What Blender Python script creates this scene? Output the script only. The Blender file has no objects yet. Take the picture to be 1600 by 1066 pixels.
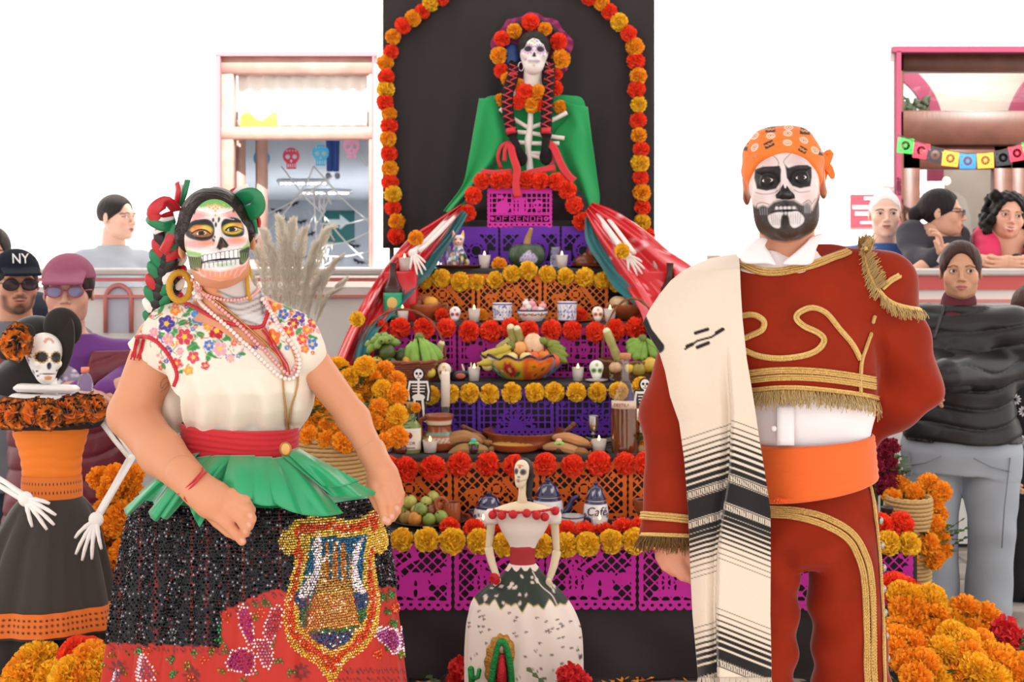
import bpy,bmesh,math,random
import numpy as np
from mathutils import Vector,Matrix,Euler
from mathutils.bvhtree import BVHTree
SC=bpy.context.scene
COL=SC.collection
rnd=random.Random(7)
nrs=np.random.RandomState(7)
PI=math.pi
F_PX,HZ,CAMZ=2000.0,400.0,1.46
# ------------------------------------------------ camera, world, sun, exposure
cam_d=bpy.data.cameras.new('camera');cam=bpy.data.objects.new('camera',cam_d);COL.objects.link(cam)
cam.location=(0,0,CAMZ);cam.rotation_euler=(PI/2,0,0)
cam_d.sensor_width=36;cam_d.lens=36*F_PX/1600;cam_d.shift_y=-(533-HZ)/1600
cam_d.clip_start=.05;cam_d.clip_end=100
cam_d.dof.use_dof=True;cam_d.dof.focus_distance=2.80;cam_d.dof.aperture_fstop=8
SC.camera=cam
wd=bpy.data.worlds.new('World');SC.world=wd;wd.use_nodes=True
_b=wd.node_tree.nodes['Background'];_b.inputs[0].default_value=(1.0,0.985,0.97,1);_b.inputs[1].default_value=1.15
sun_d=bpy.data.lights.new('sun','SUN');sun=bpy.data.objects.new('sun',sun_d);COL.objects.link(sun)
sun_d.energy=8.0;sun_d.angle=math.radians(1.0);sun_d.color=(1,.96,.9)
SUN_EL=math.radians(50)
sun.rotation_euler=Vector((-.12,math.cos(SUN_EL),-math.sin(SUN_EL))).to_track_quat('-Z','Y').to_euler()
SC.view_settings.view_transform='Standard';SC.view_settings.look='None'
SC.view_settings.gamma=1;SC.view_settings.use_curve_mapping=False
SC.view_settings.exposure=0.58
# ------------------------------------------------ small maths
def P(px,py,Y):
 return np.array([(px-800)/F_PX*Y,Y,CAMZ-(py-HZ)/F_PX*Y])
def proj(V):
 V=np.asarray(V);return V[...,0]/V[...,1]*F_PX+800,HZ-(V[...,2]-CAMZ)/V[...,1]*F_PX
def lin(c):
 if isinstance(c,str):
  c=c.lstrip('#');c=c if len(c)==6 else ''.join(q*2 for q in c);c=[int(c[i:i+2],16)for i in(0,2,4)]
 c=np.asarray(c,float)/255.0
 return np.where(c<=.04045,c/12.92,((c+.055)/1.055)**2.4)
def rotm(yaw=0,pitch=0,roll=0):
 return np.array(Matrix.Rotation(yaw,3,'Z')@Matrix.Rotation(pitch,3,'X')@Matrix.Rotation(roll,3,'Y'))
def catmull(pts,n,closed=False):
 p=np.asarray(pts,float);m=len(p)
 t=np.linspace(0,m if closed else m-1,n,endpoint=not closed)
 i=np.floor(t).astype(int);u=(t-i)[:,None]
 if not closed:
  i=np.minimum(i,m-2);u=(t-i)[:,None]
 ix=lambda k:p[(i+k)%m]if closed else np.where(((i+k)<0)[:,None],2*p[0]-p[1],np.where(((i+k)>m-1)[:,None],2*p[m-1]-p[m-2],p[np.clip(i+k,0,m-1)]))
 a,b,c,d=ix(-1),ix(0),ix(1),ix(2)
 return .5*(2*b+(c-a)*u+(2*a-5*b+4*c-d)*u*u+(3*b-a-3*c+d)*u**3)
def wob(x,y,z,s=1.0,seed=0):
 a=seed*1.7
 return(np.sin(x*s*1.3+y*s*.7+a)*np.sin(z*s*1.1-x*s*.4+a*2)+np.sin(y*s*1.7+z*s*.9+a*3)*np.sin(x*s*.8-z*s*1.5+a))*.5
# ------------------------------------------------ meshes
class MB:
 def __init__(s):s.v=[];s.f=[];s.c=[];s.n=0;s.hc=False
 def add(s,v,f,col=None):
  v=np.asarray(v,float).reshape(-1,3)
  for a in(f if isinstance(f,list)else[f]):
   a=np.asarray(a,int)
   if len(a):s.f.append(a+s.n)
  s.v.append(v);s.n+=len(v)
  if col is None:s.c.append(np.ones((len(v),3)))
  else:
   s.hc=True;col=np.asarray(col,float)
   s.c.append(np.broadcast_to(col,(len(v),3)))
  return s
 def arr(s):return np.concatenate(s.v)
def gridf(m,n,wrap=False):
 i=np.arange(m-1)[:,None];j=np.arange(n if wrap else n-1)[None]
 a=i*n+j;b=i*n+(j+1)%n
 return np.stack([a,b,b+n,a+n],-1).reshape(-1,4)
def loft(rings,cap=True,wrap=True):
 r=np.asarray(rings,float);m,n=r.shape[:2]
 v=r.reshape(-1,3);f=[gridf(m,n,wrap)]
 if cap and wrap:
  v=np.vstack([v,r[0].mean(0),r[-1].mean(0)]);j=np.arange(n);k=(j+1)%n
  f.append(np.stack([k,j,np.full(n,m*n)],1));f.append(np.stack([(m-1)*n+j,(m-1)*n+k,np.full(n,m*n+1)],1))
 return v,f
def lathe(prof,n=24,c=(0,0,0),cap=True):
 p=np.asarray(prof,float);t=np.arange(n)*2*PI/n
 r=np.stack([p[:,0:1]*np.cos(t),p[:,0:1]*np.sin(t),np.repeat(p[:,1:2],n,1)],-1)+np.asarray(c)
 return loft(r,cap)
def frames(path):
 p=np.asarray(path,float);t=np.gradient(p,axis=0);t/=np.linalg.norm(t,axis=1)[:,None]+1e-12
 up=np.array([0,0,1.])if abs(t[0][2])<.9 else np.array([1.,0,0])
 N=[];nrm=up-t[0]*up.dot(t[0]);nrm/=np.linalg.norm(nrm)
 for k in range(len(p)):
  nrm=nrm-t[k]*nrm.dot(t[k]);nrm/=np.linalg.norm(nrm)+1e-12;N.append(nrm)
 N=np.array(N);return t,N,np.cross(t,N)
def tube(path,r,n=8,cap=True,flat=None):
 p=np.asarray(path,float);r=np.broadcast_to(np.asarray(r,float),(len(p),));t,N,B=frames(p)
 a=np.arange(n)*2*PI/n;fl=1 if flat is None else flat
 return loft(p[:,None]+r[:,None,None]*(np.cos(a)[None,:,None]*N[:,None]*fl+np.sin(a)[None,:,None]*B[:,None]),cap)
def ball(c,r,nu=14,nv=9,R=None):
 r=np.broadcast_to(np.asarray(r,float),(3,))
 ph=np.linspace(-PI/2,PI/2,nv+1)[1:-1];t=np.arange(nu)*2*PI/nu
 v=np.stack([np.cos(ph)[:,None]*np.cos(t),np.cos(ph)[:,None]*np.sin(t),np.repeat(np.sin(ph)[:,None],nu,1)],-1)
 vv,f=loft(v,True);vv[-2]=(0,0,-1);vv[-1]=(0,0,1);vv=vv*r
 if R is not None:vv=vv@np.asarray(R).T
 return vv+np.asarray(c),f
def box(c,s,R=None,bev=0.0):
 x,y,z=np.asarray(s,float)/2;b=min(bev,x*.9,y*.9,z*.9)if bev else 0
 if b:
  rg=[]
  for zz,k in((-z,b),(-z+b,0),(z-b,0),(z,b)):
   X,Y=x-k,y-k;c2=b*.6
   rg.append([(X-c2,-Y,zz),(X,-Y+c2,zz),(X,Y-c2,zz),(X-c2,Y,zz),(-X+c2,Y,zz),(-X,Y-c2,zz),(-X,-Y+c2,zz),(-X+c2,-Y,zz)])
  v,f=loft(rg)
 else:
  v,f=np.array([(i*x,j*y,k*z)for i in(-1,1)for j in(-1,1)for k in(-1,1)]),[np.array([(0,1,3,2),(4,6,7,5),(0,4,5,1),(2,3,7,6),(0,2,6,4),(1,5,7,3)])]
 if R is not None:v=v@np.asarray(R).T
 return v+np.asarray(c),f
def sheet(G,th=0.0):
 G=np.asarray(G,float);m,n=G.shape[:2]
 if not th:return G.reshape(-1,3),[gridf(m,n)]
 du=np.gradient(G,axis=0);dv=np.gradient(G,axis=1);nn=np.cross(du,dv);nn/=np.linalg.norm(nn,axis=-1)[...,None]+1e-12
 A=(G+nn*th/2).reshape(-1,3);B=(G-nn*th/2).reshape(-1,3);g=gridf(m,n);k=m*n
 e=np.concatenate([np.arange(n-1),np.arange(n-1,m*n-1,n),np.arange(m*n-1,(m-1)*n,-1),np.arange((m-1)*n,0,-n)]);e2=np.roll(e,-1)
 return np.vstack([A,B]),[g,g[:,::-1]+k,np.stack([e2,e,e+k,e2+k],1)]
def mesh_from(name,V,Fs,col=None,smooth=True):
 me=bpy.data.meshes.new(name);V=np.asarray(V,np.float32)
 lt=np.concatenate([np.full(len(a),a.shape[1])for a in Fs])if Fs else np.zeros(0,int)
 lv=np.concatenate([a.ravel()for a in Fs])if Fs else np.zeros(0,int)
 me.vertices.add(len(V));me.vertices.foreach_set('co',V.ravel())
 me.loops.add(len(lv));me.polygons.add(len(lt))
 me.polygons.foreach_set('loop_start',np.concatenate([[0],np.cumsum(lt)[:-1]]).astype(np.int32))
 me.loops.foreach_set('vertex_index',lv.astype(np.int32))
 me.polygons.foreach_set('use_smooth',np.full(len(lt),bool(smooth)))
 me.update(calc_edges=True)
 if col is not None:
  a=me.color_attributes.new('Col','FLOAT_COLOR','POINT')
  c=np.ones((len(V),4),np.float32);c[:,:3]=col;a.data.foreach_set('color',c.ravel())
 return me
def mb_mesh(name,mb,smooth=True):
 return mesh_from(name,np.concatenate(mb.v),mb.f,np.concatenate(mb.c)if mb.hc else None,smooth)
def origin(o):
 l=np.zeros(3)
 while o is not None:l=l+np.array(o.location);o=o.parent
 return l
def part(name,mb,mat,parent=None,smooth=True,loc=None,label=None,kind=None):
 """world-space mesh -> object; a child keeps coordinates relative to its parent's base"""
 if isinstance(mb,tuple):mb=MB().add(mb[0],mb[1],mb[2]if len(mb)>2 else None)
 me=mb_mesh(name,mb,smooth);o=bpy.data.objects.new(name,me);COL.objects.link(o)
 off=origin(parent)if parent is not None else(np.zeros(3)if loc is None else np.asarray(loc,float))
 if np.any(off):me.transform(Matrix.Translation(Vector(-off)))
 if parent is not None:o.parent=parent
 else:o.location=Vector(off)
 if mat is not None:me.materials.append(mat)
 if label:o['label']=label
 if kind:o['kind']=kind
 return o
def tag(o,label,cat,group=None,kind=None):
 o['label']=label;o['category']=cat
 if group:o['group']=group
 if kind:o['kind']=kind
 return o
def thing(name,label,cat,loc,group=None):
 o=bpy.data.objects.new(name,None);COL.objects.link(o);o.location=Vector([float(q)for q in loc]);o.empty_display_size=.05
 return tag(o,label,cat,group)
def struct(name,mb,mat,smooth=False,loc=None):
 o=part(name,mb,mat,None,smooth,loc);o['kind']='structure';return o
def inst(name,me,parent,loc,rot=(0,0,0),sc=1.0):
 o=bpy.data.objects.new(name,me);COL.objects.link(o)
 if parent is not None:o.parent=parent;loc=np.asarray(loc)-origin(parent)
 o.location=Vector([float(q)for q in loc]);o.rotation_euler=rot;o.scale=(sc,)*3 if np.isscalar(sc)else sc
 return o
def copy_tree(o,parent=None,loc=None,rz=None,sc=None,label=None):
 c=o.copy();COL.objects.link(c)
 if parent is not None:c.parent=parent
 if loc is not None:c.location=Vector([float(q)for q in loc])
 if rz is not None:c.rotation_euler=(0,0,rz)
 if sc is not None:c.scale=(sc,)*3
 if label:c['label']=label
 for ch in list(o.children):copy_tree(ch,c)
 return c
# ------------------------------------------------ materials
MATS={}
def mat(name,color=None,rough=.6,metal=0.0,spec=.5,bump=None,vary=None,trans=0.0,ior=1.45,sheen=0.0,sss=0.0,coat=0.0,emit=0.0,aniso=None,sheenrough=.4):
 if name in MATS:return MATS[name]
 m=bpy.data.materials.new(name);m.use_nodes=True;nt=m.node_tree;b=nt.nodes['Principled BSDF'];I=b.inputs
 I['Roughness'].default_value=rough;I['Metallic'].default_value=metal;I['Specular IOR Level'].default_value=spec
 I['Transmission Weight'].default_value=trans;I['IOR'].default_value=ior
 I['Sheen Weight'].default_value=sheen;I['Sheen Roughness'].default_value=sheenrough;I['Coat Weight'].default_value=coat;I['Coat Roughness'].default_value=.08
 if sss:
  I['Subsurface Weight'].default_value=sss;I['Subsurface Radius'].default_value=(.012,.005,.003)
  I['Subsurface Scale'].default_value=.6
 if color is None:
  src=nt.nodes.new('ShaderNodeAttribute');src.attribute_name='Col';out=src.outputs['Color']
 else:
  src=nt.nodes.new('ShaderNodeRGB');l=lin(color);src.outputs[0].default_value=(l[0],l[1],l[2],1);out=src.outputs[0]
 if vary:
  sc,amt=vary
  tc=nt.nodes.new('ShaderNodeTexCoord');nz=nt.nodes.new('ShaderNodeTexNoise');nz.inputs['Scale'].default_value=sc;nz.inputs['Detail'].default_value=4
  nt.links.new(tc.outputs['Object'],nz.inputs['Vector'])
  mr=nt.nodes.new('ShaderNodeMapRange');mr.inputs[3].default_value=1-amt;mr.inputs[4].default_value=1+amt;mr.inputs[1].default_value=.3;mr.inputs[2].default_value=.7
  nt.links.new(nz.outputs['Fac'],mr.inputs[0])
  mx=nt.nodes.new('ShaderNodeVectorMath');mx.operation='SCALE'
  nt.links.new(out,mx.inputs[0]);nt.links.new(mr.outputs[0],mx.inputs['Scale']);out=mx.outputs[0]
 nt.links.new(out,I['Base Color'])
 if emit:
  nt.links.new(out,I['Emission Color']);I['Emission Strength'].default_value=emit
 if bump:
  sc,st=bump[:2]
  tc=nt.nodes.new('ShaderNodeTexCoord');nz=nt.nodes.new('ShaderNodeTexNoise');nz.inputs['Scale'].default_value=sc;nz.inputs['Detail'].default_value=3
  if len(bump)>2:
   mp=nt.nodes.new('ShaderNodeMapping');mp.inputs['Scale'].default_value=bump[2];nt.links.new(tc.outputs['Object'],mp.inputs[0]);nt.links.new(mp.outputs[0],nz.inputs['Vector'])
  else:nt.links.new(tc.outputs['Object'],nz.inputs['Vector'])
  bp=nt.nodes.new('ShaderNodeBump');bp.inputs['Strength'].default_value=st;bp.inputs['Distance'].default_value=.004 if not name.startswith('hair')else .012
  nt.links.new(nz.outputs['Fac'],bp.inputs['Height']);nt.links.new(bp.outputs[0],I['Normal'])
 MATS[name]=m;return m
# ------------------------------------------------ implicit surfaces
def s_cone(a,b,ra,rb):
 a=np.asarray(a,float);b=np.asarray(b,float);ba=b-a;L=ba.dot(ba)+1e-12
 def f(X,Y,Z):
  t=np.clip(((X-a[0])*ba[0]+(Y-a[1])*ba[1]+(Z-a[2])*ba[2])/L,0,1)
  return np.sqrt((X-a[0]-t*ba[0])**2+(Y-a[1]-t*ba[1])**2+(Z-a[2]-t*ba[2])**2)-(ra+(rb-ra)*t)
 r=max(ra,rb);return f,np.minimum(a,b)-r,np.maximum(a,b)+r
def s_ell(c,r,R=None):
 c=np.asarray(c,float);r=np.broadcast_to(np.asarray(r,float),(3,));R=np.eye(3)if R is None else np.asarray(R)
 def f(X,Y,Z):
  x,y,z=X-c[0],Y-c[1],Z-c[2]
  u=R[0,0]*x+R[1,0]*y+R[2,0]*z;v=R[0,1]*x+R[1,1]*y+R[2,1]*z;w=R[0,2]*x+R[1,2]*y+R[2,2]*z
  k0=np.sqrt((u/r[0])**2+(v/r[1])**2+(w/r[2])**2);k1=np.sqrt((u/r[0]**2)**2+(v/r[1]**2)**2+(w/r[2]**2)**2)+1e-9
  return k0*(k0-1)/k1
 e=np.sqrt(((R*r)**2).sum(1));return f,c-e,c+e
def s_col(rows,ang=0.0,e=2.0):
 """rows (z, cx, cy, half width, half depth): an upright column of elliptic slices"""
 q=np.array(sorted(rows));z0,z1=q[0,0],q[-1,0];ca,sa=math.cos(ang),math.sin(ang)
 zz=np.linspace(z0,z1,240)
 k=np.array([np.interp(zz,q[:,0],q[:,i])for i in range(1,5)])
 ker=np.hanning(13);ker/=ker.sum()
 k=np.array([np.convolve(np.pad(a,6,'edge'),ker,'valid')for a in k])
 def f(X,Y,Z):
  cx,cy,a,b=[np.interp(Z.ravel(),zz,k[i]).reshape(Z.shape)for i in range(4)]
  x,y=X-cx,Y-cy;u,v=x*ca+y*sa,-x*sa+y*ca
  g=(np.abs(u/a)**e+np.abs(v/b)**e)**(1/e)
  return np.maximum((g-1)*np.minimum(a,b),np.maximum(Z-z1,z0-Z))
 m=max(k[2].max(),k[3].max())
 return f,np.array([k[0].min()-m,k[1].min()-m,z0]),np.array([k[0].max()+m,k[1].max()+m,z1])
def s_box(c,h,r=0.0,R=None):
 c=np.asarray(c,float);h=np.asarray(h,float);R=np.eye(3)if R is None else np.asarray(R)
 def f(X,Y,Z):
  x,y,z=X-c[0],Y-c[1],Z-c[2]
  q=[np.abs(R[0,i]*x+R[1,i]*y+R[2,i]*z)-h[i]+r for i in range(3)]
  return np.sqrt(sum(np.maximum(a,0)**2 for a in q))+np.minimum(np.maximum(np.maximum(q[0],q[1]),q[2]),0)-r
 e=np.abs(R)@h;return f,c-e,c+e
class Sdf:
 def __init__(s):s.ops=[]
 def add(s,p,k=.02):s.ops.append(('+',p,k));return s
 def sub(s,p,k=.01):s.ops.append(('-',p,k));return s
 def clip(s,fn,k=.002):s.ops.append(('c',fn,k));return s
 def disp(s,fn):s.ops.append(('d',fn,0));return s
 def run(s,h):
  lo=np.min([o[1][1]for o in s.ops if o[0]=='+'],0)-3*h-.006;hi=np.max([o[1][2]for o in s.ops if o[0]=='+'],0)+3*h+.006
  n=np.ceil((hi-lo)/h).astype(int)+1
  ax=[lo[i]+h*np.arange(n[i])for i in range(3)]
  f=np.full(n,.05,np.float32)
  for op,p,k in s.ops:
   if op in 'cd':
    X,Y,Z=ax[0][:,None,None],ax[1][None,:,None],ax[2][None,None,:]
    g=p(X,Y,Z)
    if op=='d':f+=g.astype(np.float32)if g.shape==f.shape else np.broadcast_to(g,f.shape).astype(np.float32)
    else:f=np.maximum(f,np.broadcast_to(g,f.shape)).astype(np.float32)
    continue
   m=k+2*h
   a=[max(0,int((p[1][i]-m-lo[i])/h))for i in range(3)];b=[max(a[i]+1,min(n[i],int((p[2][i]+m-lo[i])/h)+2))for i in range(3)]
   sl=tuple(slice(a[i],b[i])for i in range(3))
   X,Y,Z=ax[0][sl[0]][:,None,None],ax[1][sl[1]][None,:,None],ax[2][sl[2]][None,None,:]
   d=p[0](X,Y,Z)
   if op=='+':
    g=f[sl];q=np.maximum(k-np.abs(g-d),0)/max(k,1e-6);f[sl]=np.minimum(g,d)-q*q*k*.25
   else:
    g=f[sl];d=-d;q=np.maximum(k-np.abs(g-d),0)/max(k,1e-6);f[sl]=np.maximum(g,d)+q*q*k*.25
  return surfnet(f,lo,h)
def surfnet(f,lo,h):
 s=f<0
 cnt=sum(s[i:s.shape[0]-1+i,j:s.shape[1]-1+j,k:s.shape[2]-1+k].astype(np.int8)for i in(0,1)for j in(0,1)for k in(0,1))
 act=(cnt>0)&(cnt<8);ijk=np.argwhere(act);idx=np.full(act.shape,-1);idx[act]=np.arange(len(ijk))
 pos=np.zeros((len(ijk),3));w=np.zeros(len(ijk))
 cs=[(i,j,k)for i in(0,1)for j in(0,1)for k in(0,1)]
 for a in cs:
  for b in cs:
   if sum(b)-sum(a)==1 and sum(abs(b[i]-a[i])for i in range(3))==1:
    A,B=np.array(a),np.array(b);fa=f[tuple((ijk+A).T)];fb=f[tuple((ijk+B).T)]
    cr=(fa<0)!=(fb<0);t=np.where(cr,fa/np.where(cr,fa-fb,1),0)
    pos+=cr[:,None]*(A+(B-A)*t[:,None]);w+=cr
 V=(ijk+pos/w[:,None])*h+lo;Fs=[]
 for ax in range(3):
  o=[(1,2),(2,0),(0,1)][ax]
  sl0=[slice(1,-1)]*3;sl1=[slice(1,-1)]*3;sl0[ax]=slice(0,-1);sl1[ax]=slice(1,None)
  s0,s1=s[tuple(sl0)],s[tuple(sl1)]
  for flip in(0,1):
   e=np.argwhere((s0&~s1)if not flip else(~s0&s1))
   if not len(e):continue
   base=e.copy()
   for q in range(3):
    if q!=ax:base[:,q]+=1
   def cell(du,dv):
    c=base.copy();c[:,o[0]]+=du;c[:,o[1]]+=dv;return idx[tuple(c.T)]
   q4=np.stack([cell(-1,-1),cell(0,-1),cell(0,0),cell(-1,0)],1)
   Fs.append(q4 if not flip else q4[:,::-1])
 Fs=np.concatenate(Fs);Fs=Fs[(Fs>=0).all(1)]
 return V,[Fs]
# ------------------------------------------------ painting of surface colour (per vertex)
class Paint:
 def __init__(s,u,v,base):
  s.u=np.asarray(u,float);s.v=np.asarray(v,float);s.c=np.array(np.broadcast_to(lin(base)if not(isinstance(base,np.ndarray)and base.ndim==2)else base,(len(s.u),3)),float)
  s.mask=np.ones(len(s.u))
 def mix(s,a,col):
  a=(np.clip(a,0,1)*s.mask)[:,None];s.c=s.c*(1-a)+lin(col)*a;return s
 def dseg(s,p):
  p=np.asarray(p,float);d=np.full(len(s.u),1e9)
  for a,b in zip(p[:-1],p[1:]):
   ab=b-a;t=np.clip(((s.u-a[0])*ab[0]+(s.v-a[1])*ab[1])/(ab.dot(ab)+1e-12),0,1)
   d=np.minimum(d,np.hypot(s.u-a[0]-t*ab[0],s.v-a[1]-t*ab[1]))
  return d
 def poly(s,pts,col,a=1.0,soft=1.0,smooth=0):
  p=np.asarray(pts,float)
  if smooth:p=catmull(p,len(p)*4,True)
  q=np.vstack([p,p[:1]]);ins=np.zeros(len(s.u),bool)
  for A,B in zip(q[:-1],q[1:]):
   cr=((A[1]>s.v)!=(B[1]>s.v))
   if B[1]!=A[1]:ins^=cr&(s.u<(B[0]-A[0])*(s.v-A[1])/(B[1]-A[1])+A[0])
  d=s.dseg(q);sd=np.where(ins,d,-d)
  return s.mix(np.clip(.5+sd/soft,0,1)*a,col)
 def ell(s,cx,cy,rx,ry,col,ang=0,a=1.0,soft=1.0):
  c,n=math.cos(ang),math.sin(ang);x,y=s.u-cx,s.v-cy
  k=np.sqrt(((x*c+y*n)/rx)**2+((-x*n+y*c)/ry)**2)
  return s.mix(np.clip(.5+(1-k)*min(rx,ry)/soft,0,1)*a,col)
 def line(s,pts,w,col,a=1.0,soft=1.0,smooth=0):
  p=catmull(pts,len(pts)*5)if smooth else pts
  return s.mix(np.clip(.5+(w/2-s.dseg(p))/soft,0,1)*a,col)
 def flower(s,cx,cy,r,col,ctr='#f2c230',n=5,a=1.0,soft=1.0,ph=0.0,sq=1.0):
  x,y=s.u-cx,(s.v-cy)/sq;rr=np.hypot(x,y);th=np.arctan2(y,x)+ph
  R=r*(.72+.28*np.abs(np.cos(n*th/2)))
  s.mix(np.clip(.5+(R-rr)/soft,0,1)*a,col)
  return s.mix(np.clip(.5+(r*.28-rr)/soft,0,1)*a,ctr)
# ------------------------------------------------ casting photo directions on to built surfaces
class Surf:
 def __init__(s,*objs):
  V=[];Fs=[];n=0
  for o in objs:
   me=o.data;v=np.empty(len(me.vertices)*3);me.vertices.foreach_get('co',v);v=v.reshape(-1,3)+origin(o);V.append(v)
   Fs+=[[i+n for i in p.vertices]for p in me.polygons];n+=len(v)
  s.t=BVHTree.FromPolygons([Vector(q)for q in np.concatenate(V)],Fs)
 def hit(s,px,py,off=0.0):
  d=Vector(P(px,py,1.0))-Vector((0,0,CAMZ));d.normalize()
  h,n,i,_=s.t.ray_cast(Vector((0,0,CAMZ)),d)
  if h is None:return None
  if n.dot(d)>0:n=-n
  return np.array(h+n*off),np.array(n)
def on_surf(S,pts,n,off=.003,fallback=None,closed=False):
 out=[];nn=[];last=fallback
 for q in catmull(pts,n,closed):
  r=S.hit(q[0],q[1],off)
  if r is None:
   if last is None:continue
   out.append(P(q[0],q[1],last));nn.append(np.array([0,-1.,0]))
  else:out.append(r[0]);nn.append(r[1]);last=r[0][1]
 o=np.array(out)
 if len(o)>6:
  k=o.copy();k[1:-1,1]=(o[:-2,1]+o[1:-1,1]+o[2:,1])/3;o=k
 return o,np.array(nn)
def ribbon(path,nrm,w,th=.0025,rows=3):
 """flat band along a path lying on a surface"""
 p=np.asarray(path);t=np.gradient(p,axis=0);t/=np.linalg.norm(t,axis=1)[:,None]+1e-9
 b=np.cross(t,nrm);b/=np.linalg.norm(b,axis=1)[:,None]+1e-9
 w=np.broadcast_to(np.asarray(w,float),(len(p),))
 G=np.stack([p+b*(w*k)[:,None]for k in np.linspace(-.5,.5,rows)],1)
 return sheet(G,th)
# ------------------------------------------------ setting: courtyard corridor, balustrade, back wall
white=mat('white_wall','#f4f1ee',.8,bump=(30,.05))
YB=8.6
def X_(px,Y):return(px-800)/F_PX*Y
def Z_(py,Y):return CAMZ-(py-HZ)/F_PX*Y
struct('floor',box((0,4.3,-.05),(16,12.6,.1)),mat('floor_stone','#8a8178',.85,vary=(3,.2),bump=(20,.3)))
struct('ceiling',box((0,2.2,4.1),(12,5.6,.2)),white)  # roof slab out of view, sized to keep the sun off the foreground
fl=bpy.data.objects['floor'];stones=[mat('stone_%d'%k,c,.85,vary=(6,.18),bump=(30,.5))for k,c in enumerate(('#a89f94','#978d83','#b0a79c','#8c857c'))]
r_=random.Random(4);yy=3.3
while yy<6.3:
 d=r_.uniform(.22,.34);xx=1.05+r_.uniform(-.2,0)
 while xx<3.0:
  w=r_.uniform(.28,.52);part('stone',box((xx+w/2,yy+d/2,-.006),(w-.022,d-.022,.03),bev=.008),stones[r_.randrange(4)],fl);xx+=w
 yy+=d
WX0,WX1,WZ0,WZ1=X_(345,YB),X_(583,YB),Z_(418,YB),Z_(88,YB)
DX0,DX1,DZ1=X_(1404,YB),X_(1404,YB)+1.62,Z_(82,YB)
mb=MB()
for x0,x1,z0,z1 in((-7,WX0,0,5.2),(WX0,WX1,0,WZ0),(WX0,WX1,WZ1,5.2),(WX1,DX0,0,5.2),(DX0,DX1,DZ1,5.2),(DX1,7,0,5.2)):mb.add(*box(((x0+x1)/2,YB+.125,(z0+z1)/2),(x1-x0,.25,z1-z0)))
struct('wall_back',mb,white)
pinkp=mat('pink_plaster','#d9848c',.7);maroon=mat('maroon_plaster','#86304c',.7);wood=mat('window_wood','#b8958a',.5,vary=(8,.15));woodd=mat('door_wood','#5a3528',.45,vary=(9,.2),bump=(30,.2,(4,1,.3)))
def thin_glass(name,refl=.06):
 m=bpy.data.materials.new(name);m.use_nodes=True;nt=m.node_tree;nt.nodes.remove(nt.nodes['Principled BSDF']);o=nt.nodes['Material Output']
 a,b,x=nt.nodes.new('ShaderNodeBsdfTransparent'),nt.nodes.new('ShaderNodeBsdfGlossy'),nt.nodes.new('ShaderNodeMixShader');b.inputs['Roughness'].default_value=.02;x.inputs[0].default_value=refl
 nt.links.new(a.outputs[0],x.inputs[1]);nt.links.new(b.outputs[0],x.inputs[2]);nt.links.new(x.outputs[0],o.inputs[0]);MATS[name]=m;return m
pane=thin_glass('window_glass')
w1=struct('window_1',MB().add(*box(((WX0+WX1)/2,YB+.06,WZ1+.012),(WX1-WX0+.06,.2,.03))).add(*box((WX0-.01,YB+.06,(WZ0+WZ1)/2),(.03,.2,WZ1-WZ0))).add(*box((WX1+.005,YB+.06,(WZ0+WZ1)/2),(.012,.2,WZ1-WZ0))),pinkp)
zt0,zt1=Z_(218,YB),Z_(203,YB)
for nm,x0,x1,z0,z1 in(('frame',WX0,WX0+.085,WZ0,WZ1),('frame',WX1-.03,WX1,WZ0,WZ1),('frame',WX0,WX1,WZ1-.12,WZ1),('transom_bar',WX0,WX1,zt0,zt1+.02),('sill',WX0-.05,WX1+.05,WZ0-.03,WZ0)):part(nm,box(((x0+x1)/2,YB+.045-.006*('bar' in nm or x1-x0>.5),(z0+z1)/2),(x1-x0,.09 if nm!='sill' else .3,z1-z0),bev=.008),wood if nm!='sill' else white,w1)
part('pane',box(((WX0+WX1)/2+.03,YB+.055,(zt1+WZ1-.12)/2+.01),(WX1-WX0-.12,.006,WZ1-.12-zt1-.02)),pane,w1)
cu=np.array([[(WX0+.1+(WX1-WX0-.15)*i/50,YB+.085+.010*math.sin(i*1.1),zt1+.03+(WZ1-.11-zt1-.03)*j/8)for i in range(51)]for j in range(9)]);part('curtain',sheet(cu,.002),mat('curtain_white','#fbf8f2',.8,trans=.2),w1)
cy=np.array([[(X_(372,YB)+.25*i/12,YB+.07+.006*math.sin(i*1.3),Z_(208,YB)+(.12+.03*math.sin(i*.7))*j/6)for i in range(13)]for j in range(7)]);part('curtain_corner',sheet(cy,.002),mat('curtain_yellow','#eec04a',.8),w1)
sx=WX0+.09;R=rotm(yaw=1.15)
sash=MB()
for c,s in(((.10,0,.40),(.05,.04,.9)),((.0,0,.40),(.04,.04,.9)),((.05,0,.83),(.14,.04,.05)),((.05,0,-.03),(.14,.04,.06))):sash.add(*box(np.array(c),s))
v=np.concatenate(sash.v);sash.v=[v*np.array([1.5,1,1.12])@rotm(yaw=.5).T+np.array([sx,YB+.2,WZ0+.05])];sash.c=[np.ones((len(v),3))];part('open_sash',sash,wood,w1)
room=mat('room_wall','#b4b8be',.8);YR=YB+12.0;ZC=2.36;mb=MB()
for c,q in(((-4.3,YR,1.5),(7.4,.1,3)),((-8.0,YB+6.1,1.5),(.1,11.9,3)),((-.75,YB+6.1,1.5),(.1,11.9,3)),((-4.35,YB+6.15,.2),(7.4,11.7,.1))):mb.add(*box(c,q))
struct('wall_room',mb,room);struct('ceiling_room',box((-4.35,YB+6.17,ZC+.05),(7.4,11.8,.1)),mat('room_ceiling','#dcdddf',.8))
lamp=mat('lamp_tube','#ffffff',.5,emit=6.0)
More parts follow.
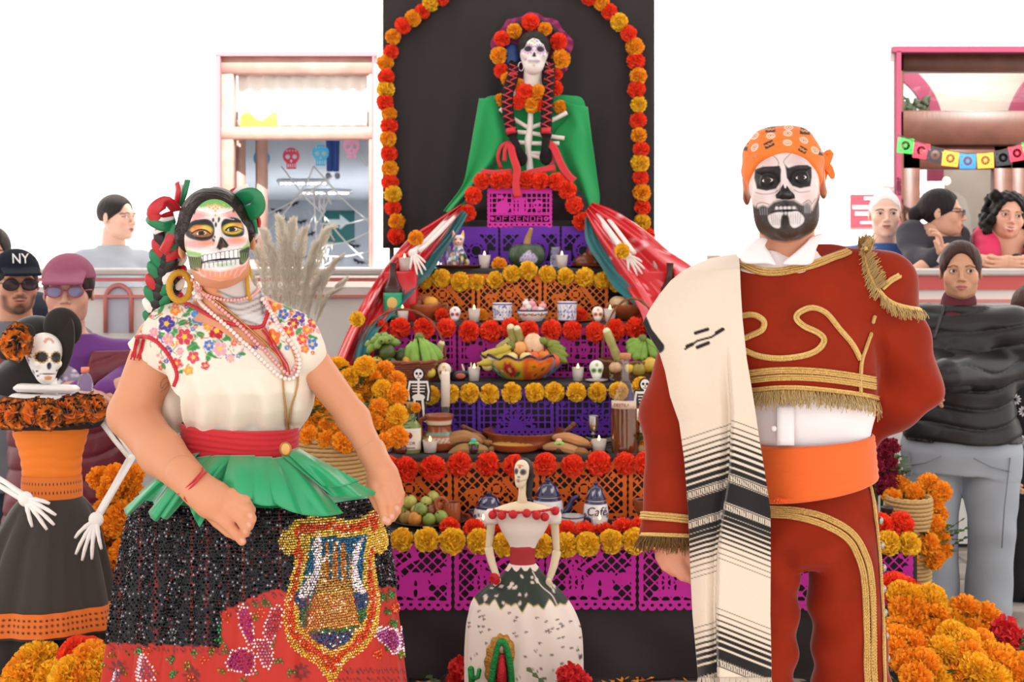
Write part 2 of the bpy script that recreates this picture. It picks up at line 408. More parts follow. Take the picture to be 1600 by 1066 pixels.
for x,y_,w in((435,288,80),(470,303,80)):
 Y=(ZC-.06-CAMZ)*F_PX/(HZ-y_);t=thing('ceiling_light','slatted ceiling lamp inside the room, %s one'%('farther left' if x==435 else 'lower right'),'lamp',P(x+w/2,y_,Y));z=Z_(y_,Y);x0,x1=X_(x,Y),X_(x+w,Y)
 part('housing',box(((x0+x1)/2,Y,z+.03),(x1-x0,.25,.03),bev=.005),mat('lamp_white','#dcdcdc',.5),t);part('tube',box(((x0+x1)/2,Y,z+.008),(x1-x0-.06,.06,.012)),lamp,t)
 al=bpy.data.lights.new('lamp_light','AREA');al.shape='RECTANGLE';al.size=x1-x0;al.size_y=.25;al.energy=95;lo=bpy.data.objects.new('lamp_light',al);COL.objects.link(lo);lo.parent=t;lo.location=Vector((0,-.2,-.06))
 for k in range(12):part('louver',box((x0+(x1-x0)*(k+.5)/12,Y,z+.004),(.006,.23,.03)),mat('lamp_white'),t)
tl=mat('sign_teal','#1e6a66',.5);Y=YR-.07;sg=part('exit_sign',box(P(529,354,Y),(X_(554,Y)-X_(504,Y),.02,Z_(330,Y)-Z_(379,Y)),bev=.004),tl,None,False,P(529,354,Y));tag(sg,'teal sign with a white arrow on the far wall of the room','sign')
A=P(529,347,Y-.014);k=Y/F_PX;av,af=(np.array([(-17,0,-4),(2,0,-4),(2,0,-12),(17,0,0),(2,0,12),(2,0,4),(-17,0,4)])*k,[np.array([(0,1,5,6)]),np.array([(2,3,4),(1,2,4),(1,4,5)])]);part('arrow',(av+A,af),mat('sign_white','#e8f0ee',.5),sg,False);part('lettering',MB().add(*box(A+np.array([0,0,-.085]),(.10,.002,.016))),mat('sign_white'),sg,False)
cob=mat('cobweb','#dcdcdc',.8);wb=MB();Y=YB+.6;q=lambda x,y:P(x,y,Y)
for a,b in(((395,385),(470,300)),((470,300),(490,260)),((490,260),(580,350)),((490,300),(498,420)),((395,345),(520,275)),((500,350),(582,340)),((505,385),(582,360)),((498,400),(582,392)),((440,260),(500,330)),((500,330),(582,418)),((560,240),(582,262))):wb.add(*tube(catmull([q(*a),q((a[0]+b[0])/2,(a[1]+b[1])/2+5),q(*b)],9),.006,5))
r_=random.Random(2)
for k in range(40):x,y=r_.uniform(490,520),r_.uniform(290,415);wb.add(*tube([q(x,y),q(x+r_.uniform(-14,14),y+r_.uniform(6,24))],r_.uniform(.003,.008),4))
o=part('cobweb',wb,cob,None,True,q(495,330));tag(o,'white fake cobweb stretched across the open window','cobweb')
BAT=iter(['top left, nearest the open sash','beside the first one','below the two top ones','left of the cobweb strand','just left of the teal sign','right below the teal sign','under the teal sign','lowest at the left','lowest at the right'])
for x,y in((432,330),(458,320),(447,345),(470,348),(487,366),(553,385),(530,405),(470,405),(560,410)):
 Y=YR-.08;k=7*Y/F_PX;c=P(x,y,Y);a=r_.uniform(-.5,.5);v=np.array([(-1.5,0,.5),(-.8,0,-.2),(-.4,0,.1),(0,0,-.5),(.4,0,.1),(.8,0,-.2),(1.5,0,.5),(.5,0,.5),(0,0,.3),(-.5,0,.5)])*k@rotm(roll=a).T;v=np.vstack([v+c,v+c+np.array([0,.01,0])])
 o=part('paper_bat',(v,[np.array([(0,1,2,9),(2,3,8,9),(3,4,7,8),(4,5,6,7),(10,19,12,11),(12,19,18,13),(13,18,17,14),(14,17,16,15)])]),mat('bat_black','#24242a',.8),None,False,c);tag(o,'small black paper bat on the far room wall, '+next(BAT),'paper bat','paper bats on the room wall')
LATE=[]
for x,y,c,lb in((409,252,'#4aa8d8','blue cut paper skull hanging at the left of the window'),(455,248,'#c83a5a','crimson cut paper skull hanging in the window'),(501,243,'#45b4e4','light blue cut paper skull next to the dangling legs'),(549,232,'#e8a0c4','pink cut paper skull at the right of the window')):
 LATE.append((x,y,c,lb))
Y=YB+.8;dm=thing('hanging_dummy','blue trousered dummy legs with sneakers dangling from the ceiling','dummy',P(520,250,Y))
for k in(-1,1):
 part('leg',tube([P(520+k*5,195,Y),P(520+k*4.5,250,Y),P(520+k*5,268,Y)],[.03,.026,.022],10),mat('dummy_blue','#3a5aa8',.8),dm);part('shoe',MB().add(*ball(P(520+k*7,275,Y-.02),(.02,.035,.025),12,8)),mat('dummy_shoe','#9a9aa0',.6),dm)
YL=6.4;struct('wall_balcony',MB().add(*box((0,YL+.1,.66),(9.6,.2,1.28))),white)
struct('trim_1',box((0,YL+.1,Z_(425,YL)),(9.7,.30,.035),bev=.008),mat('coping','#cfc7c2',.7,vary=(4,.1)))
redp=mat('red_band','#d4605c',.6)
struct('trim_2',box((X_(1350,YL)+.9,YL-.012,Z_(441,YL)),(2.6,.025,.075)),redp);struct('trim_3',box((X_(300,YL)-1.0,YL-.012,Z_(437,YL)),(4.6,.025,.018)),mat('salmon_band','#e8807c',.6));struct('trim_4',box((X_(300,YL)-1.0,YL-.010,Z_(463,YL)),(4.6,.02,.014)),mat('pink_band','#e08a84',.6));struct('trim_5',box((X_(1350,YL)+.9,YL-.010,Z_(470,YL)),(2.6,.02,.014)),mat('pink_band'))
a=np.linspace(0,PI,16);ar=[P(165,520,YL-.01)]+[P(185-20*math.cos(q),468-22*math.sin(q),YL-.01)for q in a]+[P(205,520,YL-.01)];struct('trim_6',MB().add(*tube(ar,.012,6)),mat('pink_band'),True)
fill=MB();pv=np.array(ar)+np.array([0,.008,0]);n_=len(pv);fill.add(np.vstack([pv,pv.mean(0)]),np.array([(k,(k+1)%n_,n_)for k in range(n_)]));struct('trim_7',fill,mat('arch_lilac','#cdd0e2',.8))
zc0,zc1=Z_(212,YB),Z_(190,YB);xm=(DX0+DX1)/2-.02
d1=struct('door_1',MB().add(*box(((DX0+DX1)/2,YB+.05,DZ1+.015),(DX1-DX0+.1,.2,.04))).add(*box((DX0-.012,YB+.05,DZ1/2),(.03,.2,DZ1))),maroon)
for nm,x0,x1,z0,z1 in(('frame',DX0,DX0+.05,0,DZ1),('frame',DX1-.05,DX1,0,DZ1),('frame',DX0,DX1,DZ1-.12,DZ1),('transom_bar',DX0,DX1,zc0-.06,zc1+.08)):part(nm,box(((x0+x1)/2,YB+.10,(z0+z1)/2),(x1-x0,.11,z1-z0),bev=.008),woodd,d1)
part('transom_pane',box(((DX0+DX1)/2,YB+.12,(zc1+.08+DZ1-.12)/2),(DX1-DX0-.1,.006,DZ1-.2-zc1)),pane,d1)
for x0,x1 in((DX0+.05,xm),(xm,DX1-.05)):
 lf=part('leaf',MB().add(*box((x0+.06,YB+.11,zc0/2),(.12,.07,zc0-.06),bev=.006)).add(*box((x1-.06,YB+.11,zc0/2),(.12,.07,zc0-.06),bev=.006)).add(*box(((x0+x1)/2,YB+.11,zc0-.14),(x1-x0,.07,.16),bev=.006)).add(*box(((x0+x1)/2,YB+.11,.45),(x1-x0,.07,.9),bev=.006)),woodd,d1)
 part('pane',box(((x0+x1)/2,YB+.12,(zc0-.22+.9)/2),(x1-x0-.24,.006,zc0-.22-.9)),pane,lf)
ga=mat('reflection_plaster','#a89f94',.8);YA=YB+1.3;xa=(DX0+DX1)/2
struct('wall_reflection',box((xa,YA+.06,2),(4.4,.12,5)),ga);ptrim=MB();popen=MB();bright=mat('reflection_glow','#eef3f3',.8,emit=.8);a=np.linspace(0,PI,36)  # added wall with arches stands in for the reflection in the door glass
for cx in(1352,1690):
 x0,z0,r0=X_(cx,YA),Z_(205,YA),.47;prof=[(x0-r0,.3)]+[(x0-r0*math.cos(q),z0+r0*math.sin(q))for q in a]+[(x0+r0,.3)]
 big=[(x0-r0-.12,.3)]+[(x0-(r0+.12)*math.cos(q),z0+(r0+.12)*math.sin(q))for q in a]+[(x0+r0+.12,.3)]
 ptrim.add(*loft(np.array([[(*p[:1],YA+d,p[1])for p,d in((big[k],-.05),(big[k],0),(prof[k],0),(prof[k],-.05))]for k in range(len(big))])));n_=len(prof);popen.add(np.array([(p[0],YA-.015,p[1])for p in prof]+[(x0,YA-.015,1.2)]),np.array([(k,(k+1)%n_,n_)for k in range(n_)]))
struct('trim_8',ptrim,maroon);struct('wall_reflection_glow',popen,bright)  # arch openings are plates made to glow like the mirrored daylight
lf_=MB();r_=random.Random(6)
for k in range(120):lf_.add(*ball(np.array([X_(1424,YA)+r_.uniform(-.12,.10),YA-.06+r_.uniform(-.02,.02),r_.uniform(2.36,2.68)]),(.035,.015,.02),6,4,rotm(roll=r_.uniform(0,3))))
o=part('reflection_leaves',lf_,mat('leaf_dark','#3c4a34',.7),None,True,(X_(1420,YA),YA-.06,2.3));tag(o,'dark foliage standing in for a reflection in the glass above the door','foliage',kind='stuff')  # leaves added as part of the reflection stand-in
pl_=bpy.data.lights.new('reflection_fill','POINT');pl_.energy=45;pl_.shadow_soft_size=.1;po=bpy.data.objects.new('reflection_fill',pl_);COL.objects.link(po);po.location=(xa,YB+.7,3.3)  # added fill light with no lamp behind it, brightens the reflection stand-in
struct('floor_corridor',box((0,7.55,.115),(9.6,2.08,.25)),mat('floor_stone'))
struct('ceiling_reflection',box((xa,YB+.8,3.55),(4.4,1.1,.1)),ga)  # unseen slab added over the reflection stand-in
Y=YB-.006;ps=part('wall_poster',box(P(1363,330,Y),(X_(1397,Y)-X_(1329,Y),.012,Z_(304,Y)-Z_(356,Y))),mat('poster_red','#c23a48',.6),None,False,P(1363,330,Y));tag(ps,'red poster with pale text lines on the white wall','poster')
for x,y,w,h in((1358,310,16,5),(1382,310,16,4),(1360,324,56,6),(1358,334,44,6),(1356,348,24,4)):part('print',box(P(x,y,Y-.009),(w*Y/F_PX,.003,h*Y/F_PX)),mat('poster_pale','#eec8c8',.6),ps,False)
Y=YB+.10;ps=part('door_notice',box(P(1444,318,Y),(.27,.004,.30)),mat('paper_white','#eef0f2',.7),None,False,P(1444,318,Y));tag(ps,'white notice taped inside the left door glass','notice')
for k,w in enumerate((50,40,46,30,44)):part('print',box(P(1444,302+k*8,Y-.004),(w*.7*Y/F_PX,.002,2.4*Y/F_PX)),mat('print_grey','#9aa0b4',.6),ps,False)
part('seal',ball(P(1479,283,Y-.005),(.03,.003,.03),14,8),mat('seal_green','#b8cfa0',.6),ps)
# ------------------------------------------------ heads, hands
def head_sdf(male=False,ears=True,smile=0.0,width=1.0,mouth_open=0.0,eo=.0054):
 g=Sdf();A,E,K=g.add,s_ell,s_cone;w=width
 A(E((0,.014,.030),(.074*w,.094,.086)))
 A(E((0,-.016,-.030),(.0625*w,.070,.083)),.03)
 A(E((0,-.036,-.074 if male else-.070),(.047*w if male else .042*w,.044,.040 if male else .036)),.035)
 A(E((0,-.074,-.101 if male else-.091),(.019 if male else .015,.015,.014)),.022)
 for s in(-1,1):
  A(E((s*.043*w,-.060,-.030),(.021,.017,.021)),.028)
  A(E((s*.028*w,-.083,.021),(.026,.009,.008)),.016)
  A(E((s*.041*w,-.008,-.068),(.013,.028,.026)),.03)
 for s in(-1,1):
  g.sub(E((s*.0325*w,-.103,.002),(.020,.018,.012)),.014)
 A(K((0,-.083,.012),(0,-.108,-.026),.0075,.0085),.014)
 A(E((0,-.108,-.032),(.0095,.010,.008)),.008)
 for s in(-1,1):
  A(E((s*.0125,-.096,-.035),(.0075,.010,.0065)),.007)
  g.sub(E((s*.006,-.106,-.041),(.0038,.006,.003)),.003)
 A(E((0,-.083,-.062),(.030,.014,.020)),.015)
 for s in(-1,1):
  A(K((s*.001,-.0965,-.0580),(s*.022,-.086,-.0615+smile*.006),.0050,.0028),.005)
  A(K((0,-.0955,-.0690-mouth_open),(s*.018,-.087,-.0655+smile*.005-mouth_open*.4),.0062,.0030),.006)
 g.sub(E((0,-.0985,-.0632-mouth_open/2),(.022,.008,.0013+mouth_open*.45)),.003)
 for s in(-1,1):
  A(E((s*.0325*w,-.0755,.002),.0152),.004)
  g.sub(E((s*.0325*w,-.094,.0015),(.0140,.016,eo)),.002)
  if ears:
   A(E((s*.077*w,.014,-.004),(.0075,.018,.031),rotm(yaw=s*.35)),.006)
   g.sub(E((s*.086*w,.006,.0),(.006,.009,.017)),.006)
 return g
def place(V,c,R,s):
 return np.asarray(c)+(np.asarray(V)*s)@np.asarray(R).T
def eye_mesh(c,R,s,look=(0,-1,0),iris='#3a2218',w=1.0):
 """two eyeballs with iris and pupil, in world coordinates"""
 out=[]
 lk=np.asarray(R).T@np.asarray(look,float);lk/=np.linalg.norm(lk)
 lk=lk*np.array([.8,1,.6]);lk/=np.linalg.norm(lk)
 for sd in(-1,1):
  v,f=ball((0,0,0),.0138,40,36);d=v@lk/.0138
  col=np.where((d>.972)[:,None],lin('#060404'),np.where((d>.87)[:,None],lin(iris),lin('#ded6d2')))
  out.append(MB().add(place(v+np.array([sd*.0325*w,-.0750,.002]),c,R,s),f,col))
 return out
HAND={'relaxed':([.18,.35,.3],.30),'grip':([.55,.85,.6],.55),'flat':([.08,.14,.1],.35),'half':([.35,.55,.45],.45),'fist':([.9,1.3,.9],.7)}
def hand_sdf(side=1,pose='relaxed',spread=1.0):
 """wrist at the origin, fingers down -z, palm towards -y, thumb towards side*x"""
 g=Sdf();(b1,b2,b3),th=HAND[pose]
 g.add(s_cone((0,0,.09),(0,0,0),.031,.026),.01)
 g.add(s_ell((0,-.002,-.045),(.040,.0155,.05)),.02)
 for i,(x,L)in enumerate(zip((.030,.010,-.011,-.030),(.075,.084,.077,.060))):
  a=spread*(x*1.6);p=np.array([side*x,0,-.078+abs(i-1.3)*.003]);ang=0
  for k,(bend,fr,r0,r1)in enumerate(((b1,.46,.0095,.0085),(b2,.30,.0085,.0078),(b3,.24,.0078,.0068))):
   ang+=bend;d=np.array([side*a*(1-.3*k),-math.sin(ang),-math.cos(ang)]);d/=np.linalg.norm(d)
   q=p+d*L*fr;g.add(s_cone(p,q,r0,r1),.006 if k==0 else .003);p=q
 p=np.array([side*.028,-.006,-.022])
 for L,r0,r1,d in((.038,.0135,.0105,(.62,-.35,-.75)),(.03,.0105,.0095,(.35,-.35-th*.3,-.9)),(.024,.0095,.0075,(.1,-.45-th*.4,-.9))):
  d=np.array([side*d[0],d[1],d[2]]);d/=np.linalg.norm(d);q=p+d*L;g.add(s_cone(p,q,r0,r1),.010);p=q
 return g
def dirframe(fwd,palm):
 """rotation taking -z to fwd and -y to (about) palm"""
 z=-np.asarray(fwd,float);z/=np.linalg.norm(z);y=-np.asarray(palm,float);y-=z*y.dot(z);y/=np.linalg.norm(y)
 return np.stack([np.cross(y,z),y,z],1)
_hc={}
def hand_mesh(side,pose,h=.0025):
 k=(side,pose,h)
 if k not in _hc:_hc[k]=hand_sdf(side,pose).run(h)
 return _hc[k]
SKIN=mat('skin',None,.5,sss=.12,spec=.4,bump=(180,.05))
EYE=mat('eye',None,.12,spec=.35)
# ------------------------------------------------ people seen behind the altar
def bystander(label,head_px,Y,hs=1.0,yaw=0.0,pitch=0.0,roll=0.0,body_yaw=None,skin='#d9a383',lips='#b06a5c',hair='#1c1513',hairfn=None,brow='#241712',sh=.175,joints={},top=None,sleeve='wrist',legs=None,tz=1.0,hem=-.78,fat=1.0,face=None,male=False,hands=('relaxed','relaxed'),smile=0,legmat=None,palms=(None,None),base=0.0,neck_clip=-.145,shoe='#1b1a1c',legcol=None,mouth_open=0,hcell=.006,neck_r=.10,zips=None,group=None,puff=0,topdisp=None,foredir=(None,None)):
 by=yaw*.6 if body_yaw is None else body_yaw
 HC=P(head_px[0],head_px[1],Y);B=rotm(yaw=by);R=rotm(yaw=yaw,pitch=pitch,roll=roll)
 J=dict(neck=(0,.025,-.12),nb=(0,.035,-.20),shL=(-sh,.035,-.245),shR=(sh,.035,-.245),elL=(-sh-.06,.05,-.52),elR=(sh+.06,.05,-.52),wrL=(-sh-.03,-.03,-.76),wrR=(sh+.03,-.03,-.76))
 zt=lambda z:z if z>-.2 else-.2+(z+.2)*tz
 J={k:(v[0],v[1],zt(v[2]))for k,v in J.items()}
 q={k:HC+(np.array(v)*hs)@B.T for k,v in J.items()}
 for k,v in joints.items():q[k]=P(v[0],v[1],Y+v[2])
 floor=base;L=HC[2]-floor
 def bz(x,y,z):return HC+(np.array([x,y,zt(z)])*hs)@B.T
 hip=lambda s:bz(s*.095*fat,.03,-.86);ank=lambda s:np.array([*(bz(s*.10,.05,0)[:2]),floor+.09]);knee=lambda s:(hip(s)*.48+ank(s)*.52)+np.array([0,-.02,0])
 mb=MB()
 V,Fs=_hd(male,smile,mouth_open);W=place(V,HC,R,hs*.98)
 pt=Paint(V[:,0],V[:,2],skin)
 fr=V[:,1]<-.03;pt.mask=fr.astype(float)
 for s in(-1,1):
  pt.line([(s*.016,.0195),(s*.032,.0245),(s*.050,.017)],.007 if male else .0048,brow,.85,.004,1)
  pt.line([(s*.018,.002),(s*.027,.0085),(s*.040,.0075),(s*.048,.002)],.0035,'#1d1210',.9,.002,1)
  pt.ell(s*.045,-.035,.018,.014,'#d08a72',a=.25,soft=.02)
  pt.line([(s*.018,.002),(s*.032,-.006),(s*.047,.001)],.0022,'#6b4334',.6,.002,1)
 pt.poly([(-.023,-.0625),(-.010,-.0555),(0,-.0575),(.010,-.0555),(.023,-.0625),(.012,-.0745-mouth_open),(0,-.0765-mouth_open),(-.012,-.0745-mouth_open)],lips,.8,.003)
 pt.line([(-.022,-.063),(0,-.0638-mouth_open/2),(.022,-.063)],.002+mouth_open*.7,'#4a2420' if not mouth_open else '#efe6e0',.9,.0015)
 if face:face(pt,V)
 mb.add(W,Fs,pt.c)
 g=Sdf();nb=q['nb']
 g.add(s_cone(HC+(np.array([0,.022,-.08])*hs)@R.T,nb,.052*hs*(1.1 if male else .95),.056*hs*(1.12 if male else .95)),.02)
 g.add(s_cone(q['shL'],q['shR'],.05*hs,.05*hs),.06)
 for s in 'LR':g.add(s_cone(bz(0,.03,-.175),q['sh'+s],.045*hs,.045*hs),.03)
 g.add(s_ell(bz(0,.02,-.36),(.14*hs,.09*hs,.17*hs),B),.05);g.add(s_ell(bz(0,.03,-.66),(.14*hs*fat,.10*hs*fat,.24*hs),B),.06)
 for s in 'LR':
  g.add(s_cone(q['sh'+s],q['el'+s],.048*hs,.038*hs),.02);g.add(s_cone(q['el'+s],q['wr'+s],.039*hs,.026*hs),.012)
 for s in(-1,1):
  g.add(s_cone(hip(s),knee(s),.085*fat*hs,.058*hs),.03);g.add(s_cone(knee(s),ank(s),.055*hs,.038*hs),.02)
 V2,F2=g.run(hcell*1.1);mb.add(V2,F2,lin(skin))
 for i,s in enumerate('LR'):
  fw=q['wr'+s]-q['el'+s]if foredir[i]is None else np.array(foredir[i],float)
  pal=palms[i]if palms[i]is not None else((1,0,0)if s=='L' else(-1,0,0))
  hv,hf=hand_mesh(1 if s=='L' else-1,hands[i]);mb.add(q['wr'+s]+(hv*hs)@dirframe(fw,pal).T,hf,lin(skin))
 root=part('person',mb,SKIN,None,True,(HC[0],HC[1]+.03,floor));tag(root,label,'person',group)
 for e in eye_mesh(HC,R,hs*.98):part('eye',e,EYE,root)
 if hairfn:
  hg=Sdf();hairfn(hg);hv,hf=hg.run(.005);part('hair',(place(hv,HC,R,hs*.98),hf),mat('hair'+hair,hair,.55,spec=.25,bump=(55,1.0,(1,.25,.25))),root)
 if top:
  tm,tk=top;t=tk*hs;g=Sdf()
  g.add(s_col([(bz(0,0,z)[2],bz(0,y,z)[0],bz(0,y,z)[1],a*hs+t,b*hs+t)for z,y,a,b in((-.235,.035,.08,.055),(-.27,.035,.13,.075),(-.36,.025,.150,.095),(-.45,.02,.148*fat,.105*fat),(-.60,.03,.135*fat,.105*fat),(-.74,.035,.155*fat,.118*fat),(hem,.035,.158*fat,.12*fat))],by,2.3),.05)
  g.add(s_cone(q['shL'],q['shR'],.052*hs+t,.052*hs+t),.06)
  for s in 'LR':
   g.add(s_cone(bz(0,.03,-.18),q['sh'+s],.046*hs+t*.8,.048*hs+t),.03);g.add(s_cone(q['sh'+s],q['el'+s],.052*hs+t,.044*hs+t),.05)
   if sleeve=='wrist':
    g.add(s_cone(q['el'+s],q['wr'+s]*.97+q['el'+s]*.03,.044*hs+t,.032*hs+t),.02)
   elif sleeve=='half':g.add(s_cone(q['sh'+s],q['el'+s]*.8+q['sh'+s]*.2,.054*hs+t,.05*hs+t),.02)
  nz=bz(0,0,neck_clip)[2]
  g.add(s_cone(bz(0,.035,-.25),bz(0,.03,neck_clip),.07*hs+t,(.056 if male else .050)*hs+t*.6+.004),.05)
  if topdisp:g.disp(topdisp(HC,q))
  else:g.disp(lambda X,Y_,Z:.006*hs*wob(X*22,Y_*20,Z*26+X*9,1,3))
  g.clip(lambda X,Y_,Z:np.where(np.hypot(X-HC[0],Y_-HC[1]-.02*hs)<neck_r*hs,Z-nz,-1.))
  tv,tf=g.run(hcell);tp=part('top',(tv,tf),tm,root)
 if legs:
  lm,wid,flare=legs;g=Sdf()
  g.add(s_col([(bz(0,0,-.70)[2],bz(0,.03,0)[0],bz(0,.03,0)[1],.142*fat*hs,.112*fat*hs),(bz(0,0,-.86)[2],bz(0,.03,0)[0],bz(0,.03,0)[1],.172*fat*hs,.125*fat*hs),(bz(0,0,-.96)[2],bz(0,.03,0)[0],bz(0,.03,0)[1],.17*fat*hs,.12*fat*hs)],by),.03)
  for s in(-1,1):
   g.add(s_cone(hip(s),knee(s),.098*fat*hs,wid*hs),.03);g.add(s_cone(knee(s),ank(s)-np.array([0,0,.04]),wid*hs,flare*hs),.02)
  g.disp(lambda X,Y_,Z:.005*wob(X*20,Y_*20,Z*18+X*12,1,5))
  lv,lf=g.run(hcell);part('trousers',(lv,lf),lm,root)
  for s in(-1,1):
   a=ank(s);sm=Sdf();f_=B@np.array([0,-1,0]);sm.add(s_cone(a+f_*-.02+np.array([0,0,-.045]),a+f_*.13+np.array([0,0,-.062]),.042,.028));sm.clip(lambda X,Y_,Z:floor+.003-Z)
   v,f=sm.run(.008);part('shoe',(v,f),mat('shoe'+shoe,shoe,.5),root)
 return root,q,HC,R,bz
_hdc={}
def _hd(male,smile,mo):
 k=(male,smile,mo)
 if k not in _hdc:_hdc[k]=head_sdf(male,True,smile,1.0,mo).run(.0032)
 return _hdc[k]
def hair_cap(g,front=.035,back=.0,thick=.008,low=-.05):
 g.add(s_ell((0,.016,.033),(.074+thick,.094+thick,.086+thick)))
 g.sub(s_ell((0,-.100,-.045),(.069,.090,.127)),.008)
 g.clip(lambda X,Y,Z:low-Z+np.maximum(0,-Y)*.8)
# ------------------------------------------------ the dancer in the sequined skirt
YW=2.86
def W(px,py,dy=0.0):return P(px,py,YW+dy)
def wr(r):return r*YW/F_PX
def solve_head(eye_px,R,s,Y):
 c=P(eye_px[0],eye_px[1],Y)
 for _ in range(6):
  m=c+R@(np.array([0,-.088,.002])*s);u,v=proj(m);c=c+np.array([(eye_px[0]-u)/F_PX*Y,0,-(eye_px[1]-v)/F_PX*Y])
 return c
def build_woman():
 R=rotm(yaw=.25,pitch=-.15,roll=-.13);hs=np.array([.99,.98,.98])
 HC=solve_head((339,361),R,hs,YW-.03)
 hv,hf=head_sdf(False,True,.3,1.01,0,.0047).run(.0016);Wd=place(hv,HC,R,hs)
 u,v=proj(Wd);z=lambda*a:[(220+x*.2064,280+y*.2064)for x,y in a]
 pt=Paint(u,v,'#d3926f');pt.mask=np.clip((.012-hv[:,1])/.02,0,1)
 e=lambda x,y,rx,ry,c,ang=0,a=1.,soft=1.5:pt.ell(220+x*.2064,280+y*.2064,rx*.2064,ry*.2064,c,ang,a,soft)
 pt.poly(z((290,420),(320,290),(400,190),(560,145),(700,170),(780,270),(815,400),(830,500),(815,600),(790,680),(720,745),(600,772),(480,742),(400,690),(335,610),(310,520)),'#ecdfdd',1,3)
 pt.poly(z((285,430),(320,270),(410,170),(560,130),(700,160),(790,270),(765,310),(690,235),(560,195),(430,225),(365,300),(335,410)),'#6cb45a',.95,5)
 for x,y,rx,ry in((435,285,70,42),(690,262,60,36),(435,492,115,40),(720,470,80,34),(350,380,30,40)):
  e(x,y,rx,ry,'#e08d8d',0,.75,7)
 e(500,480,60,22,'#e59263',0,.7,5);e(735,460,55,20,'#e59263',0,.7,5)
 pt.poly(z((300,460),(335,535),(400,548),(450,555),(470,592),(330,575),(312,530)),'#8fc078',.95,3)
 pt.poly(z((735,545),(800,490),(822,430),(825,520),(760,560)),'#86b765',.95,3)
 pt.poly(z((316,555),(350,580),(440,588),(492,570),(470,625),(455,692),(400,690),(340,630)),'#474b3c',1,2,1)
 for i in range(6):pt.line(z((360+i*18,590),(378+i*14,640),(398+i*10,680)),1.5,'#8d9d66',.75,1.5,1)
 pt.poly(z((728,560),(785,525),(825,512),(822,575),(790,632),(752,648),(742,600)),'#40463a',1,2,1)
 for i in range(4):pt.line(z((750+i*18,560),(755+i*14,600),(765+i*8,630)),1.4,'#8aa05f',.7,1.4)
 pt.poly(z((420,672),(500,690),(600,700),(700,680),(805,640),(770,715),(690,758),(600,772),(500,750),(430,700)),'#e98c74',.9,4)
 for i in range(9):pt.line(z((440+i*42,690-abs(i-4)*3),(455+i*36,735)),1.3,'#f4c9bb',.8,1.5)
 pt.poly(z((338,408),(352,350),(395,315),(470,300),(530,315),(556,360),(556,415),(535,452),(470,468),(390,455),(350,435)),'#2c2a2b',1,2.2,1)
 e(455,392,84,42,'#e59a55',.1,1,3);e(500,375,42,24,'#e3d061',.3,.8,3)
 pt.line(z((365,372),(400,335),(460,322),(530,335)),3.2,'#221f20',1,2,1)
 pt.poly(z((608,340),(632,302),(690,288),(745,302),(772,340),(785,395),(768,430),(700,440),(645,430),(615,395)),'#2c2a2b',1,2.2,1)
 e(695,375,74,42,'#e2cb4d',-.05,1,3);e(735,345,40,15,'#e39350',-.1,.85,3)
 pt.line(z((622,330),(655,312),(705,306),(752,325)),3.0,'#221f20',1,2,1)
 e(456,408,58,22,'#a9694c',0,.9,2);e(693,382,52,20,'#a9694c',0,.9,2)
 pt.line(z((385,412),(420,390),(460,382),(500,392),(525,412)),2.2,'#17100f',1,1.2,1)
 pt.line(z((345,388),(385,405)),1.6,'#17100f',1,1.2);pt.line(z((640,388),(665,368),(700,360),(735,366),(775,380)),2.2,'#17100f',1,1.2,1)
 pt.line(z((400,420),(455,432),(515,418)),1.0,'#3a211c',.8,1);pt.line(z((648,392),(695,404),(750,388)),1.0,'#3a211c',.8,1)
 pt.poly(z((600,438),(618,440),(640,465),(668,502),(650,520),(622,518),(600,535),(572,520),(588,470)),'#241f20',1,1.5)
 e(622,505,18,14,'#6f5247',0,.5,3)
 pt.poly(z((458,590),(490,565),(560,545),(640,532),(742,530),(750,598),(600,612),(478,640)),'#efe9ea',1,2)
 pt.poly(z((478,632),(600,612),(748,598),(740,655),(690,668),(600,678),(505,675)),'#dfe0e0',1,2)
 pt.poly(z((560,640),(700,628),(690,660),(580,668)),'#9cc3a4',.5,3)
 for i in range(9):
  x=470+i*33;y0=578-i*6;ym=632-i*4
  pt.line(z((x,y0),(x+3,ym)),1.1,'#26262b',1,.9);pt.line(z((x+14,ym),(x+15,ym+42)),1.0,'#35353b',.95,.9)
  pt.line(z((x,y0+4),(x+16,y0-6),(x+33,y0-2)),.8,'#35353b',.9,.8,1)
 pt.line(z((462,635),(500,622),(560,612),(640,606),(748,598)),2.6,'#2b2432',1,1.2,1)
 pt.line(z((500,634),(600,622),(730,604)),1.4,'#6c5f75',.8,1.2,1)
 for dx in(-1,1):
  for k in range(5):pt.line(z((565+dx*6,262),(565+dx*(40+k*22),255-k*6),(565+dx*(70+k*28),225-k*8)),.9,'#fbf6f0',.95,.9,1)
  for k in range(3):pt.line(z((565+dx*20,290),(565+dx*(80+k*30),285+k*10)),.8,'#f5eeee',.8,.9)
 for x,y in((565,190),(540,200),(590,200),(520,212),(612,212),(548,222),(582,222),(565,240),(565,275),(505,196),(628,195),(565,210)):e(x,y,8,8,'#eda33a')
 e(568,345,9,20,'#1f2230');e(548,310,9,16,'#2b3140');e(592,302,9,16,'#2b3140');e(405,250,8,16,'#334',.2);e(702,238,8,14,'#334')
 for x,y in((560,438),(545,458),(555,465),(588,318)):e(x,y,6,10,'#22222a')
 for i in range(9):e(318+i*16,505+i*6+(i%2)*5,5,5,'#e8f0a0');e(600+i*14-40,752-abs(i-3)*3,6,6,'#e8a848')
 for i in range(6):pt.line(z((350+i*25,520),(430+i*16,545+4*math.sin(i)),(540,490+i*8)),.7,'#f7efee',.7,.9,1)
 g=Sdf()
 g.add(s_cone(HC+R@np.array([0,.02,-.06]),W(372,500,.04),wr(38),wr(42)),.02)
 T=rotm(yaw=.42)
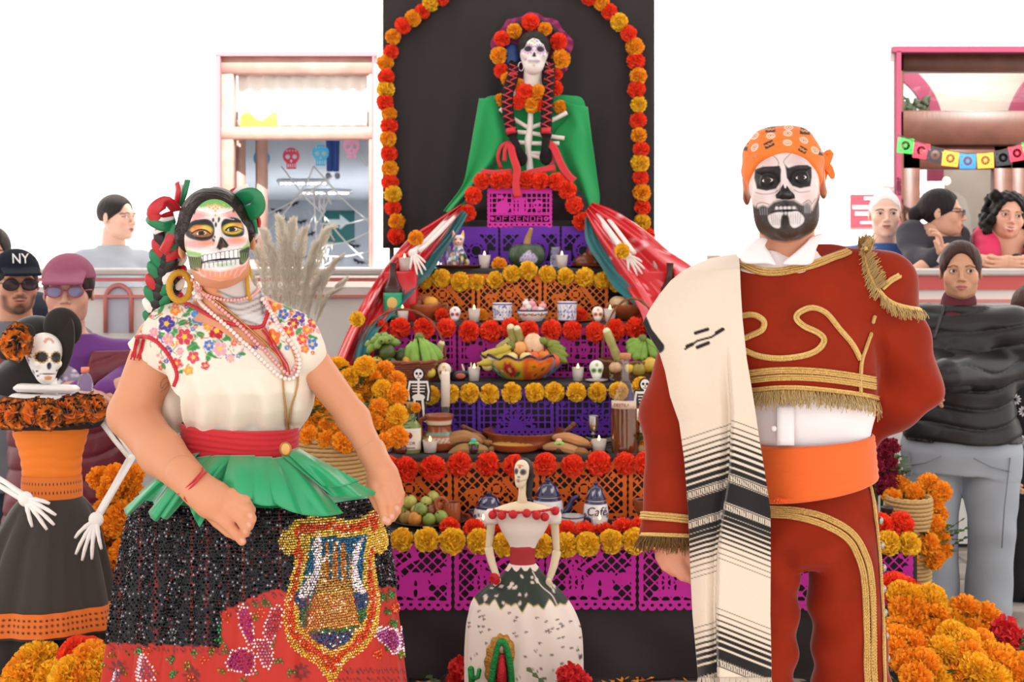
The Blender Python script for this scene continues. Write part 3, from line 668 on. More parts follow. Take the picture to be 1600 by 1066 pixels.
 g.add(s_cone(W(350,478,.05),W(275,518,.07),wr(32),wr(27)),.03);g.add(s_cone(W(385,478,.05),W(460,516,.02),wr(28),wr(25)),.03)
 g.add(s_cone(W(262,528,.075),W(462,528,.0),wr(26),wr(24)),.05)
 g.add(s_ell(W(378,560,.055),(wr(92),wr(62),wr(72)),T),.06)
 g.add(s_ell(W(380,650,.06),(wr(72),wr(46),wr(90)),T),.04);g.add(s_ell(W(390,780,.06),(wr(105),wr(80),wr(90)),T),.06)
 g.add(s_cone(W(252,535,.08),W(207,648,.06),wr(41),wr(37)),.03);g.add(s_cone(W(207,648,.06),W(252,708,-.05),wr(37),wr(33)),.02)
 g.add(s_cone(W(252,708,-.05),W(312,765,-.155),wr(34),wr(24)),.02)
 g.add(s_cone(W(468,540,.01),W(553,655,.045),wr(29),wr(24)),.03);g.add(s_cone(W(553,655,.045),W(592,728,-.03),wr(24),wr(18.5)),.02)
 for s in(-1,1):
  g.add(s_cone(W(395+s*55,830,.06),W(395+s*55,1110,.04),wr(62),wr(42)),.03);g.add(s_cone(W(395+s*55,1110,.04),W(395+s*55,1370,.08),wr(40),wr(26)),.02)
  g.add(s_cone(W(395+s*55,1385,.08),W(400+s*60,1405,-.05),wr(24),wr(16)),.02)
 bv,bf=g.run(.004)
 bu,bw=proj(bv);pb=Paint(bu,bw,'#d3926f');c0=lin('#d3926f')
 pb.mask=((np.hypot(bu-372,(bw-470)*.8)<75)&(bv[:,1]<YW+.06)).astype(float)
 pb.poly([(330,425),(415,425),(416,480),(440,500),(420,515),(360,490)],'#c9c4c4',.9,5)
 for k in range(6):pb.line([(340,455+k*9),(375,466+k*9),(415,452+k*9)],2.6,'#4b4444',.75,3,1)
 pb.line([(405,440),(412,500)],4,'#3a3536',.7,4);pb.ell(400,500,26,10,'#d8d6d6',.2,.8,5);pb.line([(380,500),(415,512)],3,'#39343a',.7,3)
 pb.mask=np.ones(len(bu))
 pb.line([(262,590),(256,592),(251,600),(253,607),(258,600),(264,598),(260,606),(252,612)],.9,'#6f5a5a',.8,.9,1)
 pb.ell(207,655,24,22,'#c9805f',0,.25,20)
 def chain(h,pts,rs,k=.0015):
  q=[W(*p)for p in pts]
  for i in range(len(q)-1):h.add(s_cone(q[i],q[i+1],wr(rs[i]),wr(rs[i+1])),k if i else .007)
 h1=Sdf();chain(h1,[(285,740,-0.125),(312,766,-0.155),(330,780,-0.165)],[27,25,28],.01)
 h1.add(s_ell(W(340,784,-0.168),(wr(36),wr(15),wr(23)),np.array(Matrix.Rotation(.55,3,'Y'))),.02)
 chain(h1,[(338,800,-0.175),(356,818,-0.183),(368,832,-0.180),(378,846,-0.174)],[12.5,9.5,8.5,6.5])
 chain(h1,[(358,796,-0.178),(376,808,-0.192),(384,822,-0.188),(383,833,-0.178)],[11.5,10,9,7])
 chain(h1,[(364,784,-0.178),(384,796,-0.192),(391,811,-0.186),(389,822,-0.176)],[11,9.8,9,7])
 chain(h1,[(364,773,-0.170),(382,783,-0.180),(391,797,-0.174),(391,808,-0.166)],[10,9,8,6.5])
 chain(h1,[(322,790,-0.155),(340,814,-0.150),(358,830,-0.158),(370,838,-0.162)],[13,10,9,7])
 h2=Sdf();chain(h2,[(581,706,-.005),(592,728,-.03),(598,738,-.04)],[23,19.5,21],.01)
 h2.add(s_ell(W(601,754,-.045),(wr(24),wr(14),wr(26)),np.array(Matrix.Rotation(-.12,3,'Y'))),.018)
 chain(h2,[(587,762,-.055),(597,786,-.07),(601,802,-.068),(600,813,-.062)],[10.5,8.8,8,6.3])
 chain(h2,[(601,765,-.06),(611,788,-.072),(611,803,-.068),(606,815,-.06)],[10.5,8.8,8,6.3])
 chain(h2,[(612,762,-.055),(620,783,-.062),(619,798,-.058),(613,810,-.05)],[10,8.5,7.6,6])
 chain(h2,[(618,755,-.045),(625,772,-.05),(624,786,-.046),(620,796,-.04)],[9,7.6,6.8,5.5])
 chain(h2,[(583,748,-.035),(583,772,-.045),(591,790,-.05),(597,800,-.05)],[11,9,8,6.5])
 mb=MB().add(Wd,hf,pt.c).add(bv,bf,pb.c)
 for h in(h1,h2):
  vv,ff=h.run(.0018);uu,ww=proj(vv);ph=Paint(uu,ww,'#d3926f')
  if h is h1:
   for n_ in((379,845),(383,831),(389,820),(391,806)):ph.ell(n_[0],n_[1],4,3,'#e3b0a2',.8,.7,1.5)
  else:
   for n_ in((601,811),(607,814),(613,808),(620,794)):ph.ell(n_[0],n_[1],3.4,4,'#e8b8ac',0,.7,1.5)
  mb.add(vv,ff,ph.c)
 base=(W(395,800,.06)[0],YW+.06,0)
 root=part('person',mb,SKIN,None,True,base)
 tag(root,'woman with skull face paint in embroidered white blouse and black sequined skirt','person')
 for e_ in eye_mesh(HC,R,hs,(0.23,-1,.0),'#3b2016',1.01):part('eye',e_,EYE,root)
 hg=Sdf();hg.add(s_ell((0,.016,.032),(.080,.098,.089)));hg.sub(s_ell((0,-.100,-.040),(.076,.090,.126)),.010)
 for s_ in(-1,1):hg.add(s_ell((s_*.074,.018,.012),(.015,.036,.030)),.015)
 hg.sub(s_cone((0,-.1,.117),(0,.05,.127),.006,.006),.008)
 hg.clip(lambda X,Y,Z:-.06-Z+np.maximum(0,-Y)*1.2);vv,ff=hg.run(.0025)
 part('hair',(place(vv,HC,R,hs),ff),mat('hair_dark','#1e1310',.42,spec=.35,bump=(70,.8,(.15,1,1))),root)
# ---------------- blouse
 T0=.42
 g=Sdf()
 rows=[(498,372,.045,50,40),(512,372,.045,98,50),(535,372,.045,116,62),(575,380,.035,118,78),(610,386,.03,113,78),(640,382,.04,110,72),(655,376,.045,106,66),(668,375,.05,92,60),(705,375,.05,80,56)]
 g.add(s_col([(W(0,y)[2],W(cx,y,dy)[0],YW+dy,wr(a)*1.0,wr(b))for y,cx,dy,a,b in rows],T0*.6,2.1),.02)
 g.add(s_cone(W(268,522,.07),W(238,562,.085),wr(42),wr(47)),.06);g.add(s_cone(W(430,506,.02),W(460,528,.005),wr(32),wr(35)),.02);g.add(s_cone(W(458,528,.005),W(474,552,.008),wr(35),wr(35)),.03)
 g.add(s_cone(W(335,488,.055),W(268,520,.07),wr(33),wr(37)),.03)
 fold=lambda X,Y,Z:.0115*(lambda q:q*q*(3-2*q))(np.clip((W(0,560)[2]-Z)/.13,0,1))*np.clip((Z-W(0,690)[2])/.04,.2,1)*np.sin((X-W(405,0)[0])*95+np.sin(Z*26)*1.3+Z*14)+.004*wob(X*30,Y*20,Z*22,1,2)
 g.disp(fold)
 a_,b_=W(214,560,.0),W(276,604,0)
 slx=lambda X,Z:(X-a_[0])*(b_[2]-a_[2])-(Z-a_[2])*(b_[0]-a_[0])
 L_=math.hypot(b_[0]-a_[0],b_[2]-a_[2])
 g.clip(lambda X,Y,Z:np.where(X<W(292,0)[0],slx(X,Z)/L_*-1 if False else(slx(X,Z)/L_),-1.0)+0*Y)
 n1,n2,n3,n4=W(300,474),W(345,498),W(412,516),W(447,488)
 def neck(X,Y,Z):
  xs=[W(q,0)[0]for q in(284,296,320,345,390,411,419,427)];zs=[W(0,q)[2]for q in(430,474,488,500,511,508,488,430)]
  return Z-np.interp(np.ravel(X),xs,zs).reshape(np.shape(X))-np.maximum(0,Y-YW-.05)*.3
 g.clip(neck)
 vv,ff=g.run(.0028);uu,ww=proj(vv);pb=Paint(uu,ww,'#e8dccd')
 pb.mask=(vv[:,1]<YW+.12).astype(float)
 yok=lambda x:np.interp(x,[210,260,330,380,430,500],[610,588,563,556,548,556])
 zc=lambda x,y:(150+x*.3754,260+y*.3754)
 FL=[(293,655,34,'#4a3590'),(432,625,36,'#4f86c8'),(502,683,36,'#b3202c'),(368,710,34,'#c63a4c'),(600,700,34,'#3c338f'),(745,572,34,'#e07a2a'),(735,712,34,'#e5692c'),(690,690,26,'#e08890'),(845,630,26,'#5b3a96'),(822,655,24,'#a02434'),(515,760,30,'#e6a0ae'),(470,745,22,'#3b6fc0'),(405,795,26,'#c94a5c'),(465,665,20,'#e39a3a'),(330,600,22,'#e8862f'),(860,720,24,'#d83f3a'),(780,615,22,'#3e64b8'),(880,680,22,'#e0744a'),(548,660,18,'#d9556a'),(240,690,18,'#e58ab0'),(575,735,14,'#d8404e'),(350,770,16,'#e090a8'),(640,735,22,'#cc5a3c'),(330,580,14,'#d64'),(300,720,22,'#e08aa0'),(335,820,22,'#d0404c'),(385,850,20,'#e39a3a'),(300,770,18,'#5a3fa0'),(625,640,22,'#e0862a'),(655,690,22,'#b3202c'),(800,690,26,'#d64a3a'),(905,650,24,'#c02c3a'),(900,740,22,'#3b6fc0'),(700,620,20,'#4f86c8'),(455,830,18,'#c63a4c'),(560,800,18,'#e6a0ae'),(870,760,18,'#e5692c')]
 LF=[(330,695,28,20,.4),(400,750,26,18,-.6),(475,620,26,16,.5),(395,605,22,14,-.3),(540,700,20,30,.2),(545,660,26,14,.6),(855,690,26,18,.3),(760,640,20,14,-.3),(435,700,18,12,.3),(505,735,30,14,.9),(800,585,22,12,.4),(580,660,16,24,.2),(275,700,16,12,.3),(890,720,16,22,0),(700,560,22,12,.4),(360,650,20,12,-.4),(415,655,14,9,.3),(470,790,12,26,.3)]
 for i in range(110):
  x0,y0=rnd.uniform(215,900),rnd.uniform(575,800);a=rnd.uniform(0,6.3)
  if zc(x0,y0)[1]>yok(zc(x0,y0)[0])-2:continue
  pb.line([zc(x0,y0),zc(x0+28*math.cos(a),y0+22*math.sin(a)),zc(x0+46*math.cos(a+.7),y0+40*math.sin(a+.7))],1.2,'#3c7a45',.9,1,1)
  pb.ell(*zc(x0+46*math.cos(a+.7),y0+40*math.sin(a+.7)),2.6,2.6,rnd.choice(['#d2424e','#e390a8','#e08a2c','#5a4fae']),0,1,1)
 for i in range(90):
  x,y=rnd.uniform(215,930),rnd.uniform(575,860)
  if zc(x,y)[1]>yok(zc(x,y)[0])+(24 if x<420 else 0):continue
  if i%3:pb.flower(*zc(x,y),rnd.uniform(3,4.6),rnd.choice(['#d2424e','#e390a8','#e08a2c','#5a4fae','#4f86c8']),'#f2d060',5,1,1)
  else:pb.ell(*zc(x,y),6,3,'#3d8a4c',rnd.uniform(0,3),1,1)
 for x,y,rx,ry,a in LF:pb.ell(*zc(x,y),rx*.36,ry*.36,'#3d8a4c',a,1,1.2);pb.line([zc(x-rx*.8*math.cos(a),y-rx*.8*math.sin(a)),zc(x+rx*.8*math.cos(a),y+rx*.8*math.sin(a))],.8,'#8dbb6a',.9,.8)
 for i,(x,y,r,c)in enumerate(FL):
  k=r*.3754*1.14
  pb.flower(*zc(x,y),k*1.06,'#f5ece6','#f0c040',6,.6,1,i*.7);pb.flower(*zc(x,y),k*.95,c,'#f2c437',5+i%2,1,1.2,i*.7)
  q=lin(c)*.55;pb.c=pb.c
  for j in range(5):pb.line([zc(x+r*.3*math.cos(j*1.257+i),y+r*.3*math.sin(j*1.257+i)),zc(x+r*.75*math.cos(j*1.257+i),y+r*.75*math.sin(j*1.257+i))],.8,'#f3d9d4',.45,.8)
 bl=part('blouse',MB().add(vv,ff,pb.c),mat('cotton',None,.8,sheen=.15,bump=(350,.12)),root)
 part('blouse_side',(lambda q:q.run(.004))(Sdf().add(s_ell(W(272,642,.10),(wr(25),wr(32),wr(38)))).disp(lambda X,Y,Z:.003*np.sin(X*140+Z*40))),mat('cotton_plain','#e8dccd',.8,sheen=.15),bl)
 SB=Surf(bl,root)
 red=mat('red_cord','#c8202e',.55,sheen=.2,bump=(300,.5))
 o,n=on_surf(SB,[(280,474),(297,477),(320,489),(345,501),(375,509),(395,512),(411,509),(418,492),(421,474)],60,.002)
 part('neckline_trim',tube(o,[wr(2.6+.9*(i%2))for i in range(len(o))],7),red,bl)
 o,n=on_surf(SB,[(213,527),(232,527),(252,540),(268,562),(277,585),(272,604)],60,.001)
 part('sleeve_trim',tube(o,[wr(2.8+1.0*(i%2))for i in range(len(o))],7),red,bl)
 o,n=on_surf(SB,[(410,516),(421,530),(432,548),(440,562),(446,575),(448,588)],40,.004)
 part('neck_tie',MB().add(*tube(o,wr(1.8),6)).add(*tube(o+np.array([.006,-.003,.004]),wr(1.4),6)),red,bl)
 tas=MB()
 for k in range(16):
  x=212+rnd.uniform(-4,10);tas.add(*tube([W(x+4,530,.02+rnd.uniform(-.01,.01)),W(x-1+rnd.uniform(-2,2),548,.015),W(x-3+rnd.uniform(-3,3),560+rnd.uniform(-4,4),.015)],wr(1.3),5))
 part('sleeve_tassel',tas,red,bl)
# ---------------- sash, peplum, skirt
 def band(rows,ang=0.0,n=120,k=40,disp=None,e=2.0):
  """(px row, left, right, dy, depth ratio, tilt) -> ring loft"""
  r=catmull(np.array(rows,float),k);t=np.arange(n)*2*PI/n;out=[]
  for y,xl,xr,dy,dep,tl in r:
   c=W((xl+xr)/2,y,dy);a=wr((xr-xl)/2);b=a*dep
   x,yy=np.cos(t),np.sin(t);x,yy=np.sign(x)*abs(x)**(2/e),np.sign(yy)*abs(yy)**(2/e)
   q=np.ones(n)if disp is None else 1+disp(t,y)
   out.append(np.stack([c[0]+a*x*q,c[1]+b*yy*q,c[2]-wr(tl)*x],-1))
  return np.array(out)
 rg=band([(664,284,468,.05,.72,4),(668,282,469,.05,.80,4),(690,283,468,.05,.82,2),(712,283,466,.05,.82,2),(716,286,463,.05,.72,2)],0,160,44,lambda t,y:.012*np.sin(y*.75+3*np.sin(t*2))+.006*np.sin(y*1.7+t*4))
 part('waist_sash',loft(rg,False),mat('red_cotton','#c4202b',.75,sheen=.25,bump=(120,.3)),root)
 pl=lambda t:np.sin(t*19+1.2*np.sin(t*5))*.65+.35*np.sin(t*41+2*np.sin(t*3))
 srow=[(705,296,455,.05,.60,0),(740,252,515,.05,.58,0),(768,222,572,.05,.57,0),(790,205,600,.05,.57,0),(860,192,612,.05,.60,0),(960,180,624,.05,.66,0),(1066,165,637,.05,.66,0),(1200,145,655,.05,.66,0),(1330,128,672,.05,.66,0),(1404,118,684,.05,.66,0)]
 amp=lambda t,y:np.clip((y-740)/150,0,1)*(.046*np.where(np.cos(t)<.25,1,np.clip((.75-np.cos(t))/.5,.28,1)))
 NT,NR=520,300
 rg=band(srow,0,NT,NR,lambda t,y:amp(t,y)*pl(t))
 sv=rg.reshape(-1,3);uu,ww=proj(sv)
 scal=lambda u:3.0*np.abs(np.sin(u*.16))
 xs=[100,165,300,345,346,385,430,470,588,620,640,700];ys=[1002,1003,1008,1010,955,935,918,930,915,915,918,925]
 bnd=lambda u:np.interp(u,xs,ys)+scal(u)
 redz=lambda u,v:v>bnd(u)
 pk=Paint(uu,ww,'#17131a')
 fr=sv[:,1]<YW+.06
 pk.c=np.where((redz(uu,ww)&fr|(ww>1010))[:,None],lin('#b5200f'),pk.c)
 streak=(np.sin(uu*.55)+np.sin(uu*.23+2)>1.45)&~redz(uu,ww)&(uu<440);pk.c=np.where(streak[:,None],lin('#7a1a1c'),pk.c)
 pk.mask=(fr&redz(uu,ww)).astype(float)
 for i in range(34):
  x=170+i*14;y=float(np.interp(x,xs,ys))+9;pk.line([(x,y),(x+5,y-4),(x+9,y),(x+6,y+4),(x+3,y+1)],1.5,'#301015',1,1,1)
 for i in range(14):x=528+i*8;pk.line([(x,1050),(x+3,1045),(x+6,1050),(x+8,1053)],1.4,'#301015',1,1,1);pk.line([(x,1060),(x+3,1064),(x+7,1059)],1.4,'#301015',1,1,1)
 for cx,cy in((470,1050),(185,1045),(300,1055)):
  for j in range(8):pk.ell(cx+9*math.cos(j*.785),cy+9*math.sin(j*.785),6,2.6,'#571515',j*.785,.9,1)
 sk=part('skirt',MB().add(sv,[gridf(NR,NT,True)],pk.c),mat('skirt_cloth',None,.55,sheen=.1,bump=(250,.1)),root)
 crest_out=[(447,830),(462,812),(500,807),(525,808),(545,812),(568,806),(595,788),(598,800),(597,815),(604,838),(600,858),(585,868),(588,900),(594,940),(588,985),(566,1018),(540,1035),(524,1062),(512,1064),(495,1040),(470,1025),(448,1000),(442,962),(450,915),(460,872),(445,865),(438,848)]
 cc=np.mean(crest_out,0)
 shrink=lambda p,k,dx=0,dy=0:[((x-cc[0])*k+cc[0]+dx,(y-cc[1])*k+cc[1]+dy)for x,y in p]
 crest_gold=[(470,832),(490,832),(510,826),(538,832),(560,830),(578,820),(584,838),(576,868),(574,905),(578,945),(570,980),(548,1008),(518,1026),(490,1010),(462,985),(458,945),(466,905),(475,866),(468,850)]
 crest_in=[(486,842),(510,838),(540,841),(573,834),(568,870),(566,905),(571,945),(562,976),(542,1002),(518,1016),(494,1000),(470,978),(466,946),(474,905),(482,870)]
 def bead_colors(u,v,rs):
  p=Paint(u,v,'#0d0b10');red_=redz(u,v);keep=np.ones(len(u),bool)
  j=rs.rand(len(u));p.c=np.where((j>.86)[:,None],lin('#8f8b94'),p.c);p.c=np.where((j<.05)[:,None],lin('#7c1d22'),p.c)
  q=Paint(u,v,'#000000');M=[]
  def grp(fn,c):
   q.c[:]=0;fn(q);m=q.c[:,0]>.4;p.c[m]=lin(c);M.append(m);return m
  for cx,cy in((175,1025),(200,1020),(218,1020),(268,1030),(292,1040),(305,1022),(345,985),(352,1015),(398,945),(416,942),(400,965),(425,1005),(345,1050),(415,1025),(398,1048),(455,1052),(600,935),(606,955),(606,1010),(628,1022),(192,1050),(270,1055),(614,975),(345,1000),(436,1035),(610,930),(330,1020),(380,1062),(240,1050),(160,1040)):
   grp(lambda z_:z_.poly([(cx+8.5*math.cos(a)*(1 if k%2 else .55),cy+8.5*math.sin(a)*(1 if k%2 else .55))for k,a in enumerate(np.arange(10)*.628)],'#ffffff',soft=.5),'#2f8f4a' if(cx+cy)%3 else '#7d9a3a')
  for cx,cy in((232,1045),(318,1030),(352,965),(408,958),(360,1040),(590,1022),(618,950),(228,1018),(300,1062)):
   for a in range(5):grp(lambda z_:z_.ell(cx+5*math.cos(a*1.26),cy+5*math.sin(a*1.26),3.6,3.6,'#ffffff',soft=.5),'#e0622a')
  for out,inn,c in(([(372,948),(386,945),(396,975),(398,1010),(385,1005),(374,978)],.74,'#a32c97'),([(410,990),(424,950),(440,942),(444,958),(436,990),(418,1012)],.72,'#b0566a'),([(352,1030),(370,1012),(398,1018),(396,1055),(372,1050),(356,1046)],.76,'#8d1f83'),([(398,1000),(418,1000),(428,1025),(420,1046),(406,1035)],.7,'#b27b9a'),([(582,990),(600,978),(622,985),(628,1010),(616,1024),(600,1008)],.74,'#a04d92'),([(625,985),(632,975),(634,1010),(629,1020)],.6,'#a04d92'),([(212,1062),(222,1020),(240,1045),(244,1070)],.6,'#8b7a9a'),([(172,1075),(182,1045),(190,1050),(188,1075)],.6,'#8b7a9a')):
   m_=np.mean(out,0);grp(lambda z_:z_.poly(out,'#ffffff',soft=.5,smooth=1),'#f1dde6');grp(lambda z_:z_.poly([tuple((np.array(o_)-m_)*inn+m_)for o_ in out],'#ffffff',soft=.5,smooth=1),c)
  mot=np.any(M,0);keep=~red_|mot
  inc=np.zeros(len(u),bool);q.c[:]=0;q.poly(crest_out,'#ffffff',soft=.5,smooth=1);q.ell(449,846,14,20,'#ffffff',soft=.5);q.ell(594,846,12,20,'#ffffff',soft=.5);inc=q.c[:,0]>.4
  if inc.any():
   c=Paint(u,v,'#e2b93f');r=rs.rand(len(u))
   c.poly(crest_out,'#e3bd4a',smooth=1)
   c.poly(shrink(crest_out,.91),'#dd5a26',smooth=1,soft=.5);c.ell(449,846,15,21,'#e3bd4a',soft=.5);c.ell(594,846,13,21,'#e3bd4a',soft=.5)
   c.poly(crest_gold,'#e4c04d',soft=.5);c.poly(crest_in,'#2e6f96',soft=.5)
   c.poly([(470,930),(570,930),(572,965),(540,1005),(518,1014),(490,1000),(468,975)],'#2f7e50',soft=.5);c.poly([(480,990),(556,988),(540,1006),(518,1016),(494,1003)],'#28557f',soft=.5)
   c.ell(472,935,12,16,'#2b5f86',soft=.5);c.ell(564,935,12,18,'#2b5f86',soft=.5)
   c.poly([(502,870),(546,862),(552,930),(563,978),(476,985),(490,930)],'#c99a50',soft=.5)
   for x in(510,523,536):c.line([(x,850),(x+2,910)],6,'#c9813f',soft=.5);c.line([(x+6.5,846),(x+7,905)],3.5,'#2e6f96',soft=.5)
   c.line([(490,928),(555,924)],3.5,'#e6c766',soft=.5);c.line([(476,984),(564,976)],4,'#e6b95a',soft=.5)
   c.poly([(490,845),(500,838),(503,862),(500,880),(498,905),(485,930),(467,934),(472,915),(490,890)],'#f6e9ee',soft=.5,smooth=1);c.line([(498,882),(514,868)],5,'#f6e9ee',soft=.5)
   c.poly([(570,836),(562,860),(558,885),(564,910),(572,925),(558,926),(549,905),(550,870),(558,850)],'#f6e9ee',soft=.5,smooth=1)
   cc_=c.c*(.75+.5*r)[:,None];cc_[r>.93]=lin('#fff2cf');p.c[inc]=cc_[inc];keep|=inc
  return p.c,keep
 d2=np.array([(1,0,0),(-1,0,0),(0,1,0),(0,-1,0),(0,0,1),(0,0,-1)],float)
 of=np.array([(0,2,4),(2,1,4),(1,3,4),(3,0,4),(2,0,5),(1,2,5),(3,1,5),(0,3,5)])
 def beads(name,y0,y1,sp,r,cond,seed):
  rs=np.random.RandomState(seed);fi=lambda T_,Y_:None
  ncol,nrow=int(PI*wr(230)/sp*1.05),int(wr(y1-y0)/sp)
  yy=np.linspace(y0,y1,nrow);ri=np.interp(yy,catmull(np.array(srow,float),NR)[:,0],np.arange(NR))
  tt=np.linspace(PI*.94,PI*2.06,ncol)
  Rr,Tt=np.meshgrid(ri,tt,indexing='ij');Tt=Tt+(np.arange(nrow)[:,None]%2)*(tt[1]-tt[0])*.5+rs.randn(*Tt.shape)*.0016
  Rr=np.clip(Rr+rs.randn(*Rr.shape)*.12,0,NR-1.01);tc=(Tt/(2*PI)*NT)%NT
  i0=Rr.astype(int);j0=tc.astype(int)%NT;fu=(Rr-i0)[...,None];fv=(tc-tc.astype(int))[...,None]
  pos=(rg[i0,j0]*(1-fu)+rg[i0+1,j0]*fu)*(1-fv)+(rg[i0,(j0+1)%NT]*(1-fu)+rg[i0+1,(j0+1)%NT]*fu)*fv
  ctr=np.array([W(400,0)[0],YW+.05,0]);nn=pos-ctr;nn[...,2]=.05;nn/=np.linalg.norm(nn,axis=-1)[...,None]
  pos=(pos+nn*r*.5).reshape(-1,3);u,v=proj(pos);c,k=bead_colors(u,v,rs);k=k&cond(u,v)&(u>150)&(u<650)
  pos,c=pos[k],c[k];m=len(pos)
  Q=rs.randn(m,3,3);Q,_=np.linalg.qr(Q)
  vv=pos[:,None]+(d2[None]*r*(1+.15*rs.rand(m,1,1)))@Q
  return part(name,MB().add(vv.reshape(-1,3),(of[None]+6*np.arange(m)[:,None,None]).reshape(-1,3),np.repeat(c,6,0)),mat('glass_beads',None,.12,metal=.55,spec=.9),sk,smooth=False,kind='stuff')
 q_=lambda u,v:(lambda z_:(z_.poly(crest_out,'#ffffff',soft=.5,smooth=1).ell(449,846,14,20,'#ffffff',soft=.5).ell(594,846,12,20,'#ffffff',soft=.5),z_.c[:,0]>.4)[1])(Paint(u,v,'#000000'))
 beads('sequins',775,1075,wr(4.6),wr(2.3),lambda u,v:~q_(u,v),3)
 beads('crest_beads',785,1070,wr(3.5),wr(2.1),lambda u,v:q_(u,v),4)
 green=mat('green_satin','#1d9a63',.28,spec=.6,sheen=.3,aniso=.5)
 pe=[((300,716),(330,712),(245,815),(232,800),.11,-.2),((285,712),(312,708),(200,806),(194,795),.1,0),((318,714),(350,712),(262,812),(246,800),.05,.1),((335,712),(362,712),(320,800),(272,770),.0,-.06),((352,714),(372,714),(312,824),(292,780),-.03,.02),((360,712),(398,712),(425,785),(345,765),-.03,-.02),((385,714),(425,714),(432,790),(385,782),-.045,.01),((405,716),(442,716),(478,804),(428,786),-.05,-.01),((428,716),(455,712),(537,802),(470,804),-.055,.0),((440,712),(463,704),(592,772),(520,776),-.03,.05),((446,706),(465,700),(562,752),(505,760),-.01,.1)]
 for i,(a,b,c,d,dy,tw)in enumerate(pe):
  nu,nv=26,22;G=np.zeros((nu,nv,3));top=W(*a)
  for x in range(nu):
   for y in range(nv):
    s,t=x/(nu-1),y/(nv-1);l=np.array(a)*(1-t)+np.array(b)*t;m=np.array(d)*(1-t)+np.array(c)*t
    p=l*(1-s)+m*s;p=p+np.array([0,-7*math.sin(PI*s)*math.sin(PI*t*1.0)])
    edge=-4*math.sin(PI*t)*s*s;ctr=388
    y0=.05-wr(95)*.74*math.sqrt(max(.02,1-((l[0]-375)/95)**2))*1.03;y1=.05-wr(210)*.60*math.sqrt(max(.02,1-((p[0]-400)/215)**2))
    dd=y0*(1-s)+y1*s-.018-.028*math.sin(PI*s*.8)-.012*math.cos((t-.5)*PI*2)*s-.006*math.sin(t*PI*3+i)*s
    G[x,y]=W(p[0],p[1]-edge,dd-.003*i*(1 if i>4 else-.6)*.5)
  part('satin_petal',sheet(G,.0018),green,sk)
 rg2=band([(703,284,466,.05,.76,0),(712,281,470,.05,.8,0),(730,262,490,.05,.74,0),(752,236,535,.05,.66,0),(772,214,585,.05,.62,0)],0,240,24,lambda t,y:np.clip((y-705)/60,0,1)*.035*np.sin(t*13+np.sin(t*5)))
 part('satin_yoke',loft(rg2,False),green,sk)
# ---------------- jewellery
 SB=Surf(bl,root)
 gold=mat('gold','#c99a5c',.35,metal=.9);pearl=mat('pearl','#f3dcd6',.25,spec=.8,coat=.4);pink=mat('pink_pearl','#e6a3a0',.3,spec=.7,coat=.4)
 def strand(name,pts,r,m,sp=1.85,off=.005,n=400):
  o,nn=on_surf(SB,pts,n,off,YW-.05);L=np.concatenate([[0],np.cumsum(np.linalg.norm(np.diff(o,axis=0),axis=1))]);k=int(L[-1]/(wr(r)*sp));mb=MB()
  for d in np.linspace(0,L[-1],max(k,2)):
   p=np.array([np.interp(d,L,o[:,i])for i in range(3)]);mb.add(*ball(p,wr(r),8,6))
  part(name,mb,m,root)
 strand('pearl_necklace',[(303,458),(322,478),(350,505),(385,540),(415,570),(437,588),(455,592),(466,578),(468,560),(458,540),(440,515),(425,490),(408,470)],3.6,pearl)
 strand('pearl_necklace',[(305,446),(335,470),(370,505),(405,540),(432,570),(450,584),(462,572),(464,555),(450,528),(432,500),(414,472)],3.3,pink)
 strand('pearl_necklace',[(300,438),(320,456),(345,466),(370,468),(392,462),(404,452)],2.7,pink)
 strand('gold_necklace',[(318,452),(350,478),(385,510),(420,540),(438,562),(442,600),(445,640),(447,688)],1.7,gold,1.5)
 strand('gold_necklace',[(410,470),(430,500),(452,535),(464,566),(463,600),(456,640),(449,688)],1.7,gold,1.5)
 v,f=ball((0,0,0),(wr(8.5),wr(2.2),wr(10.5)),24,12);part('medal',(v+W(446,702,-.15),f),gold,root)
 part('medal',(lathe([(wr(8),-.0012),(wr(9.2),0),(wr(8),.0012)],24,cap=False)[0]@rotm(pitch=PI/2).T*np.array([1,1,1.2])+W(446,702,-.1525),lathe([(wr(8),-.0012),(wr(9.2),0),(wr(8),.0012)],24,cap=False)[1]),gold,root)
 croc=mat('crochet_gold','#c9962c',.7,bump=(220,.8));t=np.linspace(0,2*PI,49)
 part('earring',tube([W(281+16.5*math.cos(a),448+22*math.sin(a),-.012+.012*math.cos(a))for a in t],[wr(4.9+.5*(i%2))for i in range(49)],10,False),croc,root)
 part('earring',tube([W(389+2.6*math.cos(a)+1.5*math.sin(a),442+26*math.sin(a),-.01+.022*math.cos(a))for a in t],[wr(3.0+.5*(i%2))for i in range(49)],8,False),croc,root)
 part('bracelet',MB().add(*tube([W(303-19*math.cos(a),757+20*math.cos(a),-.149-.042*math.sin(a))for a in t],wr(1.7),6,False)).add(*tube([W(297-20*math.cos(a)+2*math.sin(a),752+20*math.cos(a)+3*math.sin(a),-.144-.043*math.sin(a))for a in t],wr(1.5),6,False)).add(*tube([W(292,770,-.18),W(288,779,-.182),W(293,784,-.18)],wr(1.8),6)),red,root)
 part('ring',tube([W(380+5*math.cos(a)+5.5*math.sin(a),798+5*math.cos(a)-5*math.sin(a),-.187-.0105*math.sin(a+.4))for a in t[::2]],wr(1.4),6,False),mat('silver','#d8d8dc',.2,metal=1),root)
 RC={'r':'#c01f2a','w':'#efe7e2','g':'#157a4c','k':'#1b1414'}
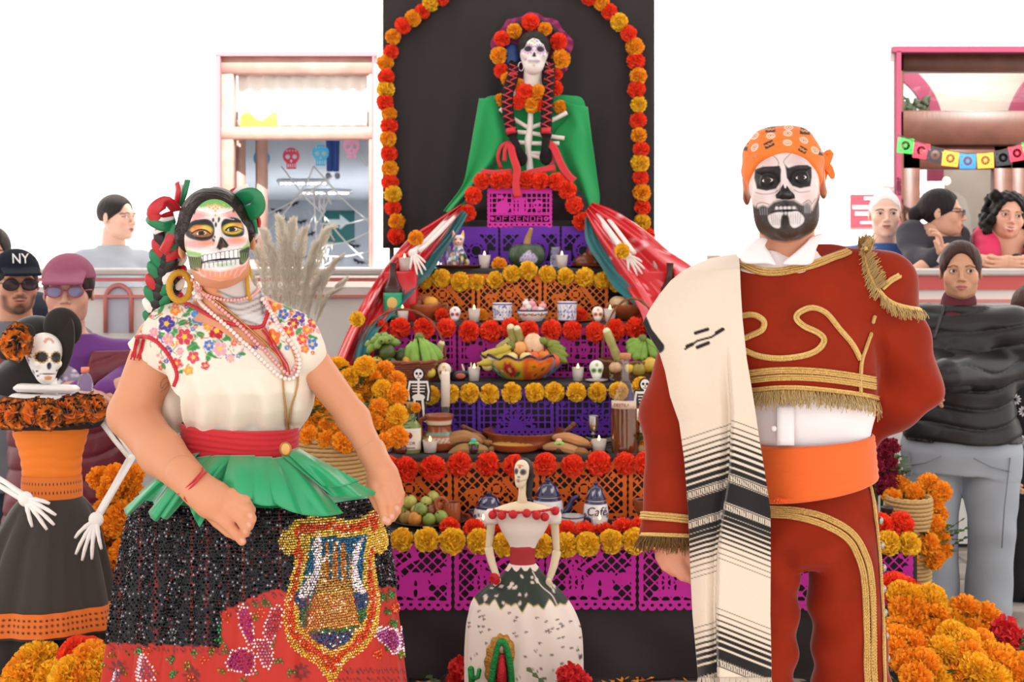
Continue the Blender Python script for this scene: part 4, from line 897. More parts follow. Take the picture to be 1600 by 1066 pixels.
 def braid(name,pts,r,seq,dy):
  mb=MB();q=catmull([W(x,y,d)for x,y,d in pts],40);n=2*len(seq);tt,N,B=frames(q)
  for i in range(n):
   f_=i/(n-1)*38;k=min(int(f_),37);p=q[k]+(q[k+1]-q[k])*(f_-k);sd=-1 if i%2 else 1;d=tt[k]
   ax=d*.78+np.array([1,0,0])*-sd*.62;ax/=np.linalg.norm(ax);bn=np.array([0,-1.,0]);si=np.cross(ax,bn)
   v,f=ball((0,0,0),(r*.62,r*.55,r*1.02),12,9);rr=r*(1-.25*i/n)/r
   mb.add(p+np.array([1,0,0])*sd*r*.46+(v*rr)@np.stack([si,bn,ax],1).T,f,lin(RC[seq[i//2 if False else(i*5+i//3)%len(seq)]]))
  for a in np.linspace(0,39,14).astype(int):v,f=ball(q[a]+np.array([0,r*.3,0]),r*.8,8,6);mb.add(v,f,lin('#1b1414'))
  part(name,mb,mat('ribbon_satin',None,.35,spec=.6),root)
 braid('braid',[(266,368,.02),(258,400,.03),(250,440,.05),(245,480,.07),(246,520,.10)],wr(21),'rgwrgkwrg',0)
 braid('braid',[(272,375,.05),(276,410,.065),(272,455,.08),(268,500,.10)],wr(15),'wrgkrwg',0)
 def bow(loops):
  for col,pts,w in loops:
   q=catmull([W(*p)for p in pts],24);t_=np.gradient(q,axis=0);nn=np.cross(t_,np.array([0.2,.95,.25]));nn/=np.linalg.norm(nn,axis=1)[:,None]+1e-9
   ww_=wr(w)*np.ones(24);G=np.stack([q+np.array([.35,.86,.38])*0+nn*(ww_*k)[:,None]+np.array([0,1,0])*(abs(k)*.006)for k in(-.5,-.25,0,.25,.5)],1)
   part('ribbon_bow',sheet(G,.0016),mat('ribbon_'+col,RC[col],.3,spec=.6,sheen=.2),root)
 bow([('r',[(276,330,-.0),(262,316,-.03),(246,322,-.045),(238,334,-.04),(250,344,-.03),(272,338,-.005)],20),('r',[(274,322,0),(278,300,-.01),(276,285,0)],9),('g',[(280,322,.01),(288,300,.0),(293,281,.01)],10),('w',[(277,322,.012),(283,303,.01),(286,288,.012)],9),('w',[(272,344,-.01),(252,346,-.03),(235,336,-.03),(234,328,-.02)],13),('g',[(274,350,-.01),(254,354,-.03),(236,346,-.03),(230,338,-.02)],15),('g',[(276,352,-.02),(268,366,-.02),(262,382,-.01)],17),('w',[(262,356,-.02),(250,360,-.02),(240,364,-.015)],6),('r',[(272,362,-.02),(262,380,-.02),(254,395,0)],16)])
 bow([('g',[(368,322,-.0),(380,308,-.03),(398,306,-.045),(403,322,-.04),(392,332,-.03),(372,330,-.01)],24),('w',[(362,310,.005),(374,298,-.005),(389,292,0)],12),('r',[(360,304,.01),(362,300,.012),(368,297,.015)],8),('g',[(386,328,-.01),(394,345,-.015),(396,364,0)],14),('r',[(398,330,.0),(404,345,.0),(403,355,.005)],7),('w',[(380,336,.0),(392,352,.005),(402,364,.01),(396,372,.015)],9)])
 return root
WOMAN=build_woman()
# ------------------------------------------------ the dancer in the rust velvet suit
def bandY(rows,ang=0.0,n=120,k=40,disp=None,e=2.0):
 r=catmull(np.array(rows,float),k);t=np.arange(n)*2*PI/n;out=[]
 for y,xl,xr,dy,dep,tl in r:
  c=W((xl+xr)/2,y,dy);a=wr((xr-xl)/2);b=a*dep
  x,yy=np.cos(t),np.sin(t);x,yy=np.sign(x)*abs(x)**(2/e),np.sign(yy)*abs(yy)**(2/e)
  q=np.ones(n)if disp is None else 1+disp(t,y)
  out.append(np.stack([c[0]+a*x*q,c[1]+b*yy*q,c[2]-wr(tl)*x],-1))
 return np.array(out)
def fringe(S,pts,n,length,dirpx,off,r=.0009,seed=1,sag=.004,fb=None):
 """hundreds of short metallic threads hanging from a line"""
 rs=np.random.RandomState(seed);o,nn=on_surf(S,pts,n,off,fb);mb=MB()
 d0=np.array([dirpx[0],0,-dirpx[1]],float);d0/=np.linalg.norm(d0)
 for p,m in zip(o,nn):
  for _ in range(2):
   L=length*rs.uniform(.75,1.1);d=d0+rs.randn(3)*.16+m*.12
   a=p+rs.randn(3)*.0015;b=a+d*L*.55+m*sag;c=a+d*L+m*sag*.6+rs.randn(3)*.002
   mb.add(*tube(np.array([a,b,c]),r,3,False))
 return mb
def build_man():
 R=rotm(yaw=-.20,pitch=-.06,roll=-.075);hs=np.array([1.10,1.05,1.10])
 HC=solve_head((1225.5,279),R,hs,YW)
 hv,hf=head_sdf(True,True,-.15,1.0,0,.0040).run(.0016);Wd=place(hv,HC,R,hs);u,v=proj(Wd)
 z=lambda*a:[(1130+x*.18762,190+y*.18762)for x,y in a]
 skin='#cf9376';pt=Paint(u,v,skin);pt.mask=np.clip((.02-hv[:,1])/.02,0,1)
 e=lambda x,y,rx,ry,c,ang=0,a=1.,soft=1.5:pt.ell(1130+x*.18762,190+y*.18762,rx*.18762,ry*.18762,c,ang,a,soft)
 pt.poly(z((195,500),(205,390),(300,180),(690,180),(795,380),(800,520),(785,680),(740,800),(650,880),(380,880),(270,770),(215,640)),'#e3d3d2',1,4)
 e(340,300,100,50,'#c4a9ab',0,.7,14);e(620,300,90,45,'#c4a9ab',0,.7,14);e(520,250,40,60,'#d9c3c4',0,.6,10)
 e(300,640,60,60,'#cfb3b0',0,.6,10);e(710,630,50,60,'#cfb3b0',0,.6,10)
 pt.poly(z((265,400),(330,375),(420,372),(470,368),(482,400),(478,500),(440,560),(360,576),(280,560),(258,470)),'#1c191b',1,2)
 pt.poly(z((515,360),(540,385),(620,362),(700,362),(735,380),(738,460),(725,540),(640,556),(575,535),(530,470)),'#1c191b',1,2)
 e(378,482,44,17,'#6b4a42',.03,.9,2);e(645,462,44,17,'#6b4a42',-.03,.9,2)
 pt.line(z((285,505),(330,480),(380,462),(430,472)),1.3,'#080708',1,1,1);pt.line(z((590,470),(640,444),(690,455),(715,475)),1.3,'#080708',1,1,1)
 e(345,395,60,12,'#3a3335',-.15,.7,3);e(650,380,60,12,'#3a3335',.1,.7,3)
 for a in((368,220),(378,255),(440,305),(460,340),(458,370)),((572,225),(560,265),(510,320),(508,350),(525,375)):pt.line(z(*a),1.0,'#4b4045',.9,1,1)
 pt.line(z((270,590),(330,605),(420,595),(450,570)),1.2,'#7e6d72',.8,1.2,1);pt.line(z((590,570),(640,590),(720,580)),1.2,'#7e6d72',.8,1.2,1)
 pt.line(z((275,720),(285,685),(330,675),(380,690)),1.6,'#8a787c',.9,1.2,1);pt.line(z((665,680),(710,655),(735,680)),1.6,'#8a787c',.9,1.2,1);pt.line(z((730,700),(770,640)),1.2,'#8a787c',.8,1.2)
 pt.line(z((440,590),(500,530)),1.4,'#8a787c',.7,1.4)
 pt.poly(z((500,520),(512,555),(522,555),(530,530),(560,575),(595,610),(598,640),(545,650),(520,645),(500,650),(440,640),(435,610),(470,575)),'#151215',1,1.2)
 e(535,605,24,10,'#4e4a50',.2,.8,3)
 rs=np.random.RandomState(5);sp=rs.rand(len(u))
 bpoly=z((170,580),(225,690),(290,720),(330,700),(372,712),(420,670),(500,650),(590,655),(650,690),(690,700),(740,740),(800,610),(850,620),(830,800),(740,930),(640,985),(520,1005),(400,990),(260,900),(180,760))
 pt.poly(bpoly,'#1f1716',.95,5)
 e(330,745,40,38,'#3f4348',0,.9,4);e(700,725,32,50,'#4a4d54',0,.9,4)
 for i in range(4):pt.line(z((305+i*20,725),(312+i*18,775)),1.2,'#aaa8ac',.6,1.4);pt.line(z((680+i*16,690),(682+i*15,760)),1.2,'#b9b6ba',.6,1.4)
 pt.poly(z((425,735),(440,715),(520,705),(605,705),(625,740),(520,742)),'#8d8688',.9,2)
 pt.poly(z((372,790),(400,770),(470,752),(490,765),(480,830),(470,885),(420,880),(385,840)),'#d9d2d4',1,2.2,1)
 pt.poly(z((545,760),(610,745),(655,775),(675,810),(660,850),(600,885),(565,870),(548,820)),'#d9d2d4',1,2.2,1)
 for i in range(5):pt.line(z((400+i*17,775),(410+i*13,860)),.9,'#7b7478',.7,.9);pt.line(z((562+i*20,765),(570+i*17,855)),.9,'#7b7478',.7,.9)
 for x in(445,480,515,550,590):e(x,720,13,14,'#d8d4d6',0,.85,1.5)
 for x in(490,520,550):e(x,765,12,18,'#d2cdd0',0,.9,1.5)
 pt.line(z((400,760),(450,742),(520,738),(600,738),(650,748)),1.9,'#120e10',1,1.1,1)
 e(515,835,36,60,'#241d1d',0,.95,4)
 inb=(np.abs(pt.c-lin('#1f1716')).sum(1)<.12);pt.c[inb&(sp>.7)]*=1.3;pt.c[inb&(sp<.3)]*=.6
 g=Sdf();g.add(s_cone(HC+R@np.array([0,.03,-.07]),W(1232,430,.06),wr(41),wr(47)),.02)
 g.add(s_cone(W(1110,470,.06),W(1380,462,.05),wr(40),wr(40)),.06)
 g.add(s_ell(W(1245,540,.05),(wr(105),wr(70),wr(110))),.06);g.add(s_ell(W(1266,680,.05),(wr(80),wr(52),wr(110))),.06)
 g.add(s_cone(W(1095,480,.06),W(1052,650,.06),wr(40),wr(36)),.03);g.add(s_cone(W(1052,650,.06),W(1050,842,-.01),wr(36),wr(23)),.02)
 g.add(s_cone(W(1385,470,.05),W(1425,605,.1),wr(38),wr(34)),.03);g.add(s_cone(W(1425,605,.1),W(1330,690,.2),wr(34),wr(22)),.02)
 g.add(s_ell(W(1300,705,.215),(wr(35),wr(14),wr(22))),.02)
 for a,b,c in(((1198,830),(1182,1090),(1180,1365)),((1316,830),(1332,1090),(1338,1365))):
  g.add(s_cone(W(*a,.04),W(*b,.04),wr(44),wr(40)),.01);g.add(s_cone(W(*b,.04),W(*c,.06),wr(40),wr(28)),.02)
 g.add(s_ell(W(1262,800,.045),(wr(78),wr(44),wr(44))),.02)
 bv,bf=g.run(.004)
 h=Sdf()
 def chain(pts,rs_,k=.0015):
  q=[W(*p)for p in pts]
  for i in range(len(q)-1):h.add(s_cone(q[i],q[i+1],wr(rs_[i]),wr(rs_[i+1])),k if i else .007)
 chain([(1050,825,-.005),(1052,846,-.015),(1054,856,-.02)],[24,22,24],.01)
 h.add(s_ell(W(1055,862,-.022),(wr(30),wr(15),wr(26))),.018)
 chain([(1034,870,-.02),(1040,884,-.028),(1053,893,-.03),(1062,897,-.026)],[10,8.5,8,6.5]);chain([(1046,876,-.032),(1055,890,-.04),(1067,900,-.04),(1074,904,-.034)],[10.5,9,8.2,6.6])
 chain([(1058,878,-.034),(1067,891,-.042),(1077,902,-.042),(1082,908,-.036)],[10.5,9,8,6.5]);chain([(1069,876,-.03),(1078,888,-.037),(1085,900,-.037),(1087,908,-.032)],[10,8.5,7.8,6.2]);chain([(1075,862,-.03),(1086,876,-.045),(1091,890,-.05),(1091,899,-.048)],[11,9.5,8.5,7])
 vv,ff=h.run(.0019)
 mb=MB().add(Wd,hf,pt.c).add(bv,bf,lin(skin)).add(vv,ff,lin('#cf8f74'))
 base=(W(1255,900,.05)[0],YW+.05,0)
 root=part('person',mb,SKIN,None,True,base)
 tag(root,'man with black and white skull face paint, orange bandana and rust velvet suit','person')
 for e_ in eye_mesh(HC,R,hs,(-.21,-1,.02),'#2a1812'):part('eye',e_,EYE,root)
 g=Sdf();g.add(s_ell((0,.016,.032),(.0815,.1035,.090)));g.add(s_box((0,.02,.062),(.066,.07,.042),.035),.03)
 def bcut(X,Y,Z):return np.interp(Y,[-.10,-.085,-.05,0,.06,.12],[.070,.062,.026,-.012,-.035,-.05])-Z-np.minimum(X*X*0,0)
 g.clip(bcut);g.disp(lambda X,Y,Z:.0015*np.sin(X*60+Z*120)+.001*wob(X*90,Y*60,Z*90,1,4));vv,ff=g.run(.0022)
 wv=place(vv,HC,R,hs);uu,ww=proj(wv);pb=Paint(uu,ww,'#f0782c');pb.mask=(vv[:,1]<.06).astype(float)
 zz=lambda x,y:(1130+x*.18762,190+y*.18762)
 for x,y,w_,h_,a in((392,65,42,24,-.05),(682,78,42,30,.1),(382,190,42,26,-.45),(662,235,36,24,.5),(190,200,16,44,.1),(265,285,20,10,-.5),(800,120,20,26,.6),(825,250,26,34,.3)):
  c,s=math.cos(a),math.sin(a);pb.poly([zz(x+i*w_*c-j*h_*s,y+i*w_*s+j*h_*c)for i,j in((-1,-1),(1,-1),(1,1),(-1,1))],'#332a26',1,1.2)
  for q in range(5):pb.ell(*zz(x+(q-2)*w_*.35*c,y+(q-2)*w_*.35*s+((q%2)-.5)*8),2.2,1.3,'#d98a52',0,.9,1)
 for x,y,a in((262,120,-.6),(395,118,-.1),(538,98,.05),(672,155,.5),(262,215,-.9),(535,175,.1),(545,48,0),(765,240,.7)):
  pb.ell(*zz(x,y),7,4.6,'#f7e6da',a,.8,1.2);pb.ell(*zz(x,y),5,2.9,'#ef7a30',a,1,1);pb.ell(*zz(x,y),3,1.7,'#f7e6da',a,.8,1);pb.ell(*zz(x,y),1.3,.9,'#3b2a22',a,1,.8)
 bm=mat('bandana_cotton',None,.8,sheen=.2,bump=(300,.12));bd=part('bandana',(wv,ff,pb.c),bm,root)
 t=MB()
 for pts,ws in(([(1284,262,.06),(1294,262,.05),(1300,275,.05),(1298,279,.05)],[10,14,10,3]),([(1283,255,.07),(1290,245,.06),(1297,240,.06),(1292,262,.055)],[8,14,12,6]),([(1276,235,.05),(1287,248,.05),(1290,262,.05),(1287,285,.055)],[10,13,12,5])):
  q=catmull([W(*p)for p in pts],16);w_=np.interp(np.linspace(0,1,16),np.linspace(0,1,len(ws)),ws)
  v_,f_=ribbon(q,np.tile(np.array([.2,-.97,.1]),(16,1)),wr(1)*w_,.003,5);t.add(v_,f_,lin('#f0782c'))
 v_,f_=ball(W(1283,257,.06),(wr(8),wr(8),wr(10)),12,8);t.add(v_,f_,lin('#3a2c26'));part('bandana_knot',t,bm,bd)
 shirt=mat('shirt_white','#f2eaec',.75,sheen=.1,bump=(25,.25));g=Sdf()
 g.add(s_col([(W(0,y)[2],W(cx,y)[0],YW+.045,wr(a),wr(b))for y,cx,a,b in((392,1232,50,46),(404,1234,58,50),(425,1240,100,58),(470,1246,120,66),(560,1255,118,80),(620,1266,104,76),(655,1270,103,76),(690,1273,92,68),(704,1274,82,60))],0,2.2),.03)
 g.disp(lambda X,Y,Z:.004*wob(X*30,Y*20,Z*30,1,6));g.sub(s_cone(W(1238,408,-.06),W(1232,300,.0),wr(20),wr(64)),.01)
 vv,ff=g.run(.004);st=part('shirt',(vv,ff),shirt,root)
 for pts in([(1200,372),(1186,372),(1172,382),(1157,402),(1165,412),(1196,412),(1212,414),(1204,396),(1196,384)],[(1268,370),(1285,366),(1276,388),(1268,412),(1240,414),(1223,412),(1243,394),(1258,380)]):
  q=catmull(pts,40,True);c=q.mean(0);dep=lambda x,y:-.035-.0007*(y-372)+.0013*abs(x-1230)*.45
  rg=[[W(c[0]+(x-c[0])*k,c[1]+(y-c[1])*k,dep(c[0]+(x-c[0])*k,c[1]+(y-c[1])*k)-o)for x,y in q]for k,o in((.02,.004),(.5,.005),(.85,.004),(1,0),(.9,-.008),(.5,-.012))]
  part('collar',loft(np.array(rg)),shirt,st)
 part('placket',sheet(np.array([[W(1214+i*9,632+k*8,-.062-.004*math.sin(k*.4)-.001*i)for i in range(4)]for k in range(9)]),.002),shirt,st)
 v_,f_=ball(W(1209,670,-.072),(wr(4.5),wr(2),wr(4.5)),14,8);part('button',(v_,f_),mat('shell_button','#e8dfe0',.2,coat=.4),st)
 vel=mat('rust_velvet','#8c250d',.85,sheen=.3,sheenrough=.3,spec=.2,vary=(9,.14),bump=(14,.35));g=Sdf()
 g.add(s_col([(W(0,y)[2],W(cx,y)[0],YW+dy,wr(a),wr(b))for y,cx,a,b,dy in((400,1240,60,56,.055),(415,1244,92,60,.055),(440,1245,140,68,.05),(480,1250,146,80,.045),(540,1252,128,92,.04),(590,1262,112,92,.04),(640,1270,104,90,.04))],0,2.2),.02)
 g.add(s_cone(W(1100,470,.06),W(1056,640,.06),wr(52),wr(52)),.05);g.add(s_cone(W(1056,640,.06),W(1044,850,-.01),wr(50),wr(43)),.03)
 g.add(s_cone(W(1250,412,.06),W(1378,446,.05),wr(36),wr(50)),.03);g.add(s_cone(W(1378,456,.05),W(1420,600,.09),wr(54),wr(49)),.05);g.add(s_cone(W(1420,600,.09),W(1325,700,.2),wr(49),wr(36)),.03)
 def fold(X,Y,Z):
  a=wob(X*16,Y*14,Z*17+X*13,1,1)*.009;right=np.clip((X-W(1375,0)[0])/.02,0,1)
  return a+right*np.clip((W(0,480)[2]-Z)/.05,0,1)*.006*np.sin(((X-W(1420,0)[0])*.8+(Z-W(0,600)[2])*1.0)*48+3*Y)
 g.disp(fold)
 hemz=lambda X:np.interp(np.ravel(X),[W(x,0)[0]for x in(1120,1172,1260,1373,1378,1400)],[W(0,y)[2]for y in(614,612,610,626,900,900)]).reshape(np.shape(X))
 g.clip(lambda X,Y,Z:np.where(X>W(1110,0)[0],np.where(Y<YW+.19,hemz(X)-Z,-1.),W(0,846)[2]-Z))
 nk=lambda X:np.interp(np.ravel(X),[W(x,0)[0]for x in(1130,1158,1190,1232,1280,1330,1350)],[W(0,y)[2]for y in(380,408,420,420,404,386,370)]).reshape(np.shape(X))
 g.clip(lambda X,Y,Z:Z-nk(X)-np.maximum(0,Y-YW-.03)*.6)
 vv,ff=g.run(.0036);jk=part('jacket',(vv,ff),vel,root);SJ=Surf(jk,st)
 gold=mat('gold_braid','#ecc67e',.38,metal=.75,bump=(420,1.0));gold2=mat('gold_thread','#c8aa72',.4,metal=.6)
 def trim(name,pts,w,par,S,n=90,two=False,off=.0035):
  o,nn=on_surf(S,pts,n,off,YW-.07);o=np.array([np.convolve(np.pad(o[:,i],2,'edge'),np.ones(5)/5,'valid')for i in range(3)]).T
  mb=MB().add(*ribbon(o,nn,wr(w),.003,5));k=np.arange(len(o));t_=np.gradient(o,axis=0);t_/=np.linalg.norm(t_,axis=1)[:,None];b_=np.cross(t_,nn)
  o2=catmull(o,len(o)*5);b2=catmull(b_,len(o)*5);n2=catmull(nn,len(o)*5);ph=np.arange(len(o2))*1.05
  for s,kk in((1,.30),(-1,.30),(1,0))if w>9 else((1,.18),):
   mb.add(*tube(o2+b2*(wr(w)*(s*kk+.10*np.sin(ph+s)))[:,None]+n2*(.0022+.0009*np.cos(ph))[:,None],wr(1.3 if w>9 else 1.6),5))
  return part(name,mb,gold,par)
 trim('gold_trim',[(1157,413),(1190,425),(1230,424),(1280,411),(1328,394)],13,jk,SJ)
 trim('gold_trim',[(1158,494),(1178,492),(1194,502),(1191,516),(1175,524),(1162,530)],9,jk,SJ,50);trim('gold_trim',[(1162,546),(1186,556),(1219,560),(1257,555),(1279,545),(1287,531),(1277,520),(1256,510),(1244,498),(1250,488),(1269,482),(1290,490),(1310,514),(1331,539),(1343,562)],9,jk,SJ,160)
 for o_ in(-5.5,5.5):trim('gold_trim',[(1166,588+o_),(1215,584+o_),(1269,585+o_),(1320,591+o_),(1366,599+o_)],10,jk,SJ)
 trim('gold_trim',[(1360,520),(1352,542),(1345,564),(1343,590),(1343,614)],7,jk,SJ,60);trim('gold_trim',[(1170,609),(1215,605),(1260,606),(1320,613),(1372,622)],7,jk,SJ)
 trim('gold_trim',[(1377,451),(1390,440),(1405,431)],9,jk,SJ,30);trim('gold_trim',[(1350,388),(1358,425),(1374,456),(1396,474),(1440,486)],7,jk,SJ,70);trim('gold_trim',[(1366,492),(1362,505)],6,jk,SJ,12)
 trim('gold_trim',[(1004,806),(1020,807),(1050,809),(1080,812)],13,jk,SJ,50);trim('gold_trim',[(1003,836),(1020,836),(1050,837),(1080,838)],6,jk,SJ,50)
 part('fringe',fringe(SJ,[(1172,613),(1215,609),(1260,610),(1320,617),(1372,627)],210,.029,(0,1),.003,seed=2),gold2,jk,kind='stuff')
 part('fringe',fringe(SJ,[(1003,838),(1020,838),(1050,839),(1082,840)],120,.031,(-.1,1),.003,seed=3),mat('bronze_thread','#7d5c34',.45,metal=.5),jk,kind='stuff')
 for sd,pts,d_ in((4,[(1350,384),(1358,425),(1374,456)],(-.5,.8)),(5,[(1348,384),(1356,420),(1372,452)],(.6,-.5)),(6,[(1374,458),(1396,475),(1440,487)],(.1,1)),(7,[(1340,388),(1352,384),(1360,396)],(.2,-1))):
  part('fringe',fringe(SJ,pts,90,.022,d_,.004,seed=sd,fb=YW),gold2,jk,kind='stuff')
 g=Sdf();g.add(s_col([(W(0,y)[2],W(cx,y)[0],YW+.045,wr(a),wr(b))for y,cx,a,b in((735,1274,88,58),(770,1272,94,64),(800,1270,102,74),(850,1270,104,76),(872,1268,92,66),(892,1262,50,46))],0,2.2),.03)
 for x0,x1,x2 in((1194,1182,1178),(1316,1332,1338)):g.add(s_cone(W(x0,850,.045),W(x1,1080,.045),wr(60),wr(59)),.014);g.add(s_cone(W(x1,1080,.045),W(x2,1385,.05),wr(59),wr(54)),.02)
 def tf(X,Y,Z):
  cz=W(0,890)[2];cx=W(1246,0)[0];d=np.sqrt((X-cx)**2+(Z-cz)**2)
  return .008*np.sin(d*70+2*np.arctan2(Z-cz,X-cx))*np.exp(-d*3.2)*(1-np.exp(-d*22))+.006*wob(X*15,Y*10,Z*17+X*20,1,8)
 g.disp(tf);g.clip(lambda X,Y,Z:.03-Z);vv,ff=g.run(.0042);tr=part('trousers',(vv,ff),vel,root);ST=Surf(tr)
 for o_ in(-5,5):trim('gold_trim',[(1200,799+o_),(1242,803+o_),(1286-o_*.3,814+o_),(1325-o_*.7,836+o_*.8),(1347-o_,871+o_*.3),(1356-o_,915),(1358-o_,993),(1360-o_,1080)],10,tr,ST,150)
 trim('gold_trim',[(1353,742),(1364,788),(1371,853),(1376,928),(1379,993),(1381,1075)],7,tr,ST,120)
 for x,y in((1379,814),(1381,853),(1384,888),(1384,921),(1386,958),(1388,995),(1390,1030)):v_,f_=ball(W(x-3,y,.01),(wr(4.5),wr(4),wr(6.5)),12,8);part('button',(v_,f_),mat('silver_dark','#a79f98',.25,metal=.9),tr)
 for x in(1186,1334):sm=Sdf().add(s_cone(W(x,1385,.09),W(x,1398,-.06),wr(34),wr(26))).clip(lambda X,Y,Z:.003-Z);part('shoe',sm.run(.006),mat('shoe_black','#1a1717',.35),root)
 rg=bandY([(684,1176,1362,.045,.90,-8),(692,1170,1366,.045,.92,-9),(730,1167,1369,.045,.92,-13),(758,1167,1371,.045,.92,-17),(764,1172,1367,.045,.90,-18)],0,180,50,lambda t,y:.006*np.sin(y*.45+2*np.sin(t*1.5+.6))+.004*np.sin(y*1.1+t*3))
 sa=part('waist_sash',loft(rg,False),mat('orange_cotton','#e9641f',.75,sheen=.3,bump=(60,.35,(.3,1,1.5))),root)
 k_=MB()
 for i in range(14):k_.add(*tube([W(1215+i*.6,778,-.085),W(1208+i*2.4+rnd.uniform(-2,2),784+rnd.uniform(-2,4),-.095)],wr(1.5),5))
 part('sash_tassel',k_,mat('orange_thread','#e0591c',.8),sa)
 Lx=[(404,1112,.10),(412,1092,.05),(424,1068,.01),(440,1048,-.01),(462,1030,-.02),(485,1015,-.03),(505,1005,-.035),(525,1015,-.045),(548,1030,-.05),(580,1040,-.055),(620,1048,-.06),(660,1062,-.065),(720,1070,-.075),(800,1076,-.085),(880,1079,-.095),(960,1083,-.10),(1058,1092,-.10)]
 Rx=[(398,1150,.07),(404,1155,.02),(420,1156,-.055),(450,1157,-.075),(500,1160,-.108),(560,1166,-.12),(620,1176,-.125),(680,1185,-.12),(740,1195,-.125),(800,1204,-.128),(880,1204,-.13),(960,1203,-.13),(1058,1205,-.13)]
 L=np.array(Lx,float);Rr=np.array(Rx,float);ys=np.concatenate([np.linspace(404,440,14),np.linspace(443,1058,400)]);ns=130;G=np.zeros((len(ys),ns,3));UV=np.zeros((len(ys),ns,2))
 s=np.linspace(0,1,ns)
 for i,y in enumerate(ys):
  t=(y-404)/(1058-404);yl=y;yr=y-6+6*t
  xl,dl=np.interp(y,L[:,0],L[:,1]),np.interp(y,L[:,0],L[:,2]);xr,dr=np.interp(yr,Rr[:,0],Rr[:,1]),np.interp(yr,Rr[:,0],Rr[:,2])
  fx=np.interp(y,[400,560,648,744,797,862,950,1066],[1130,1138,1144,1140,1131,1122,1120,1122]);sf=np.clip((fx-xl)/(xr-xl),.15,.85)
  dep=dl+(dr-dl)*s-.02*np.sin(PI*s)
  k=np.clip((y-540)/90,0,1);step=np.clip((s-sf)/.03,0,1)*np.clip(1-(s-sf)/(1-sf)*.5,0,1)
  dep=dep-.026*k*step+.010*k*np.clip(1-np.abs(s-sf+.05)/.09,0,1)*(s<sf)-.012*k*np.sin(np.clip(s/sf,0,1)*PI)
  dep=dep-.006*np.sin(s*9+y*.012)*np.clip((y-430)/100,0,1)
  for j in range(ns):G[i,j]=W(xl+(xr-xl)*s[j],y+(yr-y)*s[j],dep[j])
  UV[i,:,0]=xl+(xr-xl)*s;UV[i,:,1]=np.where(s<sf,y+(UV[i,:,0]-1105)*.30,y+8-(UV[i,:,0]-1165)*.40)
 uu,tt=UV[...,0].ravel(),UV[...,1].ravel();yy=np.repeat(ys,ns);pc=Paint(uu,yy,'#decdbb')
 blk=np.zeros(len(tt))
 def bar(c,w):return np.clip(.5+(w/2-np.abs(tt-c))/1.3,0,1)
 cen=[(676,1.2),(686,1.8),(695,2.6),(704,3.2),(713,4.2),(723,5.2),(733,6.2),(744,7.5),(754.5,8),(789.5,33),(823,8),(831,7),(839,6),(847,5),(855,4.2),(863,3.4),(871,2.6),(880,1.8),(889,1.2),(897,1.0),(976,1.1),(985,1.8),(994,2.6),(1003,3.6),(1012,4.8),(1021,6),(1031,7.5),(1046,16)]
 for c,w in cen:blk=np.maximum(blk,bar(c,w))
 for c in(766,813.5,1060):blk=np.maximum(blk,bar(c,8)*np.where(np.sin(uu*1.9)>.1,.88,.1));blk=np.maximum(blk,bar(c-5.5,2));blk=np.maximum(blk,bar(c+5.5,2))
 pc.mix(blk,'#191617')
 pc.line([(1071,547),(1090,535),(1112,530),(1131,519)],3.4,'#191617',1,1.2);pc.line([(1074,543),(1082,540)],6,'#191617');pc.line([(1120,524),(1129,519)],6,'#191617');pc.line([(1087,523),(1106,518)],5.5,'#191617',1,1.5);pc.line([(1090,545),(1107,539)],6,'#191617',1,1.5)
 pc.line([(1003,500),(1012,520),(1030,543)],18,'#1f1b1b',1,1.5)
 v_,f_=sheet(G,.004);sr=part('sarape',(v_,f_,np.vstack([pc.c,pc.c])),mat('sarape_wool',None,.9,sheen=.35,bump=(260,.25)),root)
 bk=np.array([[W(1105+j*9,404-4*(j<3)+i*30,.10+.03*math.sin(i*.35)+.04*(i>0))for j in range(7)]for i in range(9)]);part('sarape_back',sheet(bk,.004),mat('sarape_plain','#decdbb',.9,sheen=.35),sr)
 fr_=MB();rs=np.random.RandomState(9)
 for j in range(0,ns,2):
  p=G[-1,j]
  for _ in range(2):fr_.add(*tube([p,p+np.array([rs.uniform(-.006,.006),-.004,-.02]),p+np.array([rs.uniform(-.012,.012),-.006,-.05])],.0013,4))
 part('fringe',fr_,mat('wool_fringe','#d9cabb',.9),sr,kind='stuff')
 return root
MAN=build_man()
# ------------------------------------------------ small builders: paper, flowers, pots
def fillcut(w,h,nx,nz,field):
 """marching squares: the part of a w x h sheet where field < 0, as real cut paper (x right, z up, origin bottom left)"""
 xs=np.linspace(0,w,nx);zs=np.linspace(0,h,nz);X,Z=np.meshgrid(xs,zs,indexing='ij');f=field(X,Z);f=np.where(np.abs(f)<1e-7,-1e-7,f)
 V=[];idx={};T=[];Q=[]
 def vid(k,x,z):
  if k not in idx:idx[k]=len(V);V.append((x,0,z))
  return idx[k]
 s=f<0
 for i in range(nx-1):
  for j in range(nz-1):
   c=[(i,j),(i+1,j),(i+1,j+1),(i,j+1)];b=[s[q]for q in c]
   if not any(b):continue
   pl=[]
   for k in range(4):
    a,d=c[k],c[(k+1)%4]
    if b[k]:pl.append(vid(a,xs[a[0]],zs[a[1]]))
    if b[k]!=b[(k+1)%4]:
     t=f[a]/(f[a]-f[d]);pl.append(vid((min(a,d),max(a,d)),xs[a[0]]+(xs[d[0]]-xs[a[0]])*t,zs[a[1]]+(zs[d[1]]-zs[a[1]])*t))
   if len(pl)==4:Q.append(pl)
   elif len(pl)>=3:
    for k in range(1,len(pl)-1):T.append((pl[0],pl[k],pl[k+1]))
 v=np.array(V,float);F_=[]
 if Q:F_.append(np.array(Q))
 if T:F_.append(np.array(T))
 return v,F_
def mn(*a):
 r=a[0]
 for q in a[1:]:r=np.minimum(r,q)
 return r
